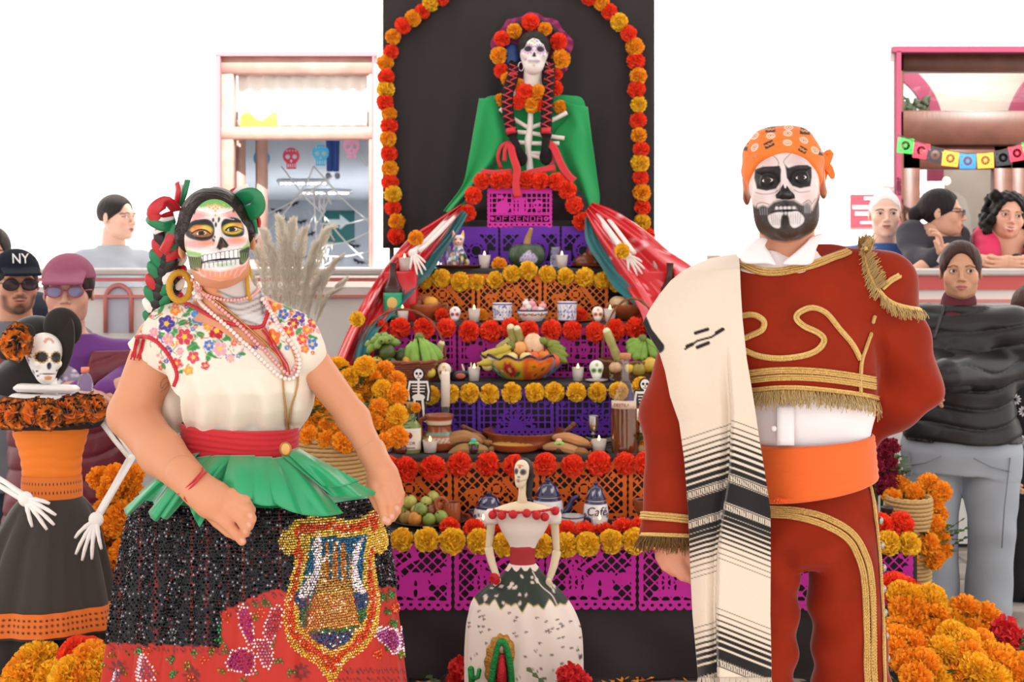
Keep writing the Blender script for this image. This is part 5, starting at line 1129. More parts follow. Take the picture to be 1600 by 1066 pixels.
def mx(*a):
 r=a[0]
 for q in a[1:]:r=np.maximum(r,q)
 return r
def dl(x,p,t,ph=0):return np.abs(((x/p+ph)%1)-.5)*p-(p/2-t/2)if False else t/2*0+np.minimum((x/p+ph)%1,1-(x/p+ph)%1)*p-t/2
def circ(x,y,cx,cy,r):return np.hypot(x-cx,y-cy)-r
def elp(x,y,cx,cy,a,b):return(np.sqrt(((x-cx)/a)**2+((y-cy)/b)**2)-1)*min(a,b)
def bx2(x,y,x0,y0,x1,y1):return mx(x0-x,x-x1,y0-y,y-y1)
def seg2(x,y,a,b,r):
 ax,ay=a;bx,by=b;t=np.clip(((x-ax)*(bx-ax)+(y-ay)*(by-ay))/((bx-ax)**2+(by-ay)**2+1e-9),0,1);return np.hypot(x-ax-t*(bx-ax),y-ay-t*(by-ay))-r
GLY={'O':'01110 10001 10001 10001 10001 10001 01110','F':'11111 10000 10000 11110 10000 10000 10000','R':'11110 10001 10001 11110 10100 10010 10001','E':'11111 10000 10000 11110 10000 10000 11111','N':'10001 11001 10101 10101 10011 10001 10001','D':'11110 10001 10001 10001 10001 10001 11110','A':'01110 10001 10001 11111 10001 10001 10001'}
def word2(x,y,txt,x0,y0,x1,y1):
 d=np.full(x.shape,1.);n=len(txt);cw=(x1-x0)/n
 for k,ch in enumerate(txt):
  g=GLY[ch].split();px=cw*.78/5;py=(y1-y0)/7
  for r in range(7):
   for c in range(5):
    if g[r][c]=='1':d=np.minimum(d,bx2(x,y,x0+k*cw+c*px,y1-(r+1)*py,x0+k*cw+(c+1)*px,y1-r*py))
 return d
def skull2(x,y,cx,cy,s):
 d=mn(elp(x,y,cx,cy+.08*s,.42*s,.38*s),bx2(x,y,cx-.2*s,cy-.46*s,cx+.2*s,cy-.1*s))
 h=mn(circ(x,y,cx-.16*s,cy+.04*s,.115*s),circ(x,y,cx+.16*s,cy+.04*s,.115*s),elp(x,y,cx,cy-.14*s,.045*s,.07*s))
 h=mn(h,*[bx2(x,y,cx+k*.1*s-.022*s,cy-.40*s,cx+k*.1*s+.022*s,cy-.26*s)for k in(-1,0,1)])
 return mx(d,-h)
def flower2(x,y,cx,cy,r,n=8):
 t=np.arctan2(y-cy,x-cx);q=np.hypot(x-cx,y-cy);d=q-r*(.78+.22*np.cos(n*t))
 return mx(d,-mx(np.abs(q-r*.62)-r*.16,.32-np.abs(np.cos(n*t/2))),-(np.abs(q-r*.27)-r*.05))
def papel(kind,w,h):
 def f(x,y):
  ns=max(5,int(round(w/(h*.14))));p=w/ns;r=p*.5
  outer=mx(mn(r*.9-y,np.hypot(((x/p)%1-.5)*p,y-r*.95)-r),y-h,-x,x-w)
  ps=h*.11;e=ps*.22;outer=mx(outer,mn(x,w-x)*-1+e*.6*(1+np.cos(y/ps*2*PI))*.5)
  holes=np.hypot(((x/p)%1-.5)*p,(y-r*1.15)*1.3)-r*.42
  m=h*.075;yb=r*2.1;inn=bx2(x,y,m,yb,w-m,h*.90)
  if kind=='fiesta':
   la=mn(dl((x+y)*.707,h*.115,h*.022),dl((x-y)*.707,h*.115,h*.022));fig=mn(skull2(x,y,w*.30,h*.70,h*.30),elp(x,y,w*.30,h*.86,h*.20,h*.04),elp(x,y,w*.30,h*.9,h*.10,h*.06))
   fig=mn(fig,mx(elp(x,y,w*.34,h*.40,h*.17,h*.19),-mn(*[elp(x,y,w*.34+k*h*.07,h*.4,h*.022,h*.12)for k in(-1.3,0,1.3)])),mx(mn(elp(x,y,w*.60,h*.36,h*.20,h*.2),bx2(x,y,w*.16,h*.2,w*.8,h*.28)),-elp(x,y,w*.60,h*.3,h*.03,h*.14)))
   fig=mn(fig,elp(x,y,w*.86,h*.46,h*.12,h*.10),circ(x,y,w*.92,h*.60,h*.055),seg2(x,y,(w*.8,h*.4),(w*.72,h*.55),h*.03),seg2(x,y,(w*.42,h*.62),(w*.6,h*.78),h*.035),seg2(x,y,(w*.6,h*.78),(w*.56,h*.9),h*.05))
   for cx in(0,w):fig=mn(fig,flower2(x,y,cx,h*.92,h*.26,10))
  elif kind=='rosette':
   la=mn(dl((x+y)*.707,h*.11,h*.024),dl((x-y)*.707,h*.11,h*.024));fig=mn(flower2(x,y,0,h*.92,h*.33,12),flower2(x,y,w,h*.92,h*.33,12),flower2(x,y,w*.5,h*.55,h*.3,8),elp(x,y,w*.5,h*.24,w*.12,h*.1),skull2(x,y,w*.22,h*.42,h*.3),seg2(x,y,(w*.6,h*.7),(w*.8,h*.35),h*.05))
  elif kind=='sun':
   la=mn(dl(x,h*.145,h*.034),dl(y,h*.145,h*.034));t=np.arctan2(y-h*.2,x-w*.5);q=np.hypot(x-w*.5,y-h*.2)
   fig=mx(q-h*(.38+.06*np.cos(t*18)),-mx(h*.16-q,.5-np.abs(np.cos(t*9)),q-h*.33));fig=mn(fig,flower2(x,y,w*.5,h*.74,h*.16,8),flower2(x,y,w*.1,h*.7,h*.12,8),flower2(x,y,w*.9,h*.7,h*.12,8))
  elif kind in('word','sign'):
   la=mn(dl(x,h*.125,h*.032),dl(y,h*.125,h*.032));fig=mn(skull2(x,y,w*.78,h*.56,h*.30),mx(elp(x,y,w*.5,h*.55,h*.24,h*.22),-mn(*[elp(x,y,w*.5+k*h*.09,h*.55,h*.018,h*.15)for k in(-1.5,-.5,.5,1.5)])),bx2(x,y,w*.47,h*.72,w*.53,h*.83),elp(x,y,w*.24,h*.52,h*.18,h*.16),elp(x,y,w*.20,h*.78,h*.09,h*.05),seg2(x,y,(w*.24,h*.6),(w*.3,h*.78),h*.03))
   band=bx2(x,y,m*1.6,yb,w-m*1.6,yb+h*.17);fig=mn(fig,bx2(x,y,0,yb+h*.17,w,yb+h*.205))
   fig=mx(fig,-band);la=mx(la,-band);fig=mn(fig,word2(x,y,'OFRENDA',w*.13,yb+h*.015,w*.87,yb+h*.155),mx(circ(x,y,w*.905,yb+h*.085,h*.06),-circ(x,y,w*.905,yb+h*.085,h*.02)),circ(x,y,w*.085,yb+h*.085,h*.045))
  elif kind=='mask':
   la=mn(dl((x+y)*.707,h*.15,h*.03),dl((x-y)*.707,h*.15,h*.03));la=np.where(y<h*.5,1.,la)
   big=mx(elp(x,y,w*.5,h*.42,h*.46,h*.44),-mn(circ(x,y,w*.5-h*.19,h*.40,h*.115),circ(x,y,w*.5+h*.19,h*.40,h*.115),elp(x,y,w*.5,h*.24,h*.035,h*.05)),-mx(np.abs(circ(x,y,w*.5-h*.19,h*.40,h*.17))-h*.018,.3-np.abs(np.cos(4*np.arctan2(y-h*.4,x-w*.5+h*.19)))),-mx(np.abs(circ(x,y,w*.5+h*.19,h*.40,h*.17))-h*.018,.3-np.abs(np.cos(4*np.arctan2(y-h*.4,x-w*.5-h*.19)))))
   fig=mn(big,flower2(x,y,w*.5,h*.72,h*.17,8),bx2(x,y,0,h*.80,w,h*.92),bx2(x,y,0,0,w*.5-h*.5,h*.4),bx2(x,y,w*.5+h*.5,0,w,h*.4))
  elif kind=='flag':
   q=np.hypot(x-w*.5,y-h*.52);t=np.arctan2(y-h*.52,x-w*.5);la=np.full(x.shape,1.);fig=mn(-(h*.3-q)if False else h*.30-q,mx(q-h*.26,-mx(.25-np.abs(np.cos(4*t)),h*.1-q)),q-h*.06);fig=mx(fig,-mn(*[circ(x,y,w*a,h*b,h*.045)for a in(.14,.86)for b in(.25,.8)]))
  else:
   d=mx(mn(elp(x,y,w*.5,h*.62,w*.48,h*.36),bx2(x,y,w*.22,h*.06,w*.78,h*.5)),-mn(circ(x,y,w*.3,h*.58,w*.13),circ(x,y,w*.7,h*.58,w*.13),elp(x,y,w*.5,h*.4,w*.06,h*.06),*[bx2(x,y,w*(.32+k*.13)-w*.025,h*.12,w*(.32+k*.13)+w*.025,h*.28)for k in range(4)],*[circ(x,y,w*(.25+k*.17),h*.85,w*.05)for k in range(4)]))
   return d
  return mx(mn(-inn,la,fig),outer,-holes)
 return f
_pm={}
def papel_mesh(kind,w,h,color,nx=86,seed=0):
 k=(kind,round(w,4),round(h,4),color)
 if k not in _pm:
  v,F_=fillcut(w,h,nx,max(24,int(nx*h/w)),papel(kind,w,h));v=v.copy();v[:,0]-=w/2;v[:,2]-=h
  v[:,1]=.004*np.sin(v[:,0]*22+1)*(-v[:,2]/h)+.003*np.sin(v[:,2]*30)
  me=mesh_from('paper_sheet',v,F_);me.materials.append(mat('paper_'+color,color,.65,sheen=.1,bump=(40,.25)));_pm[k]=me
 return _pm[k]
def petal_ball(n=150,flat=1.0,inner=.42,wd=.30,jag=.12,seed=1,up=0.0,ruff=.10):
 rs=np.random.RandomState(seed);mb=MB();i=np.arange(n)+.5;ph=np.arccos(1-2*i/n*(1-up*.5));th=PI*(1+5**.5)*i
 D=np.stack([np.cos(th)*np.sin(ph),np.sin(th)*np.sin(ph),np.cos(ph)],1)
 for d in D:
  a=np.cross(d,rs.randn(3));a/=np.linalg.norm(a);b=np.cross(d,a);R1=1+rs.uniform(-jag,jag*.6);w=wd*rs.uniform(.75,1.25)
  rows=[]
  for r,ww,lift in((inner,.35,0),(R1*.80,.9,ruff*.5),(R1,.75,ruff)):
   rows.append([d*r+a*w*ww*k+b*lift*((abs(k)>.5)*1.0+rs.uniform(-.5,.5))for k in(-1,0,1)])
  v,f=sheet(np.array(rows));v=v*np.array([1,1,flat]);mb.add(v,f,np.full(3,rs.uniform(.88,1.12)))
 v,f=ball((0,0,0),(.62,.62,.62*flat),12,8);mb.add(v,f,np.full(3,.8));return mb
def flower_meshes(name,color,variants=3,**kw):
 out=[];c=lin(color);m=mat('petals',None,.75,sss=.35)
 for s in range(variants):
  mb=petal_ball(seed=s+1,**kw);mb.c=[q*c for q in mb.c];mb.hc=True
  me=mb_mesh(name,mb,False);me.materials.append(m);out.append(me)
 return out
POM_Y=flower_meshes('paper_flower','#ffcb2e',n=170);POM_R=flower_meshes('paper_flower','#ff4a24',n=170);POM_O=flower_meshes('paper_flower','#ffac24',2,n=150)
MAR_O=flower_meshes('flower_head','#ffa21a',3,n=190,flat=.8,wd=.19,ruff=.12,jag=.14);MAR_Y=flower_meshes('flower_head','#ffbe22',3,n=220,flat=.82,wd=.17,ruff=.10,jag=.08)
CAR_R=flower_meshes('flower_head','#d8262a',2,n=90,flat=.8,wd=.32,ruff=.22,jag=.2);COX=flower_meshes('flower_head','#8f1436',2,n=130,flat=1.0,wd=.2,ruff=.22,jag=.2)
def rot3():return(rnd.uniform(0,6.28),rnd.uniform(0,6.28),rnd.uniform(0,6.28))
def garland(label,pts,Y,r,meshes,group='paper flower garlands on the altar',dy=0.0):
 """strung paper flowers: one thing, every flower a part"""
 w=[P(x,y,Y)for x,y in pts];t=thing('flower_garland',label,'garland',np.mean(w,0),group)
 for k,p in enumerate(w):
  m=meshes[k%len(meshes)];inst('paper_flower',rnd.choice(m),t,p+np.array([0,-r*.6+rnd.uniform(-.01,.01),0]),rot3(),r*rnd.uniform(.93,1.09))
 st=catmull(w,len(w)*6);part('string',tube(st,.0015,5),mat('string','#4a3a2a',.8),t)
 return t
def banner(label,kind,color,x0,pitch,n,ytop,ybot,Y,gap=2.5,nx=86):
 s=Y/F_PX;w,h=(pitch-gap)*s,(ybot-ytop)*s;me=papel_mesh(kind,w,h,color,nx)
 t=thing('papel_picado_banner',label,'paper banner',P(x0+pitch*n/2,ytop,Y),'cut paper banners on the altar tiers')
 for k in range(n):inst('paper_sheet',me,t,P(x0+pitch*(k+.5),ytop,Y-.012),(rnd.uniform(-.02,.02),rnd.uniform(-.012,.012),rnd.uniform(-.02,.02)))
 part('string',tube([P(x0,ytop,Y-.012),P(x0+pitch*n,ytop,Y-.012)],.0012,5),mat('string','#4a3a2a',.8),t);return t
def text_mesh(s,size,depth=.0006,shear=0.0,align='CENTER'):
 c=bpy.data.curves.new('t','FONT');c.body=s;c.size=size;c.extrude=depth;c.align_x=align;c.align_y='CENTER';c.shear=shear;c.resolution_u=3
 o=bpy.data.objects.new('t',c);COL.objects.link(o);dg=bpy.context.evaluated_depsgraph_get();me=bpy.data.meshes.new_from_object(o.evaluated_get(dg))
 v=np.empty(len(me.vertices)*3);me.vertices.foreach_get('co',v);v=v.reshape(-1,3);fs={}
 for p in me.polygons:fs.setdefault(len(p.vertices),[]).append(list(p.vertices))
 bpy.data.objects.remove(o);bpy.data.curves.remove(c);bpy.data.meshes.remove(me)
 return np.stack([v[:,0],-v[:,2],v[:,1]],1),[np.array(a)for a in fs.values()]
def text_on(name,s,size,pos,m,parent,curve=0.0,shear=0.0,R=None,depth=.0006):
 v,f=text_mesh(s,size,depth,shear)
 if curve:a=v[:,0]/curve;v=np.stack([np.sin(a)*(curve-v[:,1]),-np.cos(a)*(curve-v[:,1])+curve,v[:,2]],1)
 if R is not None:v=v@np.asarray(R).T
 return part(name,(v+np.asarray(pos),f),m,parent,False)
def fine(prof,n):return catmull(np.array(prof,float),n)
def painted_lathe(prof,n,c,fn,base,rows=60,smooth=True):
 p=fine(prof,rows)if smooth else np.array(prof,float);v,f=lathe(p,n,(0,0,0));th=np.arctan2(v[:,0],-v[:,1]);R=np.abs(p[:,0]).max();pt=Paint(th*R,v[:,2],base);fn(pt,R)
 return MB().add(v+np.asarray(c),f,pt.c)
GLAZE=mat('painted_glaze',None,.16,coat=.5);CLAY=mat('clay','#8a4526',.3,coat=.25,vary=(14,.2));CLAYD=mat('clay_dark','#5f2a18',.22,coat=.4);GLASS=thin_glass('clear_glass',.10)
WAX=mat('wax','#f3e6da',.45,sss=.3);FLAME=mat('flame','#ffd27a',.5,emit=6.0);WICK=mat('wick','#2a2320',.9);MILK=mat('frosted_glass','#efe4dc',.3,trans=.35)
def on(px,Y,z):return np.array([(px-800)/F_PX*Y,Y,z])
def votive(px,Y,z,label,w=18,h=20,group='votive candles on the altar'):
 s=Y/F_PX;c=on(px,Y,z);r,H=w/2*s,h*s;t=thing('votive_candle',label,'candle',c,group)
 part('glass_cup',(lambda q:(q[0]+c,q[1]))(lathe([(r*.7,0),(r*.78,.001),(r,H),(r*.94,H),(r*.72,.004),(.0005,.004)],20,cap=False)),MILK,t)
 part('wax',(lambda q:(q[0]+c,q[1]))(lathe([(.0005,.0042),(r*.71,.0042),(r*.9,H*.84),(r*.5,H*.8),(.0005,H*.8)],18)),WAX,t)
 part('wick',tube([c+np.array([0,0,H*.78]),c+np.array([.0005,0,H*.78+.008])],.0009,5),WICK,t)
 fh=9*s;part('flame',(lambda q:(q[0]+c+np.array([0,0,H*.80+.004]),q[1]))(lathe([(.0003,0),(fh*.2,fh*.25),(fh*.15,fh*.6),(.0003,fh)],10)),FLAME,t);return t
def fruit(px,py,Y,r,label,color,cat='fruit',sq=(1,1,1),name='guava',group=None,vary=.12,stem=True,rough=.35,R=None,spots=None):
 s=Y/F_PX;c=P(px,py,Y);rr=np.array(sq)*r*s
 t=np.linspace(0,1,14);a=PI*t;prof=np.stack([np.sin(a)*(1+.04*np.cos(a)),-np.cos(a)*(1-.08*np.exp(-((a-PI)/.35)**2)*2)],1);prof[0,0]=prof[-1,0]=.01
 v,f=lathe(prof,18);Rm=np.array(Euler((rnd.uniform(-.7,.7),rnd.uniform(-.7,.7),rnd.uniform(0,6))).to_matrix())if R is None else R
 o=part(name,((v*rr)@Rm.T+c,f),mat('fruit_'+color,color,rough,vary=(40,vary),coat=.1),None,True,c);tag(o,label,cat,group)
 if stem:part('stem',tube([c+(np.array([0,0,rr[2]*.82]))@Rm.T,c+(np.array([.1*rr[0],0,rr[2]*1.12]))@Rm.T],r*s*.09,6),mat('fruit_stem','#4f3b22',.8),o)
 return o
def banana(p0,p1,bend,r):
 p0,p1,bend=np.asarray(p0),np.asarray(p1),np.asarray(bend);t=np.linspace(0,1,13)[:,None];path=p0*(1-t)**2+2*((p0+p1)/2+bend)*t*(1-t)+p1*t*t
 return tube(path,r*np.array([.34,.42,.7,.9,.98,1,1,1,.97,.88,.68,.4,.22]),7)
def banana_bunch(label,Y,stems,r,color,tipc='#4b4a2a',group=None):
 """stems: list of (root px, tip px, bend px, dy)"""
 s=Y/F_PX;c=P(*stems[0][0],Y);t=thing('banana_bunch',label,'bananas',c,group);m=mat('banana_'+color,color,.5,vary=(25,.15))
 for(a,b,bd,dy)in stems:
  o=part('banana',banana(P(*a,Y),P(*b,Y+dy),np.array([bd[0]*s,-.01,-bd[1]*s]),r*s),m,t);part('tip',ball(P(*b,Y+dy),r*s*.3,8,5),mat('banana_tip',tipc,.8),o)
 q=np.mean([P(*a,Y)for a,*_ in stems],0);part('stalk',tube([q+np.array([0,.0,-.002]),q+np.array([0,.02,.012])],r*s*.9,8),mat('banana_stalk','#6f7a3a',.7),t);return t
def place_on(q,c):return(q[0]+np.asarray(c),)+tuple(q[1:])
# ------------------------------------------------ the stepped altar
TY={1:4.42,2:4.72,3:5.02,4:5.32,5:5.62,6:5.92}
TZ={1:.492,2:.724,3:.958,4:1.181,5:1.404,6:1.627}
black=mat('black_cloth','#262022',.55,sheen=.25,spec=.4,bump=(7,.5))
ALT=thing('altar','black cloth covered stepped altar with six tiers','altar',(0,5.2,0))
for k,(l,r)in{1:(200,1432),2:(405,1225),3:(540,1090),4:(578,1052),5:(642,988),6:(690,932)}.items():
 Y=TY[k];s=Y/F_PX;zb=TZ[k-1]-.004 if k>1 else 0;x0,x1=(l-800)*s,(r-800)*s
 part('tier',box(((x0+x1)/2,(Y+6.08)/2,(TZ[k]+zb)/2),(x1-x0,6.08-Y,TZ[k]-zb),bev=.012),black,ALT)
fs=np.array([[P(196+i*8.3,842+j*9.4,4.42-.006-.012*math.sin(i*.31+math.sin(j*.2)*2)*max(0,j-11)/15-.016*math.sin(i*.13+1+j*.06)*max(0,j-11)/15-.03*max(0,j-11)/15)for i in range(150)]for j in range(27)]);fs[...,2]=np.maximum(fs[...,2],.004)
part('front_drape',sheet(fs,.003),black,ALT)
a=np.linspace(0,PI,30);arc=np.concatenate([[(-.3,1.625)],np.stack([-np.cos(a)*.285,1.68+np.sin(a)*.165],1),[(.3,1.625)]]);arc[:,0]+=(822-800)*5.9/F_PX
rg=np.array([[(x,y,z)for x,z in arc]for y in(5.93,6.08)]);part('arched_panel',loft(rg),black,ALT)
for nm,kd,c,x0,p,n,y0,y1,k in(('magenta paper banner with skulls hung along the lowest altar tier','fiesta','#c41f9c',275,144.2,8,848,953,1),('orange paper banner cut with lattice under the red flowers of the second tier','rosette','#e3691c',434,136.7,5,722,816,2),('violet paper banner cut with square grid on the third tier','sun','#5a22a0',622,122.3,4,608,681,3),('magenta paper banner cut with a word behind the fruit on the fourth tier','word','#b01c92',602,112.0,4,512,592,4),('orange paper banner behind the blue cups on the fifth tier','rosette','#e0701f',640,104.0,3,428,499,5),('violet paper banner with big eyed skulls behind the pumpkin on the top tier','mask','#6a2bb0',684,96.0,2.6,354,417,6)):
 banner(nm,kd,c,x0,p,int(round(n)),y0,y1,TY[k]-(.022 if k==1 else .006),nx=100 if k<4 else 84)
sg=papel_mesh('sign',102*5.9/F_PX,62*5.9/F_PX,'#dd2fb0',150);t=inst('paper_sign',sg,None,P(812,294,5.90));tag(t,'pink cut paper sign reading OFRENDA below the skeleton bust','paper sign')
z1=lambda l:[(540+x/3.554,560+y/3.554)for x,y in l];z2=lambda l:[(780+x/3.554,560+y/3.554)for x,y in l];z6=lambda l:[(540+x/3.807,340+y/3.807)for x,y in l];z7=lambda l:[(780+x/3.807,340+y/3.807)for x,y in l];z5=lambda l:[(580+x/2.804,y/2.804)for x,y in l];z8=lambda l:[(660+x/5.333,260+y/5.333)for x,y in l]
px=lambda n,Y:n*Y/F_PX/2
g_='paper flower garlands on the altar'
garland('garland of large yellow paper flowers along the lowest altar tier',[(460,842),(505,842),(550,843),(590,842)]+z1([(315,1000),(455,995),(595,1005),(745,1005)])+[(788,849)]+z2([(230,1030),(365,1030),(487,1020),(620,1010),(750,1005)])+[(1035,845),(1080,846),(1130,846),(1180,846),(1230,846),(1280,846),(1330,846),(1385,846),(1417,848)],4.42,px(39,4.4),[POM_Y],g_)
garland('garland of red paper flowers lying behind the yellow ones on the lowest tier',z1([(580,935),(715,945),(840,960)])+z2([(170,965),(265,960),(370,955),(470,950),(570,955),(680,940),(775,940)])+[(1035,822)],4.50,px(34,4.5),[POM_R],g_)
garland('short garland of red paper flowers at the right end of the lowest tier',[(1340,822),(1374,820),(1404,818)],4.48,px(40,4.48),[POM_R],g_)
garland('garland of red paper flowers along the second altar tier',[(520,735),(561,747),(585,736)]+z1([(235,600),(335,610),(490,605),(635,585),(790,580)])+z2([(85,590),(255,580),(405,590),(550,580),(695,580),(805,575)])+[(1045,724),(1085,724)],4.72,px(38,4.7),[POM_R],g_)
garland('garland of yellow paper flowers under the painted fruit bowl',[(576,612)]+z1([(240,195),(345,195),(475,200),(585,195),(690,195),(800,195)])+z2([(70,190),(195,185),(305,185),(425,185),(545,185),(660,180),(790,160),(870,155)]),5.02,px(31,5.0),[POM_Y],g_)
garland('garland of red paper flowers above the fruit baskets',z6([(200,655),(325,655),(470,655),(600,655),(735,675),(865,675)])+z7([(65,655),(175,670),(310,670),(433,670),(570,680),(685,665),(810,655)])+[(1025,512)],5.32,px(32,5.3),[POM_R],g_)
garland('garland of yellow paper flowers along the fifth tier below the pumpkin',z6([(470,375),(572,360),(685,380),(780,385),(890,370)])+z7([(75,335),(172,315),(285,335),(393,350),(507,355),(612,370),(700,390)]),5.62,px(28,5.6),[POM_Y],g_)
garland('red paper flower garland arching around the pink sign',z8([(375,390),(425,245),(495,125),(620,125),(700,118)])+z8([(865,115),(980,125),(1115,130),(1205,200),(1265,325),(1325,460)]),5.90,px(27,5.9),[POM_R],g_)
bd=np.array([[P(598+i*7.08,-60+j*14,6.16+.006*math.sin(i*.35)*math.cos(j*.13)+.004*math.sin(i*.9+j*.2))for i in range(61)]for j in range(33)])
bk=part('backdrop_cloth',sheet(bd,.003),mat('backdrop_black','#2a2426',.75,sheen=.25,bump=(9,.25)),None,True,(0,6.16,1.2));tag(bk,'tall black cloth hanging behind the skeleton bust','backdrop')
fr=thing('backdrop_stand','hidden frame holding up the black backdrop cloth','stand',(0,6.22,0))
for x in(612,1010):part('post',tube([P(x,-50,6.2)*np.array([1,1,0]),P(x,-60,6.2)],.012,10),mat('stand_metal','#33302f',.4,metal=.6),fr)
part('crossbar',tube([P(596,-58,6.2),P(1026,-58,6.2)],.012,10),mat('stand_metal'),fr)
L_=z5([(370,-105),(325,-45),(310,-5),(262,20),(225,52),(185,82),(140,118),(98,165),(88,230),(63,278),(68,342),(66,397),(63,452),(80,500),(80,555),(76,612),(80,675),(83,740),(84,800),(97,852),(97,912),(115,972),(112,1035)])
R_=z5([(890,-95),(925,-50),(955,-10),(1005,12),(1043,55),(1083,102),(1125,152),(1153,210),(1158,272),(1168,337),(1160,395),(1170,460),(1168,530),(1170,595),(1180,657),(1176,715),(1178,780),(1184,845),(1186,910),(1185,975),(1205,1030)])
garland('orange and yellow paper flower garland down the left of the backdrop',L_,6.14,px(26,6.1),[POM_R,POM_O+POM_Y],g_);garland('orange and yellow paper flower garland down the right of the backdrop',R_,6.14,px(27,6.1),[POM_R,POM_O+POM_Y],g_)
plast=mat('red_plastic',None,.22,spec=.6,coat=.3)
def drape(name,label,A,B,Ya,Yb,nfold,amp,m,col,lines=(),par=None,sag=.0):
 n,w=46,40;a=catmull(A,n);b=catmull(B,n);ya=np.linspace(*Ya,n);yb=np.linspace(*Yb,n);G=np.zeros((n,w,3));uv=np.zeros((n,w,2))
 for i in range(n):
  for j in range(w):
   t=j/(w-1);p=a[i]*(1-t)+b[i]*t;k=math.sin(PI*min(1,i/(n-1)*1.1)*.5)
   Y=ya[i]*(1-t)+yb[i]*t-amp*k*math.sin(t*PI*nfold+.6*math.sin(i*.12))-.4*amp*math.sin(t*PI*nfold*2.3+i*.09)
   G[i,j]=P(p[0],p[1],Y);uv[i,j]=p
 pc=Paint(uv[...,0].ravel(),uv[...,1].ravel(),col)
 for l,c,ww in lines:pc.line(l,ww,c,.85,1.2,1)
 v,f=sheet(G,.002);o=part(name,(v,f,np.vstack([pc.c,pc.c])),m,par,True,G.reshape(-1,3).mean(0)if par is None else None)
 if label:tag(o,label,'cloth')
 return o
wl='#f3c9cb'
def squig(seed,x0,y0,x1,y1,n,ln=26):
 r=random.Random(seed);out=[]
 for _ in range(n):
  x,y=r.uniform(x0,x1),r.uniform(y0,y1);a=r.uniform(0,6.3);out.append(([(x+ln*q*math.cos(a)*.33+r.uniform(-4,4),y+ln*q*math.sin(a)*.33+r.uniform(-4,4))for q in range(4)],wl,1.3))
 return out
rl=drape('plastic_drape','glossy red printed plastic cloth falling along the left of the altar',[(722,318),(680,345),(640,372),(600,420),(568,470),(540,525),(518,585),(510,640)],[(716,335),(690,375),(655,425),(628,470),(598,520),(580,565),(566,610),(560,650)],(5.85,5.0),(5.80,4.98),3,.05,plast,'#d5262f',squig(1,540,350,700,560,26)+[([(715,335),(680,380),(640,400)],wl,1.6),([(640,385),(600,420),(590,460),(560,480)],wl,1.5)])
rr=drape('plastic_drape','glossy red printed plastic cloth falling along the right of the altar',[(926,316),(962,330),(1010,362),(1045,392),(1085,420),(1105,450),(1125,500)],[(914,330),(930,365),(950,400),(968,430),(990,468),(1006,500),(1020,540)],(5.86,5.2),(5.80,5.15),3,.04,plast,'#d5262f',squig(2,940,340,1090,470,26)+[([(930,345),(960,380),(1010,370),(990,395)],wl,1.5)])
for x0,x1,y0,nm in((598,652,424,'left'),(986,1075,424,'right')):
 s=5.5/F_PX;st=part('side_shelf',box((((x0+x1)/2-800)*s,5.56,(CAMZ-24*s+1.18)/2),((x1-x0)*s,.24,CAMZ-24*s-1.18),bev=.008),mat('red_plastic_plain','#d5262f',.22,spec=.6),ALT)
teal=mat('teal_cloth','#1f6f74',.75,sheen=.3,bump=(60,.2))
drape('teal_cloth','teal cloth edging the left side of the altar steps',[(722,328),(690,375),(660,405),(640,430),(620,452),(598,490),(572,512),(556,545),(550,590)],[(731,335),(716,362),(692,397),(674,427),(654,446),(630,474),(602,505),(586,525),(572,575)],(5.84,5.1),(5.80,5.1),2,.02,mat('teal_cloth_p',None,.75,sheen=.3,bump=(60,.2)),'#1f6f74')
drape('teal_cloth','teal cloth edging the right side of the altar steps',[(926,338),(938,372),(958,410),(985,432),(1010,465),(1030,500)],[(914,340),(916,378),(940,418),(962,452),(996,480),(1018,510)],(5.84,5.25),(5.78,5.22),2,.02,mat('teal_cloth_p'),'#1f6f74')
# ------------------------------------------------ offerings on the altar
def bowl(name,label,cat,px,Y,z,wpx,hpx,m,rim=1.0,foot=.45,handles=0,group=None,paint=None,base='#8a4526',wave=0,stripes=False,thick=.06):
 s=Y/F_PX;R,H=wpx/2*s,hpx*s;c=on(px,Y,z);t=thing(name,label,cat,c,group)
 pr=[(.002,0),(R*foot,0),(R*(foot+.22),H*.18),(R*.93,H*.62),(R*rim,H),(R*(rim-thick),H*.985),(R*(.9-thick),H*.62),(R*(foot+.1),H*.24),(.002,H*.12)]
 if paint:
  mb=painted_lathe(pr,96,c,paint,base,70);v=mb.v[0]
  if wave:
   d=v-c;th=np.arctan2(d[:,1],d[:,0]);k=np.clip(d[:,2]/H-.45,0,1)/.55;v[:,2]+=k*H*.09*np.sin(th*wave);v[:,:2]=c[:2]+d[:,:2]*(1+.05*k*np.sin(th*wave))[:,None]
  part('bowl',mb,GLAZE,t)
 else:
  part('bowl',place_on(lathe(fine(pr,40),40),c),m,t)
 for sx in((-1,1)if handles==2 else()):
  q=catmull([c+np.array([sx*R*.93,-.01,H*.55]),c+np.array([sx*R*1.18,-.01,H*.75]),c+np.array([sx*R*1.16,-.01,H*1.05]),c+np.array([sx*R*.95,-.01,H*.98])],14);part('handle',tube(q,R*.085,8),m,t)
 return t,c,R,H
def plate(label,px,Y,z,wpx,m,cat='plate',group=None,hpx=4,name='plate'):
 s=Y/F_PX;R=wpx/2*s;c=on(px,Y,z);o=part(name,place_on(lathe(fine([(.002,0),(R*.6,0),(R*.85,hpx*s*.5),(R,hpx*s),(R*.97,hpx*s*1.1),(R*.8,hpx*s*.7),(R*.58,.003),(.002,.003)],30),44),c),m,None,True,c);return tag(o,label,cat,group)
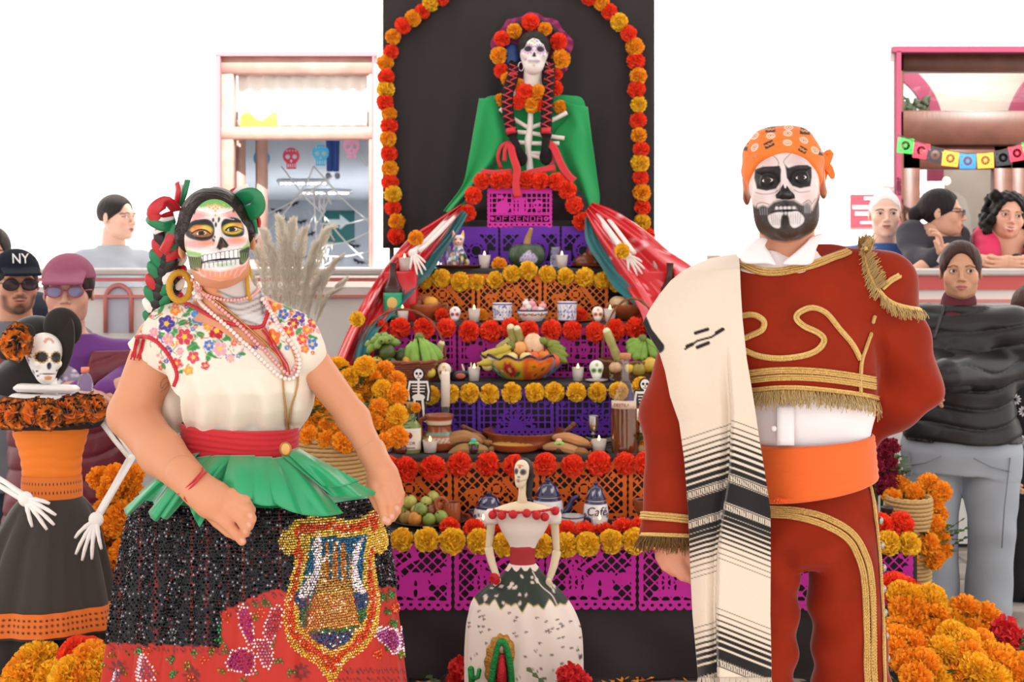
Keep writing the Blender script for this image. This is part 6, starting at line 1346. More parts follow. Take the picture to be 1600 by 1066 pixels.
def bottle(name,label,px,Y,z,prof,hpx,glass,liquid=None,lev=.7,cap=None,lab=None,labcol='#2f9a72',words=()):
 s=Y/F_PX;H=hpx*s;c=on(px,Y,z);t=thing(name,label,'bottle',c);pr=fine([(r*s,y*H)for r,y in prof],60)
 part('glass',place_on(lathe(np.vstack([[(.001,0)],pr]),32,cap=False),c),glass,t)
 if liquid is not None:
  q=pr[pr[:,1]<lev*H];q=np.stack([np.maximum(q[:,0]-.0022,.001),q[:,1]+.002],1);part('liquid',place_on(lathe(np.vstack([[(.001,q[0,1])],q,[(.001,q[-1,1])]]),28),c),liquid,t)
 if cap:part('cap',place_on(lathe([(.001,H*cap[0]),(cap[2]*s,H*cap[0]),(cap[2]*s*1.02,H*(cap[0]+cap[1])*.99),(cap[2]*s*.9,H*(cap[0]+cap[1])),(.001,H*(cap[0]+cap[1]))],20),c),cap[3],t)
 if lab:
  y0,y1,r=lab;rr=r*s+.0012;a=np.linspace(-1.25,1.25,30)-PI/2;G=np.array([[c+np.array([math.cos(q)*rr,math.sin(q)*rr,H*(y0+(y1-y0)*k/8)])for q in a]for k in range(9)])
  part('label',sheet(G,.0006),mat('label_'+labcol,labcol,.5),t)
  for w_,sz,yy,col in words:text_on('lettering',w_,sz*s,c+np.array([0,-rr-.0008,H*yy]),mat('ink_'+col,col,.6),t,curve=rr)
 return t,c,s,H
brown_glass=mat('brown_glass','#3a1608',.12,coat=.15,spec=.4)
for px_,Y,lb in((614,5.40,'dark beer bottle with green label at the left end of the altar'),(1047,5.40,'dark beer bottle partly hidden by the cream shawl')):
 t,c,s,H=bottle('beer_bottle',lb,px_,Y,1.181,[(14.5,0),(15,.02),(15,.52),(12,.62),(7,.74),(5.2,.85),(5.2,.96),(5.8,.97),(5.6,1)],92,brown_glass,lab=(.06,.50,15),labcol='#2fa377',words=(('INDIO',7.2,.13,'#f3ead8'),))
 part('emblem',place_on(ball((0,0,0),(8*s,.0012,9*s),20,10),c+np.array([0,-15*s-.002,H*.33])),mat('gold_print','#d8b866',.45,metal=.3),t)
 part('cap',place_on(lathe([(.001,H*.985),(6*s,H*.985),(5.6*s,H*1.005),(.001,H*1.008)],16),c),brown_glass,t)
plate('brown clay plate under the painted cat',716,5.74,1.404,92,CLAY,hpx=5)
for px_,lb in((697,'empty glass tumbler beside the painted cat'),(868,'tall glass of water beside the pumpkin')):
 s=5.74/F_PX;c=on(px_,5.74,1.412 if px_<800 else 1.405);H=33*s;t=thing('drinking_glass',lb,'glass',c)
 part('glass',place_on(lathe([(.001,0),(8*s,0),(10.5*s,H),(9.9*s,H),(7.6*s,.006),(.001,.006)],24,cap=False),c),GLASS,t)
 if px_>800:part('water',place_on(lathe([(.001,.007),(7.4*s,.007),(9*s,H*.6),(.001,H*.6)],22),c),mat('water','#fbfdff',.0,trans=1,ior=1.33),t)
s=5.72/F_PX;g=Sdf();A=lambda x,y,d=0:P(x,y,5.72+d)
g.add(s_ell(A(716,405),(14*s,12*s,14*s)));g.add(s_cone(A(716,400,-.005),A(716,385,-.01),10*s,7.5*s),.02);g.add(s_ell(A(716,376,-.02),(9*s,9*s,9*s)),.01);g.add(s_ell(A(716,379,-.045),(4.5*s,4*s,3.5*s)),.008)
for k in(-1,1):
 g.add(s_cone(A(716+k*6,371,-.015),A(716+k*8,361,-.015),4*s,1.2*s),.006);g.add(s_cone(A(716+k*6,395,-.03),A(716+k*5,413,-.035),4*s,3.4*s),.008);g.add(s_ell(A(716+k*13,410,.0),(5*s,8*s,6*s)),.01)
g.add(s_cone(A(703,413,-.01),A(706,407,-.03),3*s,2.5*s),.01);v,f=g.run(.0034);u,w=proj(v);pc=Paint(u,w,'#e9e6df')
cr=random.Random(3)
for i in range(70):pc.ell(cr.uniform(700,732),cr.uniform(378,415),cr.uniform(1.2,3),cr.uniform(1.2,3.4),cr.choice(['#2d63b5','#e8b23a','#1c1a22','#3a9a58','#e27a9a','#f6f3ee','#4aa0c8','#d94a3a']),cr.uniform(0,3),.9,.8)
pc.poly([(704,358),(712,366),(709,373),(703,372)],'#f09a92');pc.poly([(720,366),(726,358),(731,364),(727,373)],'#f0c84a');pc.ell(716,377,9,7,'#efb7a6',0,.8);pc.ell(712,374,1.7,1.5,'#1c1a22');pc.ell(720,374,1.7,1.5,'#1c1a22');pc.ell(716,379,1.4,1,'#3a2a2a');pc.poly([(716,398),(727,395),(729,412),(718,414)],'#1c1a22',.8);pc.ell(722,404,2,4,'#e8d23a');pc.line([(712,392),(714,412)],1.6,'#2d63b5')
o=part('cat_figurine',(v,f,pc.c),GLAZE,None,True,(A(716,415)[0],5.72,1.413));tag(o,'sitting cat figurine painted in bright patches on a clay plate','figurine')
s=5.76/F_PX;c=P(823,399,5.76);th=np.linspace(0,2*PI,90,endpoint=False);ph=np.linspace(-PI/2+.04,PI/2-.04,26);rg=[]
for q in ph:
 r=(math.cos(q)**.8)*29*s*(1+.07*np.abs(np.cos(th*7))**.6-.05);rg.append(np.stack([r*np.cos(th),r*np.sin(th),np.full(90,math.sin(q)*21*s-.010*math.exp(-((q-1.4)/.3)**2))],1))
v,f=loft(np.array(rg));u,w=proj(v+c);pc=Paint(th[np.arange(len(v))%90]*10,v[:,2]*100,'#3d5238');pc.c*=(1+.25*np.sin(th[np.arange(len(v))%90]*7))[:,None]
pc.u,pc.v=u,w;pc.mask=(v[:,1]<0).astype(float)
for x,y in((826,396),(820,401),(832,401),(826,406),(816,406),(836,406),(822,411),(831,410)):pc.flower(x,y,4.6,'#cfc5e6','#7a66b8',5,1,.8)
t=thing('pumpkin','dark green ribbed pumpkin with a pale flower sticker and dry stem','pumpkin',c-np.array([0,0,21*s]));part('body',(v+c,f,pc.c),mat('pumpkin_skin',None,.4,bump=(30,.1),coat=.15),t)
part('stem',tube(catmull([c+np.array([0,0,16*s]),P(825,372,5.76),P(828,364,5.75),P(830,357,5.74)],12),np.linspace(6,2.8,12)*s,9),mat('dry_stem','#b08a58',.85,bump=(60,.5)),t)
plate('brown clay plate holding three glazed breads',934,5.74,1.404,84,CLAY,hpx=5)
for i,(x,y,w_,h_,lb)in enumerate(((915,411,20,12,'glazed bread at the left of the plate'),(954,411,20,12,'glazed bread at the right of the plate'),(936,395,20,13,'glazed bread on top of the two others'))):
 s=5.74/F_PX;c=P(x,y,5.74);v,f=ball((0,0,0),(w_*s,w_*s*.9,h_*s),30,18);n=v/np.linalg.norm(v,axis=1)[:,None];v*=(1+.10*np.abs(np.sin(n[:,0]*7+i))*np.clip(n[:,2],0,1)+.05*np.sin(n[:,1]*9))[:,None]
 o=part('sweet_bread',(v+c,f),mat('bread','#7c3c20',.35,coat=.3,vary=(22,.35),bump=(25,.5)),None,True,c);tag(o,lb,'bread')
 part('knob',ball(c+np.array([0,-.01,h_*s*.95]),5*s,10,7),mat('bread_top','#b0643c',.45,vary=(30,.3)),o)
for i,(x,y,Y,lb)in enumerate(((972,392,5.44,'single yellow paper flower lying on the red plastic at right'),(632-74,499,5.0,'yellow paper flower on the lower left of the red plastic'),(650,372,5.50,'orange paper flower at the left by the skeleton wrist'),(780,414,5.70,'orange paper flower lying flat behind the yellow garland'))):
 o=inst('paper_flower',(POM_Y if i<2 else POM_O)[0],None,P(x,y,Y-.03),rot3(),12*Y/F_PX);tag(o,lb,'paper flower')
for x,Y,z,lb in((757,5.68,1.405,'lit votive candle between the cat and the pumpkin'),(878,5.67,1.405,'lit votive candle in front of the water glass'),(632,5.52,1.396,'white votive candle on the red plastic above the left beer bottle'),(1029,5.52,1.396,'white votive candle on the red plastic above the right beer bottle'),(629,5.36,1.182,'votive candle between the left beer bottle and clay dish'),(741,5.37,1.182,'lit votive candle beside the left sugar skull'),(953,5.37,1.182,'lit votive candle between sugar skull and right clay dish'),(1012,5.37,1.182,'votive candle right of the clay dish with a squash'),(606,5.08,.96,'lit votive candle under the left fruit basket'),(741,5.12,.96,'lit votive candle left of the painted fruit bowl'),(903,5.12,.96,'lit votive candle right of the painted fruit bowl'),(960,5.14,.96,'votive candle behind the tall bottle neck'),(602,4.80,.726,'lit votive candle at the left end of the second tier'),(672,4.78,.726,'lit votive candle in front of the striped jug'),(936,4.80,.726,'lit votive candle in front of the dark dried leaves'),(755,4.50,.494,'votive candle in front of the blue sugar bowl'),(937,4.50,.494,'votive candle in front of the coffee jar')):
 big=Y<5;votive(x,Y,z,lb,24 if big else 19,19 if big else 21)
def talav(seed,base='#e8e6ec'):
 def fn(pt,R):
  r=random.Random(seed);h=pt.v.max();B='#26408f'
  for k in range(60):
   x,y=r.uniform(-PI*R,PI*R),r.uniform(h*.15,h*.85);pt.ell(x,y,R*r.uniform(.07,.14),R*r.uniform(.05,.1),B,r.uniform(0,3),.9,R*.02)
  for k in range(16):x=-PI*R+2*PI*R*k/16;pt.line([(x,h*.2),(x+R*.12,h*.5),(x-R*.03,h*.8)],R*.04,B,.9,R*.02,1);pt.flower(x,h*.5,R*.13,'#3a59ad','#e8e6ec',6,.9,R*.02)
  for y in(.06,.93):pt.line([(-4*R,h*y),(4*R,h*y)],h*.07,B,1,R*.02)
 return fn
def talav_pts(fn):
 return fn
for px_,hp,lb in((785,29,'left blue and white painted cup on the fourth tier'),(886,31,'right blue and white painted cup on the fourth tier')):
 s=5.40/F_PX;c=on(px_,5.40,1.184);R,H=15.5*s,hp*s;mb=painted_lathe([(.002,0),(R*.92,0),(R*.96,H*.05),(R*.97,H*.5),(R*1.02,H*.97),(R,H),(R*.93,H*.98),(R*.9,H*.5),(R*.85,.006),(.002,.006)],110,c,talav(px_),'#e8e6ec',64,False)
 p=np.vstack([np.stack([np.full(30,0),np.linspace(0,1,30)],1)]);pr=np.array([(.002,0),(R*.9,0)]+[(R*(.95+.07*k/30),H*k/30)for k in range(31)]+[(R*.94,H*.99),(R*.88,H*.4),(.002,.01)]);v,f=lathe(pr,110);th=np.arctan2(v[:,0],-v[:,1]);pt=Paint(th*R,v[:,2],'#e8e6ec');talav(px_)(pt,R)
 t=thing('painted_cup',lb,'cup',c,None);part('cup_body',(v+c,f,pt.c),GLAZE,t)
for px_,w_,lb in((790,84,'long flat clay plate under the left blue cup'),(890,78,'flat clay plate under the right blue cup')):plate(lb,px_,5.42,1.181,w_,CLAY,hpx=3)
def candybowl(pt,R):
 h=pt.v.max();pt.line([(-4*R,h*.95),(4*R,h*.95)],h*.16,'#27336e',1,R*.02)
 for k in range(10):x=-PI*R+2*PI*R*k/10;pt.flower(x,h*.62,R*.11,'#c4304a','#f0d060',5,1,R*.02);pt.ell(x+R*.2,h*.60,R*.12,R*.05,'#2f8a4a',.4,1,R*.02);pt.ell(x-R*.2,h*.64,R*.12,R*.05,'#2f8a4a',-.4,1,R*.02)
bowl('candy_bowl','small painted bowl of wrapped candies between the blue cups','bowl',832,5.38,1.182,49,19,None,paint=candybowl,base='#f1ece8')
for i,(x,y)in enumerate(((818,484),(826,479),(836,482),(845,483),(831,474),(822,474),(848,478))):
 s=5.38/F_PX;c=P(x,y,5.38);o=part('wrapped_candy',MB().add(*ball(c,(6*s,4.5*s,4.5*s),10,7)).add(*lathe([(.001,0),(3.5*s,5*s),(1*s,0)],7,c+np.array([0,0,2*s]))).add(*lathe([(.001,0),(3*s,-5*s),(1*s,0)],7,c+np.array([.003,0,-1*s]))),mat(['candy_pink','candy_white'][i%2],['#f0a9b4','#f4eee8'][i%2],.35),None,True,c);tag(o,['pink','white'][i%2]+' wrapped candy in the small painted bowl, '+['leftmost','left of centre','at the middle front','at the front right','topmost','upper left','rightmost'][i],'candy','candies in the painted bowl')
for x,w_,lb,k in((663,60,'glazed clay dish with two handles and two round fruits',0),(984,60,'glazed clay dish with two handles holding a pale squash',1)):
 bowl('clay_dish',lb,'dish',x,5.50,1.182,w_,25,mat('clay_orange','#a3522b',.28,coat=.35,vary=(16,.2)),handles=2)
 s=5.52/F_PX;a=np.linspace(PI*.12,PI*.88,24);c=P(x,486,5.56);R=29*s;G=np.array([[c+np.array([math.cos(q)*R*r,.012-.02*(1-r),math.sin(q)*R*.85*r])for q in a]for r in np.linspace(.2,1,12)]);v,f=sheet(G,.006);pc=Paint(np.tile(np.tile(a,12),2),np.repeat(np.linspace(.2,1,12),24).tolist()*2,'#b57a48')
 for q in np.linspace(.4,2.75,12):pc.line([(q,.45),(q,.95)],.07,'#3a2a22',1,.03)
 o=part('clay_saucer',(v,f,pc.c),GLAZE,None,True,c);tag(o,'striped clay saucer standing up behind the %s clay dish'%('squash' if k else 'fruit filled'),'saucer')
fruit(652,476,5.48,10,'brown round fruit in the left clay dish','#7a3a26',name='sapote');fruit(673,473,5.47,11,'yellow round fruit in the left clay dish','#e0a03a',sq=(1.1,1,.9),name='mango');fruit(968,474,5.48,12,'pale oval squash in the right clay dish','#d8b98a',sq=(1.7,1,1),name='squash',stem=False)
def sugar_skull(px_,Y,z,label,r,tint,eye,group=None):
 s=Y/F_PX;k=r*s/.085;g=Sdf();E=s_ell
 g.add(E((0,.012,.03),(.08,.095,.08)));g.add(E((0,-.03,-.045),(.055,.06,.06)),.04)
 for q in(-1,1):g.sub(E((q*.033,-.10,.0),(.024,.03,.023)),.008)
 g.sub(E((0,-.105,-.035),(.010,.02,.014)),.006)
 for q in range(-2,3):g.sub(E((q*.016,-.092,-.078),(.0028,.012,.016)),.003)
 v,f=g.run(.006);pc=Paint(v[:,0],v[:,2],tint);pc.mask=(v[:,1]<0).astype(float)
 for q in(-1,1):pc.ell(q*.033,0,.03,.029,eye,0,.9,.006);pc.ell(q*.033,0,.017,.016,'#2a2226',0,.8,.006)
 pc.flower(0,.065,.02,eye,'#f0c040',5,.9,.004);pc.line([(-.04,-.075),(.04,-.075)],.004,'#8a4a5a',.7,.004)
 c=on(px_,Y,z);v=v*k;v[:,2]-=v[:,2].min();o=part('sugar_skull',(v+c,f,pc.c),mat('sugar',None,.6,sss=.2),None,True,c);return tag(o,label,'sugar skull',group)
sugar_skull(711,5.38,1.183,'small sugar skull with yellow and pink trim on the fourth tier at left',9.5,'#f3eee9','#d8657e');sugar_skull(934,5.38,1.183,'small sugar skull with orange trim on the fourth tier at right',9.5,'#f3eee9','#e88a3a')
sugar_skull(694,5.10,.96,'round sugar skull with yellow top behind the tall white candle',11.5,'#f1e3cf','#e4a63a');sugar_skull(932,5.09,.968,'white sugar skull with green eyes on a small saucer',12,'#eef0e6','#7fb45a');plate('white saucer under the green eyed sugar skull',932,5.09,.96,36,mat('white_china','#eee8e6',.2,coat=.4),hpx=3)
for x,c_ in((752,'#f0a02a'),(908,'#e8402a'),(690,'#e8402a')):o=inst('paper_flower',(POM_O if c_!='#e8402a' else POM_R)[1],None,P(x,493,5.44),rot3(),11*5.4/F_PX);tag(o,'%s paper flower lying behind the %s'%(('orange','lit candle')if x==752 else('red','right blue cup')if x==908 else('red','left sugar skull')),'paper flower')
def wicker(name,label,px_,Y,z,wpx,hpx,col,flare=1.25,handle=None,n=60,rows=9,rod=.0035,sag=0):
 s=Y/F_PX;R,H=wpx/2*s/flare,hpx*s;c=on(px_,Y,z);t=thing(name,label,'basket',c);m=mat('wicker_'+col,col,.7,bump=(90,.4));th=np.linspace(0,2*PI,n+1)
 part('lining',place_on(lathe([(.002,.002),(R*.97,.002),(R*flare*.97,H*.97),(R*flare*.93,H*.97),(R*.93,.008),(.002,.008)],30),c),mat('wicker_dark_'+col,col,.9,vary=(50,.3)),t)
 wv=MB()
 for k in range(rows):
  y=(k+.5)/rows;r=R*(1+(flare-1)*y);ph=PI*(k%2);q=r+rod*1.0*np.cos(th*n/4*1.0*2+ph)*.9
  wv.add(*tube(c+np.stack([q*np.cos(th),q*np.sin(th),np.full(n+1,y*H)],1),H/rows*.52,5,False))
 part('weave',wv,m,t,kind='stuff');r=R*flare
 part('rim',tube(c+np.stack([(r+rod*.6*np.cos(th*15))*np.cos(th),(r+rod*.6*np.cos(th*15))*np.sin(th),H+rod*.6*np.sin(th*15)+sag*np.cos(th*2)],1),rod*1.5,7,False),m,t)
 if handle:
  a=np.linspace(0,PI,30);hw,hh=handle;base=np.stack([np.cos(a)*r*hw,np.zeros(30),H+np.sin(a)*hh*s],1);q=c+base
  for o_ in(-1,1):part('handle',tube(q+np.stack([np.zeros(30),.006*o_*np.cos(a*9),.003*o_*np.sin(a*9)],1),rod*.8,6),m,t)
 return t,c,s
wicker('fruit_basket','reddish wicker basket with thin hoop handle holding green bananas at left',629,5.18,.959,134,32,'#8a4a34',1.3,(1.0,78),rod=.004)
wicker('fruit_basket','brown wicker basket with pale hoop handle beside the tall bottle',988,5.20,.959,104,30,'#7c5230',1.25,(.92,96),rod=.004)
fb=mat('none','#000000')
banana_bunch('small bunch of stubby green bananas in the left basket',5.12,[((597,528),(a_,b_),(q,w_),d)for a_,b_,q,w_,d in((570,540,-6,4,0),(578,531,-5,5,-.02),(590,520,-4,4,0),(603,519,3,4,0),(616,526,5,4,-.01),(626,536,6,4,0),(596,533,0,2,-.06),(608,532,3,3,-.05),(588,545,-3,2,-.05),(573,552,-4,2,-.02))],6.3,'#84a048')
banana_bunch('large bunch of long green bananas at the right of the left basket',5.11,[((644,534),(640,568),(-4,2),0),((650,530),(654,577),(-7,6),-.03),((655,527),(665,578),(13,12),-.04),((660,529),(676,572),(15,14),-.02),((664,532),(685,562),(16,12),.01)],8.5,'#86b04a')
gl='fruit in the left basket'
for x,y,r,d,c_,lb,nm in((605,550,13,5.10,'#4c5c2c','dark green avocado under the stubby bananas','avocado'),(628,556,13,5.13,'#3c4c28','very dark green avocado in the middle of the left basket','avocado'),(588,568,11,5.08,'#c9b84a','yellow green lime at the left of the left basket','lime'),(610,572,13,5.07,'#55602c','big dark green citrus at the front of the left basket','citrus'),(638,577,11,5.07,'#e2a838','yellow guava at the front of the left basket','guava'),(626,582,9,5.10,'#a58a34','small olive fruit low in the left basket','guava'),(636,564,8,5.10,'#dba53a','small yellow fruit behind the front guava','guava'),(672,582,9,5.09,'#d9bb45','yellow fruit under the long bananas','guava')):fruit(x,y,d,r,lb,c_,name=nm)
s=5.18/F_PX
for i,(a_,b_,Y,r_,lb)in enumerate((((676,580),(690,537),5.2,5.5,'short sugar cane piece at the right of the left basket'),((970,572),(948,518),5.14,6.5,'sugar cane stalk leaning out of the right basket'),((778,545),(800,530),5.22,6,'sugar cane piece lying left on the painted bowl'),((803,534),(798,512),5.20,6.5,'sugar cane piece standing in the painted bowl'),((815,538),(808,514),5.19,6,'sugar cane piece beside the upright one'))):
 q=np.array([P(*a_,Y),P(*b_,Y-.02)]);tt=np.linspace(0,1,9)[:,None];o=part('sugar_cane',tube(q[0]*(1-tt)+q[1]*tt,[r_*Y/F_PX*(1+.12*(k in(3,6)))for k in range(9)],12),mat('cane','#a9a060',.45,vary=(14,.3)),None,True,q[0]);tag(o,lb,'sugar cane');part('cut_end',ball(q[1],r_*Y/F_PX*.93,12,6),mat('cane_cut','#e6dcb0',.8),o)
banana_bunch('bunch of green bananas in the right basket by the shawl',5.13,[((1000,532),(978,545),(-4,6),0),((1000,534),(983,556),(-6,6),-.02),((1004,534),(993,564),(-6,8),-.03),((1008,534),(1006,566),(-5,8),-.03),((1012,535),(1022,560),(6,8),-.02),((1010,530),(1030,545),(5,8),.0),((998,529),(978,535),(0,7),.02)],7.5,'#79a040')
for x,y,r,d,c_,lb,nm in((984,574,9,5.08,'#e3c23a','yellow lemon at the front of the right basket','lemon'),(1014,570,13,5.09,'#c9a83a','large yellow mango in the right basket','mango'),(998,577,11,5.07,'#9a8438','olive brown fruit at the front of the right basket','guava'),(962,574,10,5.08,'#c9a27c','tan potato at the left of the right basket','potato'),(1028,578,10,5.08,'#b39a34','yellow fruit at the far right of the basket','guava')):fruit(x,y,d,r,lb,c_,name=nm,sq=(1.2,1,.9)if nm in('mango','potato')else(1,1,1))
def fiesta(pt,R):
 h=pt.v.max();N=8
 pt.line([(-4*R,h*.98),(4*R,h*.98)],h*.16,'#1a1a3c',1,R*.02)
 for k in range(N):
  x=-PI*R+2*PI*R*(k+.5)/N;kind=k%4;w_=PI*R/N
  pt.poly([(x-w_,0),(x+w_,0),(x+w_,h*.88),(x-w_,h*.88)],['#e2622c','#3a9cc8','#f0ece2','#d8b43a'][kind],1,R*.015)
  if kind==0:
   for a_,b_,q in((-.4,.6,.16),(.35,.5,.18),(0,.25,.15)):pt.flower(x+w_*a_,h*b_,R*q,'#f08a28','#f6d23a',8,1,R*.02);pt.ell(x+w_*a_,h*b_,R*.04,R*.04,'#7a2418',0,1,R*.02)
  elif kind==1:
   pt.ell(x,0,w_,h*.85,'#d8402a',0,1,R*.02);pt.ell(x,0,w_*.85,h*.72,'#2458b0',0,1,R*.02)
   for a_ in np.linspace(.3,2.84,7):pt.line([(x,0),(x+math.cos(a_)*w_*.8,math.sin(a_)*h*.66)],R*.06,'#8cc8ea',1,R*.02)
   pt.ell(x,0,w_*.3,h*.25,'#f0c040',0,1,R*.02)
  elif kind==2:
   for q in range(-4,5):pt.line([(x+q*w_*.25,0),(x+q*w_*.25+w_*.5,h*.85)],R*.03,'#2f8f6a',1,R*.02);pt.line([(x+q*w_*.25+w_*.5,0),(x+q*w_*.25,h*.85)],R*.03,'#2f8f6a',1,R*.02)
  else:pt.flower(x,h*.45,R*.2,'#c02c3a','#f4dc60',6,1,R*.02);pt.ell(x+w_*.5,h*.3,R*.1,R*.05,'#2c7a3a',.6,1,R*.02)
bowl('fruit_bowl','large wavy rimmed bowl painted in orange, blue and green full of fruit','bowl',818,5.20,.960,132,38,None,paint=fiesta,base='#e2622c',wave=12,foot=.42)
for x,y,r,d,c_,lb,nm in((775,556,10,5.13,'#e6d07a','pale yellow guava in the painted bowl, at its left end','guava'),(762,571,9,5.12,'#e3cf7e','pale yellow guava at the left rim of the painted bowl','guava'),(790,563,9,5.12,'#e6d27e','pale yellow guava third from left at the rim','guava'),(794,546,10,5.16,'#e8d070','pale yellow guava under the cane pieces','guava'),(800,560,10,5.11,'#ead68a','pale yellow guava at the middle of the pile','guava'),(808,570,9,5.10,'#e9d890','pale yellow guava lowest in front','guava'),(822,560,10.5,5.10,'#ead488','pale yellow guava right of the middle','guava'),(788,573,9,5.10,'#e6d488','pale yellow guava tucked behind the left rim','guava'),(835,569,7,5.1,'#d2b84e','small olive guava right at the rim','guava'),(813,545,12,5.14,'#e9a15a','blushed peach on top of the pale guavas','peach'),(833,558,11,5.12,'#e2683c','orange red apple near the pile top','apple'),(849,556,11,5.13,'#e58238','orange tangerine in the painted bowl','tangerine'),(866,563,11,5.12,'#de5c34','red orange apple at the right rim','apple'),(848,571,9,5.10,'#d84a3a','red apple low at the right rim','apple')):fruit(x,y,d,r,lb,c_,name=nm)
fruit(834,538,5.15,14,'long pale pink papaya lying on top of the fruit','#e8c09a',name='papaya',sq=(1.1,1,1.35),stem=False)
banana_bunch('two yellow green bananas at the left of the painted bowl',5.12,[((800,540),(752,553),(2,7),0),((798,548),(744,569),(4,8),-.02)],7,'#c6b040','#5a5030')
banana_bunch('bunch of short spotted green bananas at the right of the painted bowl',5.14,[((858,536),(884,545),(2,8),0),((856,540),(888,556),(4,6),-.02),((856,544),(886,567),(6,4),-.03),((852,535),(875,535),(0,6),.01),((848,536),(852,528),(-3,2),.0)],7,'#7d8c34','#3a3a22')
s=5.14/F_PX;c=P(717,588,5.14);t=thing('painted_bird','small dark clay bird with painted wing beside the candle','figurine',on(717,5.14,.96));part('body',MB().add(*ball(c,(15*s,9*s,9*s),16,10,rotm(roll=-.25))).add(*ball(c+np.array([-13*s,0,8*s]),6*s,10,7)).add(*tube([c+np.array([-18*s,0,8*s]),c+np.array([-23*s,0,9*s])],[2*s,.4*s],6)),mat('bird_dark','#2c2430',.3,coat=.4),t)
part('wing',ball(c+np.array([3*s,-8*s,1*s]),(8*s,2*s,4.5*s),12,7),mat('bird_wing','#c8604a',.4),t);part('tail',tube([c+np.array([12*s,0,4*s]),c+np.array([22*s,0,12*s])],[4*s,1.5*s],7),mat('bird_tail','#3f8a6a',.4),t);part('foot',lathe([(.001,0),(6*s,0),(4*s,5*s)],12,on(717,5.14,.959)),mat('bird_dark'),t)
for i,(x0,x1,y1)in enumerate(((727,722,569),(735,736,567),(742,747,571))):o=part('wax_twist',tube([P(x0,594,5.17),P((x0+x1)/2+1,582,5.165),P(x1,y1,5.16)],[.006,.0055,.003],7),mat('wax_white','#ecdccb',.5),None,True,P(x0,594,5.17));tag(o,['left','middle','right'][i]+' one of three pale wax strips standing behind the candle by the dark bird','wax strip','wax strips by the bird')
clear=GLASS
pink_gl=mat('pink_liquid','#d98a80',.15,trans=.4);t,c,s,H=bottle('liquor_bottle','slim bottle of pink liquor behind the marigold stems',622,4.86,.726,[(15,0),(16,.03),(16,.42),(12,.55),(5.5,.72),(5,.95),(5.5,1)],98,mat('pink_glass','#e6b0a4',.05,trans=.6),None,cap=(.97,.05,5.5,mat('cork','#b08a5a',.9)))
bottle('tequila_bottle','squat green tinted bottle with cream label and gold cap',641,4.80,.726,[(15,0),(17,.02),(18,.35),(17,.52),(9,.66),(6,.74),(5.6,.80)],76,mat('green_glass','#b9cf7a',.05,trans=.55),None,cap=(.78,.24,6.2,mat('gold_cap','#a9853e',.35,metal=.7)),lab=(.06,.50,17.6),labcol='#efe6d6',words=(('LICOR',6.5,.20,'#5a2a22'),('ARTESANAL',3.6,.11,'#5a2a22')))
s=4.80/F_PX;o=part('red_seal',place_on(ball((0,0,0),(5*s,.0012,5*s),16,8),on(641,4.80,.726)+np.array([0,-17.6*s-.002,76*s*.36])),mat('seal_red','#8a2430',.5),bpy.data.objects['tequila_bottle'])
def jugp(pt,R):
 h=pt.v.max();pt.line([(-4*R,h*.80),(4*R,h*.80)],h*.14,'#e2cdb4',1,R*.03);pt.line([(-4*R,h*.50),(4*R,h*.50)],h*.08,'#5f9a84',1,R*.03);pt.line([(-4*R,h*.32),(4*R,h*.32)],h*.16,'#c9b49a',1,R*.03);pt.line([(-4*R,h*.72),(4*R,h*.72)],h*.02,'#4a241a',1,R*.02)
 for k in range(24):x=-PI*R+2*PI*R*k/24;pt.line([(x,h*.25),(x+R*.2,h*.38)],R*.06,'#a0584a',1,R*.03)
s=4.84/F_PX;c=on(686,4.84,.726);R,H=27*s,54*s;t=thing('clay_jug','striped brown clay jug with a side handle','jug',c);part('jug_body',painted_lathe([(.002,0),(R*.75,0),(R,H*.2),(R*.98,H*.38),(R*.72,H*.55),(R*.74,H*.8),(R*.86,H),(R*.8,H),(R*.68,H*.8),(R*.64,H*.55),(.002,H*.3)],60,c,jugp,'#9a5030',60),GLAZE,t)
part('handle',tube(catmull([c+np.array([-R*.75,0,H*.92]),c+np.array([-R*1.05,0,H*.85]),c+np.array([-R*1.02,0,H*.5]),c+np.array([-R*.85,0,H*.3])],14),R*.13,8),mat('clay_red','#8a3f26',.3,coat=.3),t)
s=4.94/F_PX;c=on(696,4.94,.726);t=thing('taper_candle','tall white candle standing in a dark holder behind the jug','candle',c);part('holder',place_on(lathe([(.001,0),(11*s,0),(4*s,8*s),(4*s,38*s),(7.5*s,44*s),(7.5*s,62*s),(.001,62*s)],20),c),mat('dark_holder','#2a1a18',.3,coat=.3),t);part('wax',place_on(lathe([(.001,58*s),(7*s,58*s),(7*s,112*s),(5.6*s,117*s),(.001,115*s)],20),c),WAX,t);part('wick',tube([c+np.array([0,0,114*s]),c+np.array([.001,0,121*s])],.001,5),WICK,t)
def husk(label,pts,r,Y,col,cat='tamale',name='tamale'):
 q=catmull([P(*p,Y)for p in pts],22);n=22;rr=r*Y/F_PX*np.interp(np.linspace(0,1,n),[0,.1,.35,.7,.92,1],[.35,.7,1,1,.6,.25]);t_,N,B=frames(q);a=np.arange(28)*2*PI/28
 rg=q[:,None]+(rr[:,None]*(1+.05*np.cos(a*9)[None]))[...,None]*(np.cos(a)[None,:,None]*N[:,None]*.8+np.sin(a)[None,:,None]*B[:,None]);o=part(name,loft(rg),mat('husk_'+col,col,.75,bump=(40,.7,(.2,3,3)),vary=(12,.2)),None,True,q.mean(0));tag(o,label,cat)
 tip=MB()
 for k in range(3):tip.add(*sheet(np.array([[q[-1]+(q[-1]-q[-4])*(i*.35)+np.array([0,-.003*k,(j-1)*.006*(1+i*.5)+k*.003])for j in range(3)]for i in range(4)]),.001))
 part('husk_tip',tip,mat('husk_'+col),o);return o
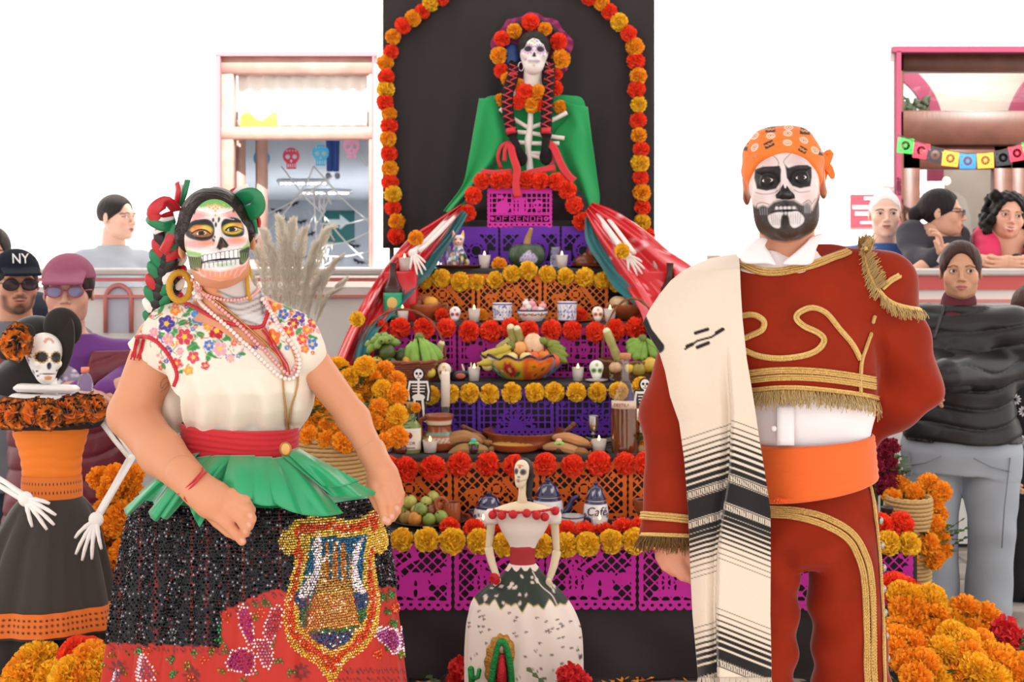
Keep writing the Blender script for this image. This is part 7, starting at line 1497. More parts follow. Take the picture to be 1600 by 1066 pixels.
husk('tan corn husk tamale leaning over the others behind the red garland',[(686,705),(700,690),(725,683),(755,692)],13,4.82,'#a67a4c');husk('tan corn husk tamale lying flat in front of its pile',[(700,712),(720,703),(745,702),(764,704)],11,4.78,'#a88152');husk('upper tan corn husk tamale with a twisted end',[(705,693),(725,684),(745,684),(762,690)],9,4.86,'#94693e')
husk('orange brown sweet potato on the right of the clay dish',[(862,684),(885,684),(905,690),(922,694)],10,4.80,'#c08a58','sweet potato','sweet_potato');husk('tan corn husk tamale under the sweet potato',[(848,700),(870,698),(895,704),(915,712)],10,4.77,'#b78a5c');husk('small dark ended tamale behind the green candy pot',[(895,706),(908,706),(920,710)],8,4.76,'#9a6a3c');husk('pale tan tamale at the far right of the second tier',[(985,704),(1000,700),(1018,696),(1034,694)],10,4.80,'#c2966a');husk('short round ended tamale with a dark centre at right',[(984,694),(992,692),(1004,690)],12,4.84,'#b48258')
bowl('clay_casserole','long low brown glazed clay casserole on the second tier','dish',820,4.92,.730,132,24,CLAY,foot=.7,thick=.04)
bowl('clay_plate','shallow clay plate heaped with yellow rice','dish',806,4.82,.726,84,13,mat('clay_orange'),foot=.6);s=4.82/F_PX;v,f=ball((0,0,0),(37*s,30*s,7*s),40,20);v[:,2]+=.003*np.sin(v[:,0]*700)*np.sin(v[:,1]*800);o=part('yellow_rice',(v+on(806,4.82,.726)+np.array([0,0,10*s]),f),mat('rice','#d9a650',.7,bump=(420,1.0)),None,True,on(806,4.82,.74));tag(o,'yellow cooked rice heaped on the shallow clay plate','rice',kind='stuff')
for x0,y0,x1,y1,lb in((768,684,724,668,'wooden spoon handle leaning left out of the casserole'),(868,686,896,664,'wooden spoon handle leaning right out of the casserole')):q=np.array([P(x0,y0,4.90),P((x0+x1)/2,(y0+y1)/2+1,4.89),P(x1,y1,4.88)]);o=part('wooden_spoon',MB().add(*tube(q,[.008,.008,.011],9)).add(*ball(q[2],.012,10,7)).add(*ball(q[0]+np.array([.01,0,-.01]),(.024,.018,.01),12,7)),mat('dark_wood','#6a3420',.4,coat=.2),None,True,q[0]);tag(o,lb,'spoon')
s=4.86/F_PX;c=on(927,4.86,.74);o=part('goblet',place_on(lathe(fine([(.002,0),(9*s,0),(8*s,2*s),(2.5*s,6*s),(2.5*s,16*s),(4.5*s,18*s),(2.6*s,20*s),(6*s,24*s),(8.5*s,32*s),(8.2*s,45*s),(7.6*s,45*s),(7.6*s,32*s),(.002,25*s)],60),28),c),mat('dark_silver','#b8b0ac',.22,metal=.9),None,True,c);tag(o,'small silver goblet on a clay saucer','goblet');plate('small clay saucer under the silver goblet',927,4.86,.726,40,CLAY)
lv=thing('dried_leaves','stack of dark dried leaves spilling from a clay plate','leaves',on(950,4.83,.727))
for k in range(9):
 x0,y0=915+k*3,684+k*1.6+(k%3);q=catmull([P(x0,y0,4.83-.004*k),P(x0+22,y0+7+k*.3,4.825-.004*k),P(x0+40,y0+3,4.83-.004*k),P(x0+55-k*2,y0-2+k*.5,4.84-.004*k)],12);w_=np.sin(np.linspace(.15,PI-.1,12))*.016+.002
 part('leaf',sheet(np.stack([q+np.array([0,1,.35])*(w_*j)[:,None]+np.array([0,0,.0025])*abs(j)for j in(-1,-.5,0,.5,1)],1),.0012),mat('dry_leaf','#5a5650',.7,vary=(30,.3)),lv)
amber=mat('brown_spirit','#8a4a24',.05,trans=.45,ior=1.34)
t,c,s,H=bottle('spirit_bottle','tall square shouldered bottle of brown liquor with cork',977,4.80,.726,[(22,0),(23,.02),(23.5,.45),(23,.52),(14,.66),(8,.74),(7,.80),(7.2,.95),(8,.96),(8,.985)],150,clear,amber,.48,cap=(.965,.06,8.8,mat('cork_pale','#c98a5a',.85)))
part('label',sheet(np.array([[c+np.array([math.sin(q)*24*s,-math.cos(q)*24*s,H*y])for q in np.linspace(.75,1.05,5)]for y in(.34,.4,.46)]),.0006),mat('label_white','#efe8e2',.5),t);part('band',sheet(np.array([[c+np.array([math.sin(q)*23.8*s,-math.cos(q)*23.8*s,H*y])for q in np.linspace(-1.2,.7,24)]for y in(.46,.5,.545)]),.0005),mat('label_cream','#e4c8b4',.5),t);text_on('lettering','DESTILADO',7*s,c+np.array([-.006,-24.2*s,H*.50]),mat('ink_brown','#8a5a48',.6),t,curve=24*s)
def cutout_skeleton(label,x,y0,y1,Y,lean=0):
 h=(y1-y0);w_=h*.55;s=Y/F_PX
 def bones(X,Z,r):
  q=lambda a,b:(a*h,b*h);d=mn(elp(X,Z,0,h*.90,h*.085+r,h*.095+r),seg2(X,Z,q(0,.8),q(0,.5),h*.02+r),elp(X,Z,0,h*.47,h*.12+r,h*.06+r))
  for k in range(4):d=mn(d,np.abs(elp(X,Z,0,h*(.76-k*.055),h*(.14-k*.008),h*.05))-h*.008-r if False else seg2(X,Z,q(-.13+k*.008,.74-k*.055),q(.13-k*.008,.74-k*.055),h*.010+r))
  for sd in(-1,1):d=mn(d,seg2(X,Z,q(sd*.16,.76),q(sd*.19,.58),h*.018+r),seg2(X,Z,q(sd*.19,.58),q(sd*.17,.42),h*.016+r),seg2(X,Z,q(sd*.07,.45),q(sd*(.09+lean*.1),.24),h*.022+r),seg2(X,Z,q(sd*(.09+lean*.1),.24),q(sd*.10+lean*.06,.04),h*.018+r),seg2(X,Z,q(sd*.10+lean*.06,.03),q(sd*.16,.01),h*.016+r),seg2(X,Z,q(-.16,.76),q(.16,.76),h*.014+r))
  return d
 t=thing('skeleton_cutout',label,'ornament',P(x,y1,Y))
 for nm,r,m,dy in(('backing',h*.032,black,0),('bones',0,mat('bone_white','#f1ebe4',.6),-.002)):
  v,f=fillcut(w_,h*1.04,60,100,lambda X,Z:bones(X-w_/2,Z-h*.02,r));v=np.stack([(v[:,0]-w_/2)*s+P(x,0,Y)[0],np.full(len(v),Y+dy),v[:,2]*s+P(0,y1,Y)[2]],1)
  part(nm,(np.vstack([v,v+np.array([0,.0015,0])]),f+[a_[:,::-1]+len(v)for a_ in f]),m,t,False)
 fc=MB()
 for ex,ez,a_,b_ in((-.035,.91,.026,.026),(.035,.91,.026,.026),(0,.87,.012,.016),(0,.835,.045,.008)):fc.add(*ball((P(x,0,Y)[0]+ex*h*s,Y-.0022,P(0,y1,Y)[2]+(ez+.02)*h*s),(a_*h*s,.0008,b_*h*s),10,6))
 part('face',fc,black,t);part('stick',tube([(P(x,0,Y)[0],Y+.004,.726),(P(x,0,Y)[0],Y+.004,P(0,y1-h*.3,Y)[2])],.004,6),mat('dark_wood','#6a3420',.4,coat=.2),t)
cutout_skeleton('black and white wooden skeleton cut-out left of the tall candle',654,578,662,4.90);cutout_skeleton('black and white wooden skeleton cut-out right of the tall spirit bottle',1008,594,680,4.80,.6)
gm=thing('single_marigold','single small marigold on a stem hanging beside the left skeleton cut-out','flower',P(650,660,4.78));inst('flower_head',MAR_O[0],gm,P(650,637,4.76),(1.2,0,0),8*4.76/F_PX);part('stem',tube(catmull([P(650,640,4.77),P(648,655,4.78),P(644,680,4.8),P(641,702,4.82)],8),.003,6),mat('stem_green','#4c6a2a',.7),gm)
s=4.80/F_PX
for x,w_,col,a_,b_ in((627,22,'#6a3222','#c050b0','#6ac06a'),(740,20,'#4a3030','#4ab8c8','#7ac05a'),(873,20,'#4a3a2e','#f0c0a8','#8ae06a'),(974,20,'#5a2c22','#f0b8a0','#7ae05a')):
 c=on(x,4.77,.726);t=thing('mini_pot','tiny clay pot topped with %s candy'%{627:'violet and green',740:'turquoise',873:'pale green and cream',974:'bright green and pink'}[x],'pot',c);part('pot',place_on(lathe(fine([(.001,0),(w_*.35*s,0),(w_*.5*s,6*s),(w_*.4*s,13*s),(w_*.45*s,15*s),(w_*.36*s,14*s),(.001,10*s)],24),20),c),mat('pot_'+col,col,.3,coat=.3),t)
 part('candy_leaf',MB().add(*ball(c+np.array([-3*s,-5*s,15*s]),(5*s,3*s,3*s),10,6)).add(*ball(c+np.array([4*s,-5*s,15*s]),(5*s,3*s,3*s),10,6)),mat('candy_'+b_,b_,.4),t);part('candy_top',ball(c+np.array([0,-3*s,19*s]),(5*s,4*s,4*s),10,7),mat('candy_'+a_,a_,.4),t)
for x,w_,lb in((610,30,'small orange clay cup at the left end of the second tier'),(657,26,'small brown clay pot between the tequila bottle and candle')):
 c=on(x,4.88,.726);R,H=w_/2*s,24*s;o=part('clay_cup',place_on(lathe(fine([(.001,0),(R*.7,0),(R*.9,H*.3),(R,H),(R*.9,H),(R*.75,H*.3),(.001,H*.2)],30),28),c),mat('clay_orange')if x==610 else CLAY,None,True,c);tag(o,lb,'cup')
plate('dark rimmed plate of green and orange fruit on the lowest tier',672,4.62,.494,122,mat('plate_dark','#3c3238',.25,coat=.4),hpx=8)
for x,y,r,d,c_,lb,nm in((641,784,11,4.62,'#c4c466','pale yellow green guava highest at the left of the plate','guava'),(677,776,9.5,4.66,'#c8c86e','pale green guava topmost of the fruit plate','guava'),(666,784,9,4.6,'#bcc464','pale green guava below the topmost one','guava'),(650,797,8,4.58,'#c0bf60','small pale guava in the middle of the fruit plate','guava'),(628,802,13,4.62,'#7f8f3c','green mandarin at the far left of the plate','mandarin'),(657,796,11,4.55,'#84994a','green mandarin in the middle of the plate','mandarin'),(635,809,11,4.55,'#a5853e','olive brown mandarin at the lower left','mandarin'),(648,811,11.5,4.53,'#d08838','orange mandarin at the front of the plate','mandarin'),(670,812,10.5,4.53,'#86a044','green mandarin at the front right','mandarin'),(689,808,11,4.55,'#92a84c','green mandarin at the right end of the plate','mandarin'),(672,798,10,4.58,'#8a5030','brown round fruit beside the clay mug','sapote'),(685,793,9,4.6,'#b8683a','reddish brown fruit leaning on the clay mug','sapote')):fruit(x,y,d,r,lb,c_,name=nm)
s=4.58/F_PX;c=on(706,4.58,.506);R,H=14*s,30*s;t=thing('clay_mug','small orange clay mug with round handle on the fruit plate','mug',c);m_=mat('clay_orange');part('mug_body',place_on(lathe(fine([(.001,0),(R*.8,0),(R,H*.4),(R*.95,H),(R*.87,H),(R*.88,H*.4),(.001,H*.15)],30),30),c),m_,t);a=np.linspace(0,2*PI,22);part('handle',tube([c+np.array([-R*.9+10*s*math.cos(q)*.9-3*s,-R*.4,H*.95+11*s*math.sin(q)])for q in a],3.2*s,8,False),m_,t)
navy=mat('navy_glaze','#1c2150',.14,coat=.5)
def pot_prof(R,H):return[(.002,0),(R*.72,0),(R*.9,H*.12),(R,H*.45),(R*.9,H*.8),(R*.72,H*.95),(R*.70,H),(R*.6,H),(.002,H*.9)]
def paintedpot(px_,Y,z,wpx,hpx,lidh,label,name,cat,seed,spout=False,word=None,handles=False):
 s=Y/F_PX;R,H=wpx/2*s,hpx*s;c=on(px_,Y,z);t=thing(name,label,cat,c)
 pr=fine(pot_prof(R,H),70);v,f=lathe(pr,110);th=np.arctan2(v[:,0],-v[:,1]);pt=Paint(th*R,v[:,2],'#e6e2e4')
 r=random.Random(seed);B='#28305f'
 for k in range(9):
  x=-PI*R+2*PI*R*k/9
  if word and abs(x)<R*.7:continue
  pt.flower(x,H*.45,R*.2,B,'#e6e2e4',6,1,R*.02);pt.line([(x+R*.18,H*.3),(x+R*.4,H*.5),(x+R*.25,H*.7)],R*.05,B,1,R*.02,1);pt.ell(x+R*.35,H*.62,R*.1,R*.06,'#4a5a9a',.5,1,R*.02);pt.ell(x+R*.3,H*.28,R*.1,R*.05,B,-.4,1,R*.02)
 pt.line([(-4*R,H*.90),(4*R,H*.90)],H*.10,B,1,R*.02);pt.line([(-4*R,H*.06),(4*R,H*.06)],H*.06,B,1,R*.02)
 part('body',(v+c,f,pt.c),GLAZE,t)
 lp=fine([(R*.80,H*.99),(R*.84,H*1.02),(R*.74,H*1.06),(R*.5,H+lidh*s*.6),(R*.2,H+lidh*s*.78),(R*.16,H+lidh*s*.84),(R*.2,H+lidh*s*.92),(R*.12,H+lidh*s),(.001,H+lidh*s)],40);v,f=lathe(lp,70);th=np.arctan2(v[:,0],-v[:,1]);pt=Paint(th*R,v[:,2],'#20264f')
 for k in range(7):x=-PI*R+2*PI*R*k/7;pt.ell(x,H*1.0+lidh*s*.42,R*.2,lidh*s*.12,'#b9bcd0',.3,.9,R*.03);pt.ell(x+R*.2,H+lidh*s*.5,R*.06,lidh*s*.06,'#e6e2e4',0,1,R*.02)
 part('lid',(v+c,f,pt.c),GLAZE,t)
 if spout:part('spout',tube(catmull([c+np.array([R*.85,-.005,H*.35]),c+np.array([R*1.25,-.01,H*.5]),c+np.array([R*1.5,-.012,H*.85]),c+np.array([R*1.95,-.015,H*1.02])],18),np.linspace(R*.26,R*.11,18),12),navy,t);part('handle',tube(catmull([c+np.array([-R*.8,.0,H*.8]),c+np.array([-R*1.35,0,H*.85]),c+np.array([-R*1.35,0,H*.4]),c+np.array([-R*.9,0,H*.25])],16),R*.09,8),navy,t)
 if handles:part('handle',tube(catmull([c+np.array([-R*.85,0,H*.75]),c+np.array([-R*1.25,0,H*.7]),c+np.array([-R*.98,0,H*.4])],12),R*.08,8),navy,t);part('handle',tube(catmull([c+np.array([R*.85,0,H*.75]),c+np.array([R*1.25,0,H*.7]),c+np.array([R*.98,0,H*.4])],12),R*.08,8),navy,t)
 if word:text_on('lettering',word,R*.95,c+np.array([0,-R*1.0-.001,H*.60]),mat('ink_navy','#1c2150',.4),t,curve=R*1.01,shear=.25)
 return t
paintedpot(764,4.60,.494,50,31,20,'blue and white painted sugar bowl with dark lid left of the paper doll','sugar_bowl','pot',11,handles=True);paintedpot(856,4.62,.494,50,44,26,'blue and white painted teapot with dark spout behind the paper doll','teapot','teapot',12,spout=True);paintedpot(931,4.58,.494,40,42,27,'white lidded jar with the word Café in blue script','coffee_jar','jar',13,word='Café')
s=4.54/F_PX;c=on(894,4.54,.494);R,H=19*s,20*s
def mugp(pt,R_):
 h=pt.v.max();pt.line([(-4*R_,h*.94),(4*R_,h*.94)],h*.12,'#28305f',1,R_*.03)
 for k in range(9):x=-PI*R_+2*PI*R_*k/9;pt.flower(x,h*.5,R_*.18,['#d8a83a','#c8604a','#e8d8b0'][k%3],'#7a3a2a',5,1,R_*.02);pt.ell(x+R_*.3,h*.45,R_*.12,R_*.06,'#4a6a3a',.6,1,R_*.02);pt.ell(x-R_*.25,h*.6,R_*.1,R_*.05,'#4a6a3a',-.5,1,R_*.02)
pr=[(.002,0),(R*.8,0)]+[(R*(.84+.16*k/20),H*k/20)for k in range(21)]+[(R*.94,H),(R*.8,.008),(.002,.008)];v,f=lathe(pr,80);th=np.arctan2(v[:,0],-v[:,1]);pt=Paint(th*R,v[:,2],'#e8e2de');mugp(pt,R)
t=thing('flower_mug','wide white mug painted with flowers and a dark handle','mug',c);part('mug_body',(v+c,f,pt.c),GLAZE,t);part('handle',tube(catmull([c+np.array([R*.95,-.005,H*.8]),c+np.array([R*1.4,-.01,H*.8]),c+np.array([R*1.4,-.01,H*.3]),c+np.array([R*.9,-.005,H*.2])],14),R*.09,8),navy,t)
c=on(1003,4.62,.494);s=4.62/F_PX;t=thing('clay_censer','small footed clay censer near the red sleeve','pot',c);part('cup',place_on(lathe(fine([(.001,0),(9*s,0),(5*s,10*s),(10*s,20*s),(14*s,36*s),(12.5*s,36*s),(8*s,22*s),(.001,18*s)],36),28),c),mat('clay_orange'),t);part('charcoal',ball(c+np.array([0,0,33*s]),(11*s,11*s,5*s),14,8),mat('charcoal','#2a2424',.9,bump=(80,1)),t)
c=on(982,4.58,.494);plate('small dark plate of black beans by the censer',982,4.58,.494,52,mat('plate_dark'),hpx=6);r_=random.Random(8);mb=MB()
for k in range(60):mb.add(*ball(c+np.array([r_.uniform(-17,17)*s,r_.uniform(-14,14)*s,r_.uniform(6,10)*s]),(3.4*s,2.6*s,2.4*s),7,5))
o=part('black_beans',mb,mat('bean','#2b2030',.3,coat=.3),None,True,c);tag(o,'heap of black beans on the small dark plate','beans',kind='stuff')
# ------------------------------------------------ hanging paper, the bust, the two dolls
for x,y,c,lb in LATE:
 Y=YB+.45;o=inst('paper_skull',papel_mesh('pennant',27*Y/F_PX,36*Y/F_PX,c,40),None,P(x,y-18,Y));tag(o,lb,'paper skull')
Y=YB-.25;fl_=[(1416,228,'#3aa84a',.1),(1441,236,'#d8324a',.12),(1463,243,'#24242a',.16),(1486,248,'#f0a030',.1),(1512,252,'#2a78c8',.0),(1539,251,'#f0a030',-.05),(1566,247,'#24242a',-.12),(1587,240,'#d8324a',-.18),(1608,232,'#3aa84a',-.25),(1630,222,'#f0a030',-.3)]
t=thing('bunting','bunting of small bright cut paper flags across the glazed door','bunting',P(1500,235,Y))
for x,y,c,a in fl_:inst('paper_flag',papel_mesh('flag',26*Y/F_PX,24*Y/F_PX,c,40),t,P(x,y-12,Y),(0,a,0))
part('string',tube([P(x,y-12,Y)for x,y,*_ in[(1402,222)]+[q[:2]for q in fl_]],.003,5),mat('string','#4a3a2a',.8),t)
# ---- skeleton bust on the altar
YS=6.02;S=YS/F_PX;B=lambda x,y,d=0:P(x,y,YS+d);z6b=lambda x,y:(720+x/3.95,10+y/3.95)
bust=thing('skeleton_bust','skeleton bust with green shawl, black braids and flowered headdress at the altar top','skeleton figure',B(826,330))
g=Sdf();E=s_ell
g.add(E((0,.014,.030),(.074,.094,.086)));g.add(E((0,-.016,-.035),(.056,.066,.080)),.03);g.add(E((0,-.036,-.082),(.034,.04,.036)),.03)
for q in(-1,1):g.add(E((q*.040,-.062,-.02),(.018,.017,.018)),.025);g.sub(E((q*.030,-.100,.006),(.021,.022,.019)),.01)
g.add(s_cone((0,-.085,.0),(0,-.1,-.026),.006,.008),.012);g.add(E((0,-.084,-.058),(.026,.012,.012)),.012)
v,f=g.run(.0035);hs=.84;Rb=rotm(yaw=.02,pitch=-.10,roll=.03);hc=B(834,84,-.04);pc=Paint(v[:,0],v[:,2],'#f3ece8');pc.mask=(v[:,1]<-.02).astype(float)
for q in(-1,1):
 pc.ell(q*.030,.006,.030,.026,'#c9a0cc',0,.6,.014);pc.ell(q*.030,.006,.019,.017,'#2a1830',0,1,.005)
 for a in np.linspace(.5,2.6,6):pc.line([(q*.030+.02*math.cos(a),.006+.018*math.sin(a)),(q*.030+.031*math.cos(a),.006+.03*math.sin(a))],.003,'#2a1830',1,.002)
 for a in np.linspace(3.6,5.8,5):pc.ell(q*.030+.026*math.cos(a),.006+.026*math.sin(a),.004,.004,'#b04a9a',0,.8,.003)
pc.poly([(0,-.012),(.012,-.040),(.004,-.036),(0,-.042),(-.004,-.036),(-.012,-.040)],'#2a1622',1,.003);pc.line([(-.03,-.060),(0,-.064),(.03,-.060)],.003,'#8a6a90',.9,.003)
for k in range(-4,5):pc.line([(k*.0065,-.052),(k*.0065,-.072)],.0018,'#a08aa6',.9,.0015)
for x,y,c in((0,.06,'#d86a8a'),(.012,.05,'#6a8ad0'),(-.012,.05,'#6ab08a'),(0,.042,'#e0b040'),(0,-.085,'#e0b040'),(-.04,-.05,'#e090b0'),(.045,-.03,'#90b0e0')):pc.ell(x,y,.006,.006,c,0,.8,.004)
white_b=mat('painted_bone',None,.5,sss=.1);part('head',(place(v,hc,Rb,np.array([.97,.86,.86])),f,pc.c),white_b,bust)
gn=Sdf();gn.add(s_cone(hc+Rb@np.array([0,.02,-.06]),B(831,142,.0),.042,.046));gn.add(E(B(829,148,.0),(.09,.055,.035)),.04);part('neck',gn.run(.006),mat('bone_paint','#efe6e0',.55),bust)
gh=Sdf();gh.add(E((0,.016,.036),(.084,.102,.094)));gh.sub(E((0,-.10,-.045),(.064,.09,.118)),.01);gh.disp(lambda X,Y_,Z:.003*np.sin(X*160)*np.sin(Z*90+Y_*120));v,f=gh.run(.005);part('hair',(place(v,hc,Rb,np.array([.92,.84,.84])),f),mat('hair_black','#17120f',.6,bump=(60,.8)),bust)
green_c=mat('green_shawl','#1f9a54',.8,sheen=.3,bump=(40,.3))
rows=[(150,780,885,.14),(157,756,912,.20),(200,746,920,.24),(250,735,930,.24),(290,724,934,.24),(318,712,936,.22),(332,700,936,.2)];r=catmull(np.array(rows,float),40);th=np.linspace(0,2*PI,80,endpoint=False);sg_=lambda u,p:np.sign(u)*np.abs(u)**p
part('shawl',loft(np.array([[B((l+q)/2,y,.05+dp*.0)+np.array([(q-l)/2*S*sg_(math.cos(a),.6),.30*dp*2*sg_(math.sin(a),.7)*.35,.004*math.sin(a*9+y*.1)])for a in th]for y,l,q,dp in r])),green_c,bust)
def flap(A_,B_,amp,ph):
 a,b=catmull(A_,36),catmull(B_,36);G=np.zeros((36,20,3))
 for i in range(36):
  for j in range(20):t=j/19;p=a[i]*(1-t)+b[i]*t;G[i,j]=B(p[0],p[1],-.035-amp*math.sin(PI*t)-.016*math.sin(t*9+ph+i*.08)*min(1,i/12))
 return sheet(G,.004)
part('shawl_flap',flap([(749,154),(741,200),(732,250),(722,290),(693,330)],[(776,153),(786,188),(797,226),(752,282),(708,334)],.03,0),green_c,bust);part('shawl_flap',flap([(918,167),(925,220),(932,270),(937,310),(932,336)],[(882,160),(886,185),(866,214),(884,270),(908,318)],.03,2),green_c,bust)
bone=mat('bone_paint');bm_=lambda pts,rr,d=-.06:tube(catmull([B(x,y,d)for x,y in pts],14),np.array(rr)*S if np.ndim(rr)else rr*S,8)
for pts in([(781,170),(800,184),(826,200)],[(886,176),(862,188),(828,200)],[(806,206),(830,208),(860,213),(882,216)],[(806,222),(835,224),(874,224)],[(808,240),(830,243),(848,248)],[(812,246),(828,240),(846,240)]):part('rib',bm_(pts,3.4),bone,bust)
part('sternum',tube(catmull([B(829,175,-.06),B(828,200,-.065),B(825,225,-.065),B(827,250,-.06),B(828,268,-.06)],20),np.interp(np.linspace(0,1,20),[0,.3,.45,.6,.8,1],[4,5,6.5,4.5,5.5,6])*S,9),bone,bust)
n_=120;th=np.linspace(0,2*PI,n_,endpoint=False);C0=B(831,78,.06);net=mat('magenta_tulle','#b8307a',.7,sheen=.4);net.node_tree.nodes['Principled BSDF'].inputs['Alpha'].default_value=.72
rg=np.array([[C0+np.array([R_*S*math.cos(a)*(1+.05*math.sin(a*7)*k/6),.012*math.sin(a*22+k)*k/6,R_*S*.90*math.sin(a)*(1+.05*math.sin(a*9)*k/6)])for a in th]for k,R_ in enumerate((18,30,40,48,55,60,63.5))]);part('tulle',(lambda q:(q[0],q[1]))(loft(rg,False)),net,bust)
part('blue_leaf',ball(B(800,88,.01),(14*S,.02,20*S),14,9),mat('blue_satin','#1c3c78',.4),bust)
part('band',tube([B(831+48*math.cos(a),80-46*math.sin(a),.035)for a in np.linspace(-.75,PI+.75,40)],6*S,8),mat('band_dark','#3a2430',.8),bust)
for(x,y,k,r_)in((430,98,1,52),(330,152,0,45),(520,140,0,42),(255,200,1,48),(603,218,1,52),(235,303,0,52),(617,323,0,57),(250,398,1,44),(585,420,1,42),(285,448,0,38),(350,480,0,40),(395,530,1,52),(478,528,0,45),(355,592,1,42),(437,610,0,46),(500,612,1,36),(245,580,0,40),(612,620,0,40),(585,505,1,44)):
 p=z6b(x,y);inst('paper_flower',(POM_R if k else POM_O+POM_Y)[rnd.randrange(2)],bust,B(p[0],p[1],-.085 if y>500 and 300<x<560 else-.03 if y>440 else .0),rot3(),r_/3.95*S*1.05)
def bbraid(pts,n):
 q=catmull([B(*p)for p in pts],n*2);m1,m2=MB(),MB();t_,N,B_=frames(q);r=7*S
 for i in range(n*2):sd=1 if i%2 else-1;m1.add(*ball(q[i]+np.array([sd*r*.5,0,0]),(r*.72,r*.7,r*1.1),10,7,rotm(roll=sd*.5)))
 for i in range(2,n*2-2,2):sd=1 if(i//2)%2 else-1;m2.add(*tube([q[i]+np.array([-sd*r*1.05,-r*.5,r*.5]),q[i]+np.array([0,-r*.95,0]),q[i]+np.array([sd*r*1.0,-r*.5,-r*.6])],r*.15,6))
 return m1,m2,q
rr_=mat('red_ribbon','#cf2430',.35,spec=.5,sheen=.2);yarn=mat('yarn_black','#131011',.85,bump=(60,.8))
for pts,tuft in(([(804,100,.0),(801,122,-.05),(793,150,-.09),(794,180,-.10),(800,212,-.10)],(814,248)),([(858,96,.0),(858,118,-.05),(856,150,-.09),(854,180,-.10),(853,212,-.10)],(853,246))):
 m1,m2,q=bbraid(pts,22);br=part('braid',m1,yarn,bust);part('braid_ribbon',m2,rr_,br)
 for i in(9,42):part('ribbon_tie',tube([q[i],q[i+1 if i<42 else i-3]],8.4*S,12),rr_,br)
 part('tuft',MB().add(*tube([q[-1],(q[-1]+B(*tuft,-.10))/2,B(*tuft,-.10)],[6*S,7*S,10*S],10)).add(*ball(B(*tuft,-.10),(10*S,8*S,12*S),14,9)),yarn,br)
for pts,w in(([(796,222,-.105),(784,228,-.11),(778,245,-.11),(783,264,-.10)],5),([(800,222,-.105),(790,232,-.12),(788,252,-.12)],6),([(797,222,-.11),(802,245,-.14),(808,265,-.17),(806,285,-.18),(809,309,-.19)],11),([(856,222,-.105),(866,232,-.12),(876,255,-.13),(886,272,-.14),(897,283,-.15)],11),([(852,222,-.105),(862,240,-.10),(860,262,-.10)],9),([(752,268,-.13),(775,270,-.14),(800,268,-.14)],8),([(826,270,-.13),(845,266,-.13),(868,262,-.13)],9)):
 q=catmull([B(*p)for p in pts],18);part('ribbon',ribbon(q,np.tile(np.array([.1,-.98,.15]),(18,1)),w*S*np.linspace(1,1.1,18),.002,4),rr_,bust)
tor=np.linspace(0,2*PI,20)
for x in(814,852):part('earring',tube([B(x+4*math.cos(a),104+7*math.sin(a),-.03)for a in tor],1.0*S,6,False),mat('silver','#d8d8dc',.2,metal=1),bust)
def bone_hand(c,d,k,par,m):
 d=np.asarray(d,float);d/=np.linalg.norm(d);side=np.cross(d,np.array([0,-1.,0]));mb=MB();mb.add(*ball(c,(.022*k,.012*k,.022*k),12,8))
 for j,a in enumerate((-.55,-.22,.04,.28,.7)):
  e_=d*math.cos(a)+side*math.sin(a);L=(.075,.1,.108,.1,.07)[j]*k;pts=[c+e_*.012*k,c+e_*L*.45+np.array([0,-.006*k,0]),c+e_*L*.75+np.array([0,-.006*k,-.004*k]),c+e_*L+np.array([0,0,-.012*k])];mb.add(*tube(catmull(pts,10),np.array([7,6,5.5,6,5,4.6,5,4.4,4,3])*.001*k*1.2,7))
 part('hand',mb,m,par)
for a,b,c in(((704,338,-.20),(672,372,-.44),(645,396,-.62)),((934,338,-.22),(955,366,-.40),(980,400,-.56))):
 q=catmull([B(*a),B(*b),B(*c)],16);part('arm_bone',tube(q,[4.5*S*(1+.25*abs(2*i/15-1)**4)for i in range(16)],9),bone,bust);part('arm_bone',tube(q+np.array([.03,.0,.012]),3.2*S,8),bone,bust);bone_hand(B(*c),(.45 if c[0]<800 else .75,-.3,-.75),.88,bust,bone)
# ---- papier-mache doll in front of the altar
YD=3.9;SD=YD/F_PX;D=lambda x,y,d=0:P(x,y,YD+d);z9=lambda x,y:(720+x/2.914,700+y/2.914)
doll=thing('paper_doll','papier mache skeleton doll in white and dark green gown before the altar','doll',(D(818,0)[0],YD,0));cream=mat('cream_paint',None,.55)
g=Sdf();g.add(E((0,.014,.030),(.070,.090,.080)));g.add(E((0,-.02,-.045),(.052,.060,.078)),.03);g.add(E((0,-.045,-.10),(.026,.026,.026)),.03)
for q in(-1,1):g.sub(E((q*.030,-.098,.005),(.021,.015,.022)),.01)
g.add(s_cone((0,-.078,.0),(0,-.092,-.03),.007,.009),.01);g.add(E((0,-.072,-.068),(.024,.010,.012)),.01)
v,f=g.run(.004);k=40*SD/.215;Rd=rotm(yaw=-.35,pitch=-.12,roll=.05);hc=D(816,738);pc=Paint(v[:,0],v[:,2],'#eadcc0');pc.mask=(v[:,1]<.0).astype(float)
for q in(-1,1):pc.ell(q*.030,.006,.023,.026,'#6d6a68',0,1,.006);pc.ell(q*.030,.006,.013,.015,'#3a383a',0,1,.004)
for q in(-1,1):pc.ell(q*.006,-.038,.0035,.009,'#2a2220',q*.2,1,.003);pc.line([(q*.028,-.066),(q*.052,-.055)],.003,'#3a2a26',1,.002)
pc.ell(0,-.062,.020,.006,'#a8404a',0,.9,.004);pc.ell(0,-.076,.016,.006,'#a8404a',0,.9,.004);pc.line([(-.028,-.069),(.028,-.069)],.003,'#3a2a26',1,.002)
for k2 in range(-3,4):pc.line([(k2*.007,-.06),(k2*.007,-.078)],.0016,'#f2ead8',1,.001)
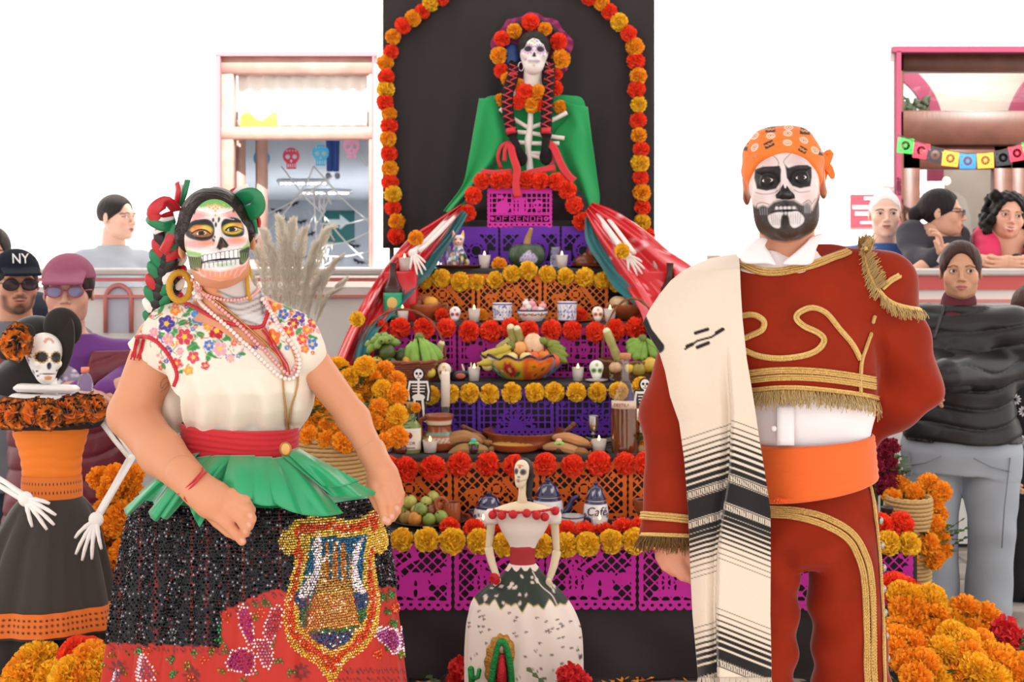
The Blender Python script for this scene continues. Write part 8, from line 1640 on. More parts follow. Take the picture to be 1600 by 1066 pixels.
for k2 in range(7):pc.ell(-.024+k2*.008,.062-.002*abs(k2-3),.004,.004,'#c83a44',0,1,.003);pc.flower(0,.045,.012,'#c8603a','#f0c040',5,.8,.003)
part('head',(place(v,hc,Rd,k),f,pc.c),cream,doll)
gh=Sdf();gh.add(E((0,.03,.030),(.078,.088,.090)));gh.sub(E((0,-.09,-.02),(.078,.10,.13)),.01);gh.add(s_cone((.05,.06,-.02),(.06,.05,-.19),.035,.025),.03);gh.add(s_cone((-.04,.06,-.02),(-.03,.07,-.14),.03,.02),.03);v,f=gh.run(.006);part('hair',(place(v,hc,Rd,k),f),mat('hair_paint','#1d1816',.5),doll)
def bandD(rows,n=100,kk=40,disp=None):
 r=catmull(np.array(rows,float),kk);t_=np.arange(n)*2*PI/n
 return np.array([np.stack([D((l+q)/2,y,0)[0]+(q-l)/2*SD*np.cos(t_)*(1+(0 if disp is None else disp(t_,y))),YD+(q-l)/2*SD*dp*np.sin(t_)*(1+(0 if disp is None else disp(t_,y))),np.full(n,D(0,y)[2])],1)for y,l,q,dp in r])
skin_d=mat('cream_plain','#e6d4b4',.6,bump=(50,.2))
part('neck',tube([D(817,752,.01),D(816,772),D(816,792)],np.array([6.5,6,9])*SD,12),skin_d,doll)
part('shoulders',loft(bandD([(785,802,830,.7),(790,785,848,.55),(796,771,864,.45),(804,770,866,.42),(812,778,858,.4)])),skin_d,doll)
bod=loft(bandD([(797,767,868,.48),(806,768,868,.46),(815,776,860,.5),(830,784,852,.6),(845,793,842,.66),(858,799,836,.72)],100,40,lambda t_,y:.02*np.sin(t_*5+y*.05)*np.clip((y-815)/30,0,1)));part('bodice',bod,mat('paper_white_paint','#efe2d8',.6,bump=(18,.4)),doll)
for xs_ in((768,-1),(866,1)):part('sleeve',loft(np.array([[D(xs_[0]+xs_[1]*0,0)*0+D(xs_[0],y)+np.array([w_*SD*math.cos(a),w_*SD*.9*math.sin(a),0])for a in np.linspace(0,2*PI,24,endpoint=False)]for y,w_ in((796,7),(802,11),(812,11.5),(818,10))])),mat('paper_white_paint'),doll)
pomr=mat('pom_red','#cf2a30',.8,bump=(160,1.0))
for x,y in((145,305),(187,308),(238,303),(300,298),(345,308),(383,315),(430,287)):p=z9(x,y);part('pompon',ball(D(p[0],p[1],-.006-.048*math.sqrt(max(0,1-((p[0]-817)/53)**2))),6.8*SD,14,9),pomr,doll)
part('neck_cord',tube(catmull([D(770,797,-.03),D(790,800,-.045),D(816,801,-.05),D(845,799,-.045),D(866,795,-.03)],30),[1.6*SD*(1+.4*(i%2))for i in range(30)],6),pomr,doll)
part('waist_sash',loft(bandD([(852,798,837,.76),(858,797,837,.78),(870,797,836,.78),(882,796,837,.78)])),mat('sash_red_paint','#ad2a30',.6,bump=(40,.4)),doll)
for pts in([(768,815,0),(766,835,.01),(763,856,.01)],[(763,856,.01),(769,880,-.01),(777,903,-.03)],[(866,814,0),(868,838,.01),(870,862,.01)],[(870,862,.01),(865,885,-.01),(858,906,-.02)]):part('arm',tube(catmull([D(*p)for p in pts],10),np.linspace(7,5,10)*SD,10),skin_d,doll)
for x,y,sd in((778,908,1),(857,910,-1)):
 mb=MB().add(*ball(D(x,y,-.03),(5*SD,4*SD,7*SD),10,7))
 for j in range(4):mb.add(*tube([D(x+(j-1.5)*2.2,y+5,-.032),D(x+(j-1.5)*2.4-sd,y+12,-.034),D(x+(j-1.5)*2.2-sd*2,y+18+j%2,-.03)],np.array([1.9,1.7,1.2])*SD,6))
 mb.add(*tube([D(x-sd*4,y,-.03),D(x-sd*7,y+7,-.034)],np.array([1.9,1.3])*SD,6));part('hand',mb,skin_d,doll)
part('rose',MB().add(*[q for q in petal_ball(40,1.0,.35,.5,.1,4).v][0:0]or(ball(D(774,905,-.05),(7*SD,6*SD,8*SD),8,6))),mat('rose_red','#c8262e',.7),doll)
inst('rose_petals',CAR_R[0],doll,D(773,905,-.05),rot3(),9*SD)
sk=bandD([(880,796,837,.8),(900,782,852,.8),(933,744,882,.8),(965,733,900,.78),(1000,729,909,.78),(1064,726,911,.78),(1120,724,914,.78),(1146,724,914,.78)],260,130,lambda t_,y:.035*np.clip((y-885)/30,0,1)*np.sin(t_*11+np.sin(t_*4))*np.clip((1100-y)/120,.3,1)+.012*np.clip((y-960)/60,0,1)*np.sin(t_*7+y*.03));v,f=loft(sk,False);u,w=proj(v);pc=Paint(u,w,'#efe0d6');fr_=v[:,1]<YD+.02
edge=lambda x:945+9*np.abs(((x/17)%1)-.5)*2+4*np.sin(x*.21)-10*np.abs(x-818)/90
pc.c=np.where(((w<edge(u))&(w>886+7*np.abs(np.sin(u*.22))))[:,None],lin('#28342a'),pc.c);pc.mix(np.clip(1-np.abs(w-edge(u))/1.8,0,1),'#c8ac54')
r_=random.Random(12)
for k2 in range(26):pc.ell(r_.uniform(755,875),r_.uniform(900,945),r_.uniform(1.5,3.2),r_.uniform(2,4),'#e6d6cc',r_.uniform(0,3),.9,1)
pc.line([(832,893),(845,915),(862,930),(870,945)],1.8,'#e6d6cc',.9,1,1)
for k2 in range(70):
 x,y=r_.uniform(730,908),r_.uniform(955,1064);pc.ell(x,y,2,1.3,r_.choice(['#3a3a4a','#4a3a3a','#33503a','#5a3040']),r_.uniform(0,3),1,.8);pc.ell(x+2.4,y-1,1.3,1,r_.choice(['#3a3a4a','#8a3a3a']),0,1,.8)
gown=part('gown',(v,f,pc.c),mat('gown_paint',None,.6,bump=(20,.3)),doll)
YG=YD-.125;Gq=lambda x,y,d=0:P(x,y,YG+d)
a=np.linspace(0,2*PI,60,endpoint=False);q=[(784+27*math.cos(t_)*(1+.05*math.sin(14*t_)),1040+49*math.sin(t_)*(1+.04*math.sin(14*t_)))for t_ in a];rgs=np.array([[Gq(784+(x-784)*s_,1040+(y-1040)*s_,d_)for x,y in q]for s_,d_ in((1,.02),(1,0),(.9,-.006),(.1,-.008))]);part('gold_mandorla',loft(rgs,True),mat('gold_sequin','#b98a3e',.3,metal=.8,bump=(150,1.0)),gown)
part('green_mantle',MB().add(*tube(catmull([Gq(766,1084,-.012),Gq(772,1040,-.016),Gq(779,1010,-.016),Gq(784,1003,-.016),Gq(790,1010,-.016),Gq(797,1040,-.016),Gq(800,1084,-.012)],30),5.5*SD,9)),mat('green_sequin','#1f8a44',.25,metal=.5,bump=(200,1.0)),gown)
part('red_robe',tube([Gq(784,1022,-.014),Gq(784,1050,-.016),Gq(784,1090,-.012)],np.array([5,8,10])*SD,10),mat('red_sequin','#c0242c',.25,metal=.5,bump=(200,1.0)),gown);part('tiny_face',ball(Gq(783,1014,-.02),(4*SD,3*SD,6*SD),12,8),mat('face_tan','#b58a78',.6),gown)
part('cactus',MB().add(*tube([P(738,1075,YD-.10),P(736,1046,YD-.105)],5*SD,10)).add(*ball(P(736,1046,YD-.105),5*SD,10,7)).add(*tube([P(738,1062,YD-.11),P(747,1058,YD-.115),P(749,1048,YD-.115)],3.6*SD,9)).add(*ball(P(749,1048,YD-.115),3.6*SD,9,6)),mat('green_sequin'),gown)
part('yellow_flame',tube([P(748,1035,YD-.07),P(749,1026,YD-.07),P(748,1018,YD-.07)],[2.4*SD,1.6*SD,.6*SD],7),mat('orange_paint','#e8a02a',.5),gown)
# ---- tall skeleton doll in the orange and black dress at the left
YE=3.6;SE=YE/F_PX;Q=lambda x,y,d=0:P(x,y,YE+d)
cat_=thing('catrina_doll','tall skeleton doll with wide black hat and orange and black ruffled dress at left','doll',(Q(80,0)[0],YE,0))
g=Sdf();g.add(E((0,.014,.030),(.078,.094,.084)));g.add(E((0,-.02,-.030),(.058,.066,.066)),.03);g.add(E((0,-.045,-.082),(.036,.036,.030)),.025)
for q in(-1,1):g.add(E((q*.045,-.06,-.022),(.016,.018,.014)),.02);g.sub(E((q*.031,-.102,.008),(.023,.028,.021)),.008)
g.sub(E((0,-.098,-.028),(.010,.02,.015)),.006);g.sub(E((0,-.088,-.066),(.032,.022,.003)),.004);v,f=g.run(.0035);k=72*SE/.205;Re=rotm(yaw=.62,pitch=-.02,roll=.06);hc=Q(69,560);pc=Paint(v[:,0],v[:,2],'#f1ece8');pc.mask=(v[:,1]<.0).astype(float)
for q in(-1,1):
 pc.ell(q*.031,.008,.026,.025,'#241c1e',0,1,.005)
 for a in np.linspace(0,2*PI,11):pc.ell(q*.031+.026*math.cos(a),.008+.025*math.sin(a),.0045,.0045,'#c9a04a',0,1,.002)
pc.ell(0,-.030,.010,.016,'#2a2c3c',0,1,.004);pc.line([(-.034,-.066),(.034,-.066)],.004,'#5a5a6a',.9,.003)
for a in np.linspace(.3,2.8,5):pc.ell(.018*math.cos(a),.07+.018*math.sin(a),.007,.007,'#d98a7a',0,.8,.004)
pc.mask[:]=1;side=Paint(v[:,1],v[:,2],pc.c);side.mask=(v[:,0]<-.03).astype(float)
for cx,cz,r_ in((-.02,.05,.022),(.0,-.01,.018),(-.03,-.06,.012)):
 for a in np.linspace(0,2*PI,7)[:-1]:side.ell(cx+r_*.6*math.cos(a),cz+r_*.6*math.sin(a),r_*.45,r_*.2,'#2a3a80',a,1,.003)
side.line([(.02,.05),(.035,.01),(.02,-.02)],.005,'#2a3a80',1,.003,1);c_=side.c;f2=Paint(v[:,0],v[:,2],c_);f2.mask=(v[:,1]<-.05).astype(float);f2.poly([(-.018,-.078),(0,-.072),(.018,-.078),(.012,-.092),(-.012,-.092)],'#e08a3a',.9,.004)
for x,z in((-.045,-.055),(-.04,-.075),(.04,-.05)):f2.ell(x,z,.006,.004,'#2a3a80',.4,1,.003)
part('skull',(place(v,hc,Re,k),f,f2.c),mat('skull_paint',None,.45,sss=.1),cat_)
felt=mat('black_felt','#211c1b',.85,sheen=.3);nrm=np.array([-.30,-.62,.42]);nrm/=np.linalg.norm(nrm);maj=(Q(110,505)-Q(2,612));maj-=nrm*maj.dot(nrm);maj/=np.linalg.norm(maj);mi=np.cross(nrm,maj);hcn=Q(56,557,.05);th=np.linspace(0,2*PI,70,endpoint=False)
rgs=np.array([[hcn+(maj*math.cos(a)*84+mi*math.sin(a)*56)*SE*s_+nrm*(.03*math.cos(2*a)*s_+o_)for a in th]for s_,o_ in((.3,.012),(.7,.008),(1,.004),(1,-.004),(.7,-.006),(.3,-.006))]);hat=part('hat_brim',loft(rgs),felt,cat_)
part('hat_crown',ball(hcn+maj*0*SE-mi*0+np.array([-.02,.05,.03]),(.085,.085,.085),24,14),felt,hat);part('hat_curl',ball(Q(98,512,.05),(30*SE,14*SE,33*SE),24,14,rotm(roll=-.5)),felt,hat)
fl2=Paint(np.zeros(1),np.zeros(1),'#000');
def rose2(c,r,par,seed):
 rs=random.Random(seed);o=inst('fabric_rose',ROSE[seed%2],par,c,(rs.uniform(-.3,.3)+1.35,rs.uniform(-.4,.4),rs.uniform(-.5,.5)),r);return o
ROSE=[]
for sd in(1,2):
 mb=petal_ball(60,.8,.3,.5,.12,sd,1.0,.16);nc=len(mb.c);mb.v[-1]=mb.v[-1]*.75;mb.c=[np.broadcast_to(lin('#f0821e')if i%5 else lin('#1c1614'),(len(c),3))for i,c in enumerate(mb.c)];mb.c=[np.where((np.linalg.norm(v_,axis=1)>.97)[:,None],lin('#231a17'),c)for v_,c in zip(mb.v,mb.c)];mb.hc=True;me=mb_mesh('fabric_rose',mb,True);me.materials.append(mat('rose_fabric',None,.75,sheen=.2));ROSE.append(me)
rose2(Q(30,535,-.06),30*SE,cat_,2)
part('hat_bow',MB().add(*ball(Q(10,545,-.02),(16*SE,8*SE,18*SE),12,8)).add(*ball(Q(42,520,-.01),(14*SE,8*SE,14*SE),12,8)),mat('black_mesh','#2a2322',.8),cat_)
wb_=mat('white_paint','#f1edea',.5)
part('neck_bone',tube([Q(78,592,.0),Q(79,605),Q(79,632)],np.array([11,10,13])*SE,12),wb_,cat_)
part('clavicle',box((Q(77,606)[0],YE-.02,Q(0,606)[2]),(96*SE,.05,12*SE),rotm(roll=.03),.008),wb_,cat_);part('clavicle',box((Q(78,621)[0],YE-.02,Q(0,621)[2]),(114*SE,.05,11*SE),rotm(roll=.03),.008),wb_,cat_)
def bandE(rows,n=120,kk=40,disp=None):
 r=catmull(np.array(rows,float),kk);t_=np.arange(n)*2*PI/n
 return np.array([np.stack([Q((l+q)/2,y,0)[0]+(q-l)/2*SE*np.cos(t_)*(1+(0 if disp is None else disp(t_,y))),YE+(q-l)/2*SE*dp*np.sin(t_)*(1+(0 if disp is None else disp(t_,y))),np.full(n,Q(0,y)[2])],1)for y,l,q,dp in r])
part('ruffle',loft(bandE([(626,5,150,.5),(632,-6,164,.55),(645,-10,170,.6),(660,-6,164,.6),(668,4,150,.55)],160,24,lambda t_,y:.04*np.sin(t_*16)),False),mat('black_mesh'),cat_)
for i,(x,y)in enumerate(((30,648),(55,645),(80,648),(105,643),(122,640),(142,638),(12,646))):rose2(Q(x,y,-.15+.0009*abs(x-75)),24*SE,cat_,i)
org=mat('orange_cloth','#ef7d1a',.7,sheen=.25,bump=(26,.5,(.5,1,2)));part('bodice',loft(bandE([(655,16,139,.6),(680,22,136,.62),(712,32,128,.64),(745,36,126,.66)],120,40,lambda t_,y:.012*np.sin(y*.42+1.5*np.sin(t_*3))+.03*np.exp(-((np.sin(t_)+1)/.05)**2)*np.cos(t_*0)*-1)),org,cat_)
def dots(rows,disp=None,base='#e0762a',seed=1,nx=30):
 G=bandE(rows,400,24,disp);v,f=loft(G,False);n=400;th_=np.tile(np.arange(n)*2*PI/n,24);yy_=np.repeat(np.linspace(0,1,24),n);pc=Paint(th_,yy_,base)
 for k2 in range(nx):
  for j in range(3 if nx>30 else 2):
   pc.ell(PI+PI*(k2+.5)/nx,.28+.24*j if nx>30 else .3+.4*j,.018 if nx>30 else .02,.055 if nx>30 else .07,'#2a1c18',0,1,.01)
 return(v,f,pc.c)
belt=mat('orange_band',None,.75,sheen=.2);part('belt',dots([(742,35,127,.7),(758,34,128,.72),(776,34,128,.72)],None,'#e0762a',1,26),belt,cat_)
dsp=lambda t_,y:.045*np.clip((y-775)/60,0,1)*np.sin(t_*9+1.5*np.sin(t_*3))+.012*np.sin(t_*23)*np.clip((y-775)/80,0,1)
blk=mat('black_skirt','#3a332f',.85,sheen=.3,bump=(120,.15));part('skirt',loft(bandE([(774,36,127,.7),(800,14,146,.7),(850,-14,158,.7),(920,-40,174,.7),(960,-52,180,.7),(978,-55,182,.7)],240,60,dsp),False),blk,cat_)
part('skirt_band',dots([(938,-47,178,.715),(955,-52,181,.715),(974,-55,184,.715)],dsp,'#dd6f24',2,44),belt,cat_)
part('under_skirt',loft(bandE([(960,-35,160,.66),(1000,-42,164,.66),(1060,-52,168,.66),(1150,-60,172,.66),(1208,-62,174,.66)],240,40,dsp),False),mat('black_skirt2','#2a2423',.85,sheen=.3),cat_);part('skirt_band',dots([(1036,-50,168,.672),(1050,-52,169,.672),(1064,-54,170,.672)],dsp,'#dd6f24',2,44),belt,cat_)
for a,b,c in(((160,655,.0),(206,714,.0),(150,812,-.10)),((-5,655,0),(-30,735,-.02),(40,780,-.16))):
 for p,q_ in((a,b),(b,c)):
  for o_ in(-3,3):part('arm_bone',tube([Q(p[0]+o_,p[1]-o_*.5,p[2]),Q((p[0]+q_[0])/2+o_*1.4,(p[1]+q_[1])/2-o_,(p[2]+q_[2])/2),Q(q_[0]+o_,q_[1]-o_*.5,q_[2])],np.array([4.6,3.8,4.6])*SE,9),wb_,cat_)
 part('elbow',ball(Q(*b),6.5*SE,12,8),wb_,cat_);bone_hand(Q(*c),(-.25,-.2,-.9)if c[0]>100 else(.85,-.2,-.5),.95,cat_,wb_)
# ------------------------------------------------ onlookers
def quilt(z0,pitch,amp,hs=1.0):
 def mk(HC,q):
  def f(X,Y,Z):
   d=np.abs(((Z-HC[2]+.02*np.sin(X*14+Y*9))/pitch)%1-.5)*2
   return amp*(d**5)-amp*.3+.003*wob(X*30,Y*25,Z*20,1,2)
  return f
 return mk
ribk=mat('black_knit','#34323a',.8,sheen=.2,bump=(10,.5,(14,14,.3)))
def cap_hair(g):hair_cap(g,thick=.012,low=-.09)
r,q,HC,R,bz=bystander('woman in burgundy cap and padded vest over a purple top holding a bottle',(107,455),4.85,1.12,yaw=.22,skin='#d3a08a',brow='#5a4238',hair='#3a2c26',hairfn=cap_hair,lips='#a8605c',body_yaw=.2,fat=1.15,sh=.19,joints=dict(elL=(45,650,.05),wrL=(128,612,-.16),elR=(205,590,.03),wrR=(168,610,-.15)),top=(mat('purple_knit','#6a3380',.8,sheen=.2),.010),legs=(mat('navy_trousers','#22283a',.8),.09,.08),hands=('half','half'),foredir=((.8,-.5,-.1),(-.9,-.3,-.3)),palms=((0,.3,-1),(0,.3,-1)))
burg=mat('burgundy_vest','#6d2230',.42,coat=.15,bump=(8,.3));g=Sdf();hs=1.12;t=.044
g.add(s_col([(bz(0,0,z)[2],bz(0,y,z)[0],bz(0,y,z)[1],a*hs+t,b*hs+t)for z,y,a,b in((-.225,.04,.09,.06),(-.27,.035,.145,.08),(-.40,.02,.16,.11),(-.60,.03,.155,.12),(-.84,.035,.185,.14))],.2,2.3));g.add(s_cone(q['shL'],q['shR'],.055*hs+t,.055*hs+t),.06);g.disp(quilt(0,.085,.008)(HC,q))
op=bz(0,0,0);ca,sa=math.cos(.2),math.sin(.2)
def vopen(X,Y,Z):
 x=(X-op[0])*ca+(Y-op[1])*sa;y=-(X-op[0])*sa+(Y-op[1])*ca;w=np.interp((Z-op[2]).ravel(),[-1,-.5,-.3,-.2],[.075,.07,.085,.11]).reshape(Z.shape);return np.maximum(np.minimum(w-np.abs(x),1),-1)*np.where(y<.0,1,-1)
g.clip(lambda X,Y,Z:np.where(((Y-op[1])*ca-(X-op[0])*sa)<.02,np.interp((Z-op[2]).ravel(),[-1,-.5,-.3,-.2],[.060,.055,.070,.10]).reshape(Z.shape)-np.abs((X-op[0])*ca+(Y-op[1])*sa),-1.))
g.clip(lambda X,Y,Z:Z-op[2]+.225);v,f=g.run(.006);part('vest',(v,f),burg,r)
def floral(px_,py_):pass
nk=Sdf();nk.add(s_ell(bz(0,-.105,-.33),(.075,.03,.10)));v,f=nk.run(.006);pc=Paint(v[:,0]-HC[0],v[:,2]-HC[2],'#8a7f96');rr_=random.Random(5)
for k in range(120):pc.ell(rr_.uniform(-.09,.09),rr_.uniform(-.5,-.25),.007,.006,rr_.choice(['#3a3560','#c9b8c4','#7a3a5a','#e0d6da']),0,.9,.003)
part('scarf',(v,f,pc.c),mat('floral_cloth',None,.8),r)
cg=Sdf();cg.add(s_ell((0,.016,.040),(.090,.108,.092)));cg.clip(lambda X,Y,Z:.045-Z);cg.add(s_box((0,-.125,.046),(.066,.062,.006),.006,rotm(pitch=.30)),.012);v,f=cg.run(.004);part('cap',(place(v,HC,R,1.1),f),mat('cap_burgundy','#94506a',.9,bump=(90,.4)),r)
def glasses(HC,R,hs,fm,lm,par,w=.026,h=.019):
 t=np.linspace(0,2*PI,24);o=MB();L=MB()
 for s in(-1,1):
  c=np.array([s*.034,-.104,.0]);o.add(*tube(place(np.stack([c[0]+w*np.cos(t),np.full(24,c[1])+.006*np.abs(np.cos(t))*0,c[2]+h*np.sin(t)],1),HC,R,hs),.0022,6,False));vv,ff=ball((0,0,0),(w*.95,.001,h*.95),18,8);L.add(place(vv+c,HC,R,hs),ff);o.add(*tube(place([(s*.058,-.102,.004),(s*.075,-.06,.006),(s*.079,.01,.004)],HC,R,hs),.002,6))
 o.add(*tube(place([(-.010,-.106,.003),(0,-.110,.006),(.010,-.106,.003)],HC,R,hs),.002,6));e=part('glasses',o,fm,par);part('lens',L,lm,e)
glasses(HC,R,1.1,mat('frame_pink','#b0506a',.4),mat('lens_violet','#8f86b8',.08,trans=.45,coat=.5),r)
YBo=HC[1]-.30;c=P(133,634,YBo);s=YBo/F_PX;b=thing('water_bottle','small clear plastic bottle with pink cap in her hands','bottle',c);part('body',place_on(lathe(fine([(.001,0),(12*s,0),(12.5*s,8*s),(11*s,22*s),(12*s,34*s),(9*s,46*s),(5*s,50*s),(5*s,53*s),(.001,53*s)],40),24,cap=False),c),mat('plastic_clear','#f2f4f8',.08,trans=.9,ior=1.2),b);part('cap',place_on(lathe([(.001,52*s),(6.2*s,52*s),(6.2*s,60*s),(.001,60*s)],18),c),mat('cap_pink','#f08a70',.5),b)
def goatee(pt,V):
 pt.line([(-.022,-.052),(0,-.047),(.022,-.052)],.010,'#33241e',.75,.004);pt.ell(0,-.098,.026,.022,'#33241e',0,.8,.012);pt.line([(-.055,-.05),(-.046,-.085),(-.02,-.106)],.018,'#33241e',.6,.012);pt.line([(.055,-.05),(.046,-.085),(.02,-.106)],.018,'#33241e',.6,.012)
r,q,HC,R,bz=bystander('man in black cap, sunglasses and grey jacket beside the woman in burgundy',(26,442),5.35,1.10,yaw=.50,pitch=.06,skin='#c98f74',hair='#1f1815',hairfn=lambda g:hair_cap(g,thick=.006,low=-.03),male=True,face=goatee,sh=.20,body_yaw=.35,top=(mat('grey_jacket','#6d6c74',.75,bump=(10,.3)),.022),legs=(mat('dark_jeans','#23283a',.8),.085,.07))
cg=Sdf();cg.add(s_ell((0,.016,.044),(.088,.106,.088)));cg.clip(lambda X,Y,Z:.042-Z);cg.add(s_box((0,-.125,.052),(.068,.055,.006),.006,rotm(pitch=.16)),.012);v,f=cg.run(.004);cp=part('cap',(place(v,HC,R,1.08),f),mat('cap_navy','#20232c',.95,spec=.1,bump=(90,.3)),r)
tv,tf=text_mesh('NY',.050,.002);lv=place((tv*np.array([.9,1,1.15]))@rotm(pitch=-.42).T+np.array([0,-.094,.098]),HC,R,1.08);part('cap_letters',(lv,tf),mat('letters_white','#f0f0f0',.7),cp,False)
glasses(HC,R,1.08,mat('frame_black','#15141a',.3),mat('lens_dark','#4a4048',.08,trans=.3,coat=.5),r,.029,.021)
r,q,HC,R,bz=bystander('man mostly cut off at the far left edge in a dark striped shirt',(-14,398),5.75,1.05,yaw=.3,skin='#d0a088',hair='#2a221e',hairfn=lambda g:hair_cap(g,thick=.008,low=-.03),male=True,sh=.19,top=(mat('dark_shirt','#2c3040',.8),.016),legs=(mat('dark_jeans'),.085,.07))
r,q,HC,R,bz=bystander('man in pale grey shirt walking behind the white balustrade',(183,340),7.1,1.06,yaw=1.2,skin='#e4b8a4',hair='#2a2422',hairfn=lambda g:hair_cap(g,thick=.008,low=-.02),male=True,sh=.17,body_yaw=.9,base=.25,top=(mat('pale_grey_shirt','#a9afba',.8),.012),sleeve='half',legs=(mat('dark_jeans'),.085,.07),hcell=.008)
r,q,HC,R,bz=bystander('older man in blue sweater behind the balustrade beside the red poster',(1383,335),6.95,1.08,yaw=-.2,skin='#e8bca8',hair='#e2dcd8',hairfn=lambda g:hair_cap(g,thick=.004,low=-.0),male=True,sh=.2,base=.25,top=(mat('blue_sweater','#3a5a96',.85,sheen=.2),.02),legs=(mat('dark_jeans'),.085,.07),hcell=.008)
def pony(g):hair_cap(g,thick=.009,low=-.05);g.add(s_cone((.0,.10,.03),(.0,.13,.0),.025,.03),.02);g.add(s_cone((0,.13,.0),(.0,.15,-.14),.032,.015),.02)
r,q,HC,R,bz=bystander('woman in black turtleneck with ponytail leaning on the balustrade in profile',(1472,333),6.72,1.06,yaw=1.15,skin='#d8a58c',hair='#1f1a1a',hairfn=pony,brow='#2a1c18',lips='#a8605c',sh=.165,body_yaw=.55,base=.25,joints=dict(shL=(1425,368,.04),shR=(1490,372,.06),elL=(1432,406,-.08),wrL=(1456,404,-.20),elR=(1500,408,-.02),wrR=(1466,400,-.20)),top=(ribk,.012),neck_clip=-.115,legs=(mat('dark_jeans'),.085,.07),hands=('half','half'),foredir=((.7,-.2,.6),(.0,-.3,.9)))
glasses(HC,R,1.05,mat('frame_black'),mat('lens_clear','#f4f4f6',.05,trans=.95),r,.024,.017)
c=P(1473,402,6.46);o=part('smartphone',box(c,(.035,.012,.07),rotm(roll=.5),.004),mat('phone_pale','#c8c4c6',.3),None,True,c);tag(o,'phone held by the woman in black turtleneck','phone')
def curls(g):
 hair_cap(g,thick=.014,low=-.05);rs=random.Random(3)
 for k in range(64):
  a=rs.uniform(.35,2*PI-.35)-PI/2;z=rs.uniform(-.20,.10);rr=.085+.05*min(1,max(0,(.1-z)*4));x,y=math.cos(a)*rr,math.sin(a)*rr*.95+.02
  if y<-.045 and abs(x)<.075:continue
  g.add(s_ell((x,y,z),(.026,.026,.030)),.008)
 g.disp(lambda X,Y,Z:.004*np.sin(X*150+Z*40)*np.sin(Z*130+Y*60))
r,q,HC,R,bz=bystander('smiling woman in bright pink top with long black curls behind the balustrade',(1574,338),6.72,1.06,yaw=-.12,roll=.14,skin='#e0ab92',hair='#15120f',hairfn=curls,lips='#c04a50',sh=.17,smile=1.0,mouth_open=.006,base=.25,joints=dict(shL=(1545,372,.04),shR=(1612,372,.04),elL=(1540,406,-.10),wrL=(1560,410,-.22),elR=(1625,408,-.03),wrR=(1582,410,-.22)),top=(mat('pink_top','#d02a58',.7,bump=(10,.4)),.012),sleeve='half',legs=(mat('dark_jeans'),.085,.07),hands=('half','half'),foredir=((.9,-.3,-.1),(-.9,-.3,-.1)),neck_clip=-.21)
a=np.linspace(0,2*PI,20);wc=q['wrR']*.85+q['elR']*.15;d=q['wrR']-q['elR'];d/=np.linalg.norm(d);u_=np.cross(d,[0,0,1]);u_/=np.linalg.norm(u_);part('watch',tube([wc+(u_*math.cos(t_)+np.cross(d,u_)*math.sin(t_))*.036 for t_ in a],.009,7,False),mat('watch_black','#1c1a1e',.4),r)
def short_hair(g):hair_cap(g,thick=.010,low=-.055);g.add(s_ell((0,.09,-.03),(.05,.035,.04)),.03)
r,q,HC,R,bz=bystander('woman in black puffer jacket and grey jeans watching beside the marigolds',(1501,424),5.15,1.0,yaw=-.30,skin='#c99678',hair='#3a201a',hairfn=short_hair,lips='#a85a58',brow='#2a1a14',body_yaw=-.42,fat=1.22,sh=.185,joints=dict(elR=(1585,572,.0),wrR=(1476,588,-.30),elL=(1462,560,.05),wrL=(1466,590,-.2)),top=(mat('black_puffer','#201e20',.42,spec=.4,coat=.1,bump=(14,.3)),.034),topdisp=quilt(0,.075,.009),hem=-.80,tz=.80,legs=(mat('grey_jeans','#a3a9b2',.85,vary=(4,.1),bump=(200,.15)),.088,.092),hands=('half','half'),foredir=((-.4,-.6,-.3),(-.8,-.5,-.1)),neck_clip=-.135,neck_r=.12)
part('collar_knit',(lambda gg:gg.run(.005))(Sdf().add(s_cone(HC+np.array([0,.02,-.125]),HC+np.array([-.01,.015,-.185]),.068,.075))),mat('maroon_knit','#5c2030',.85,bump=(12,.4,(10,10,.4))),r);part('cuff',tube([q['wrR']*.85+q['elR']*.15,q['wrR']+(q['wrR']-q['elR'])*.03],[.05,.044],12),mat('maroon_knit'),r)
zp=MB()
for k in range(2):zp.add(*tube(on_surf(Surf(next(c for c in r.children if c.name.startswith('top'))),[(1478+k*2,470),(1468+k*2,500),(1458+k*2,530)],16,.002)[0],.004,6))
part('zipper',zp,mat('zip_metal','#4a4648',.4,metal=.5),r)
sm=MB()
for s in(-1,1):sm.add(*tube([bz(s*.19,-.075,-.86),bz(s*.17,-.10,-1.1),bz(s*.16,-.09,-1.3)],.0025,5));sm.add(*tube([bz(s*.06,-.145,-.86),bz(s*.12,-.13,-.90),bz(s*.19,-.07,-.93)],.0025,5))
part('seam',sm,mat('seam_grey','#7d828c',.9),r)
def floraltop(g):pass
r,q,HC,R,bz=bystander('woman at the right edge in black blouse with white daisies and black trousers',(1622,488),5.45,1.0,yaw=.5,skin='#d2a288',hair='#4a3028',hairfn=lambda g:(hair_cap(g,thick=.012,low=-.05),g.add(s_ell((0,.095,-.02),(.055,.04,.05)),.03)),sh=.18,fat=1.12,body_yaw=.3,top=(mat('daisy_black','#17151a',.75),.022),hem=-.98,tz=.74,legs=(mat('black_trousers','#141316',.85),.115,.12))
S_=Surf(next(c for c in r.children if c.name.startswith('top')));dz=MB();rs=random.Random(2);done=[]
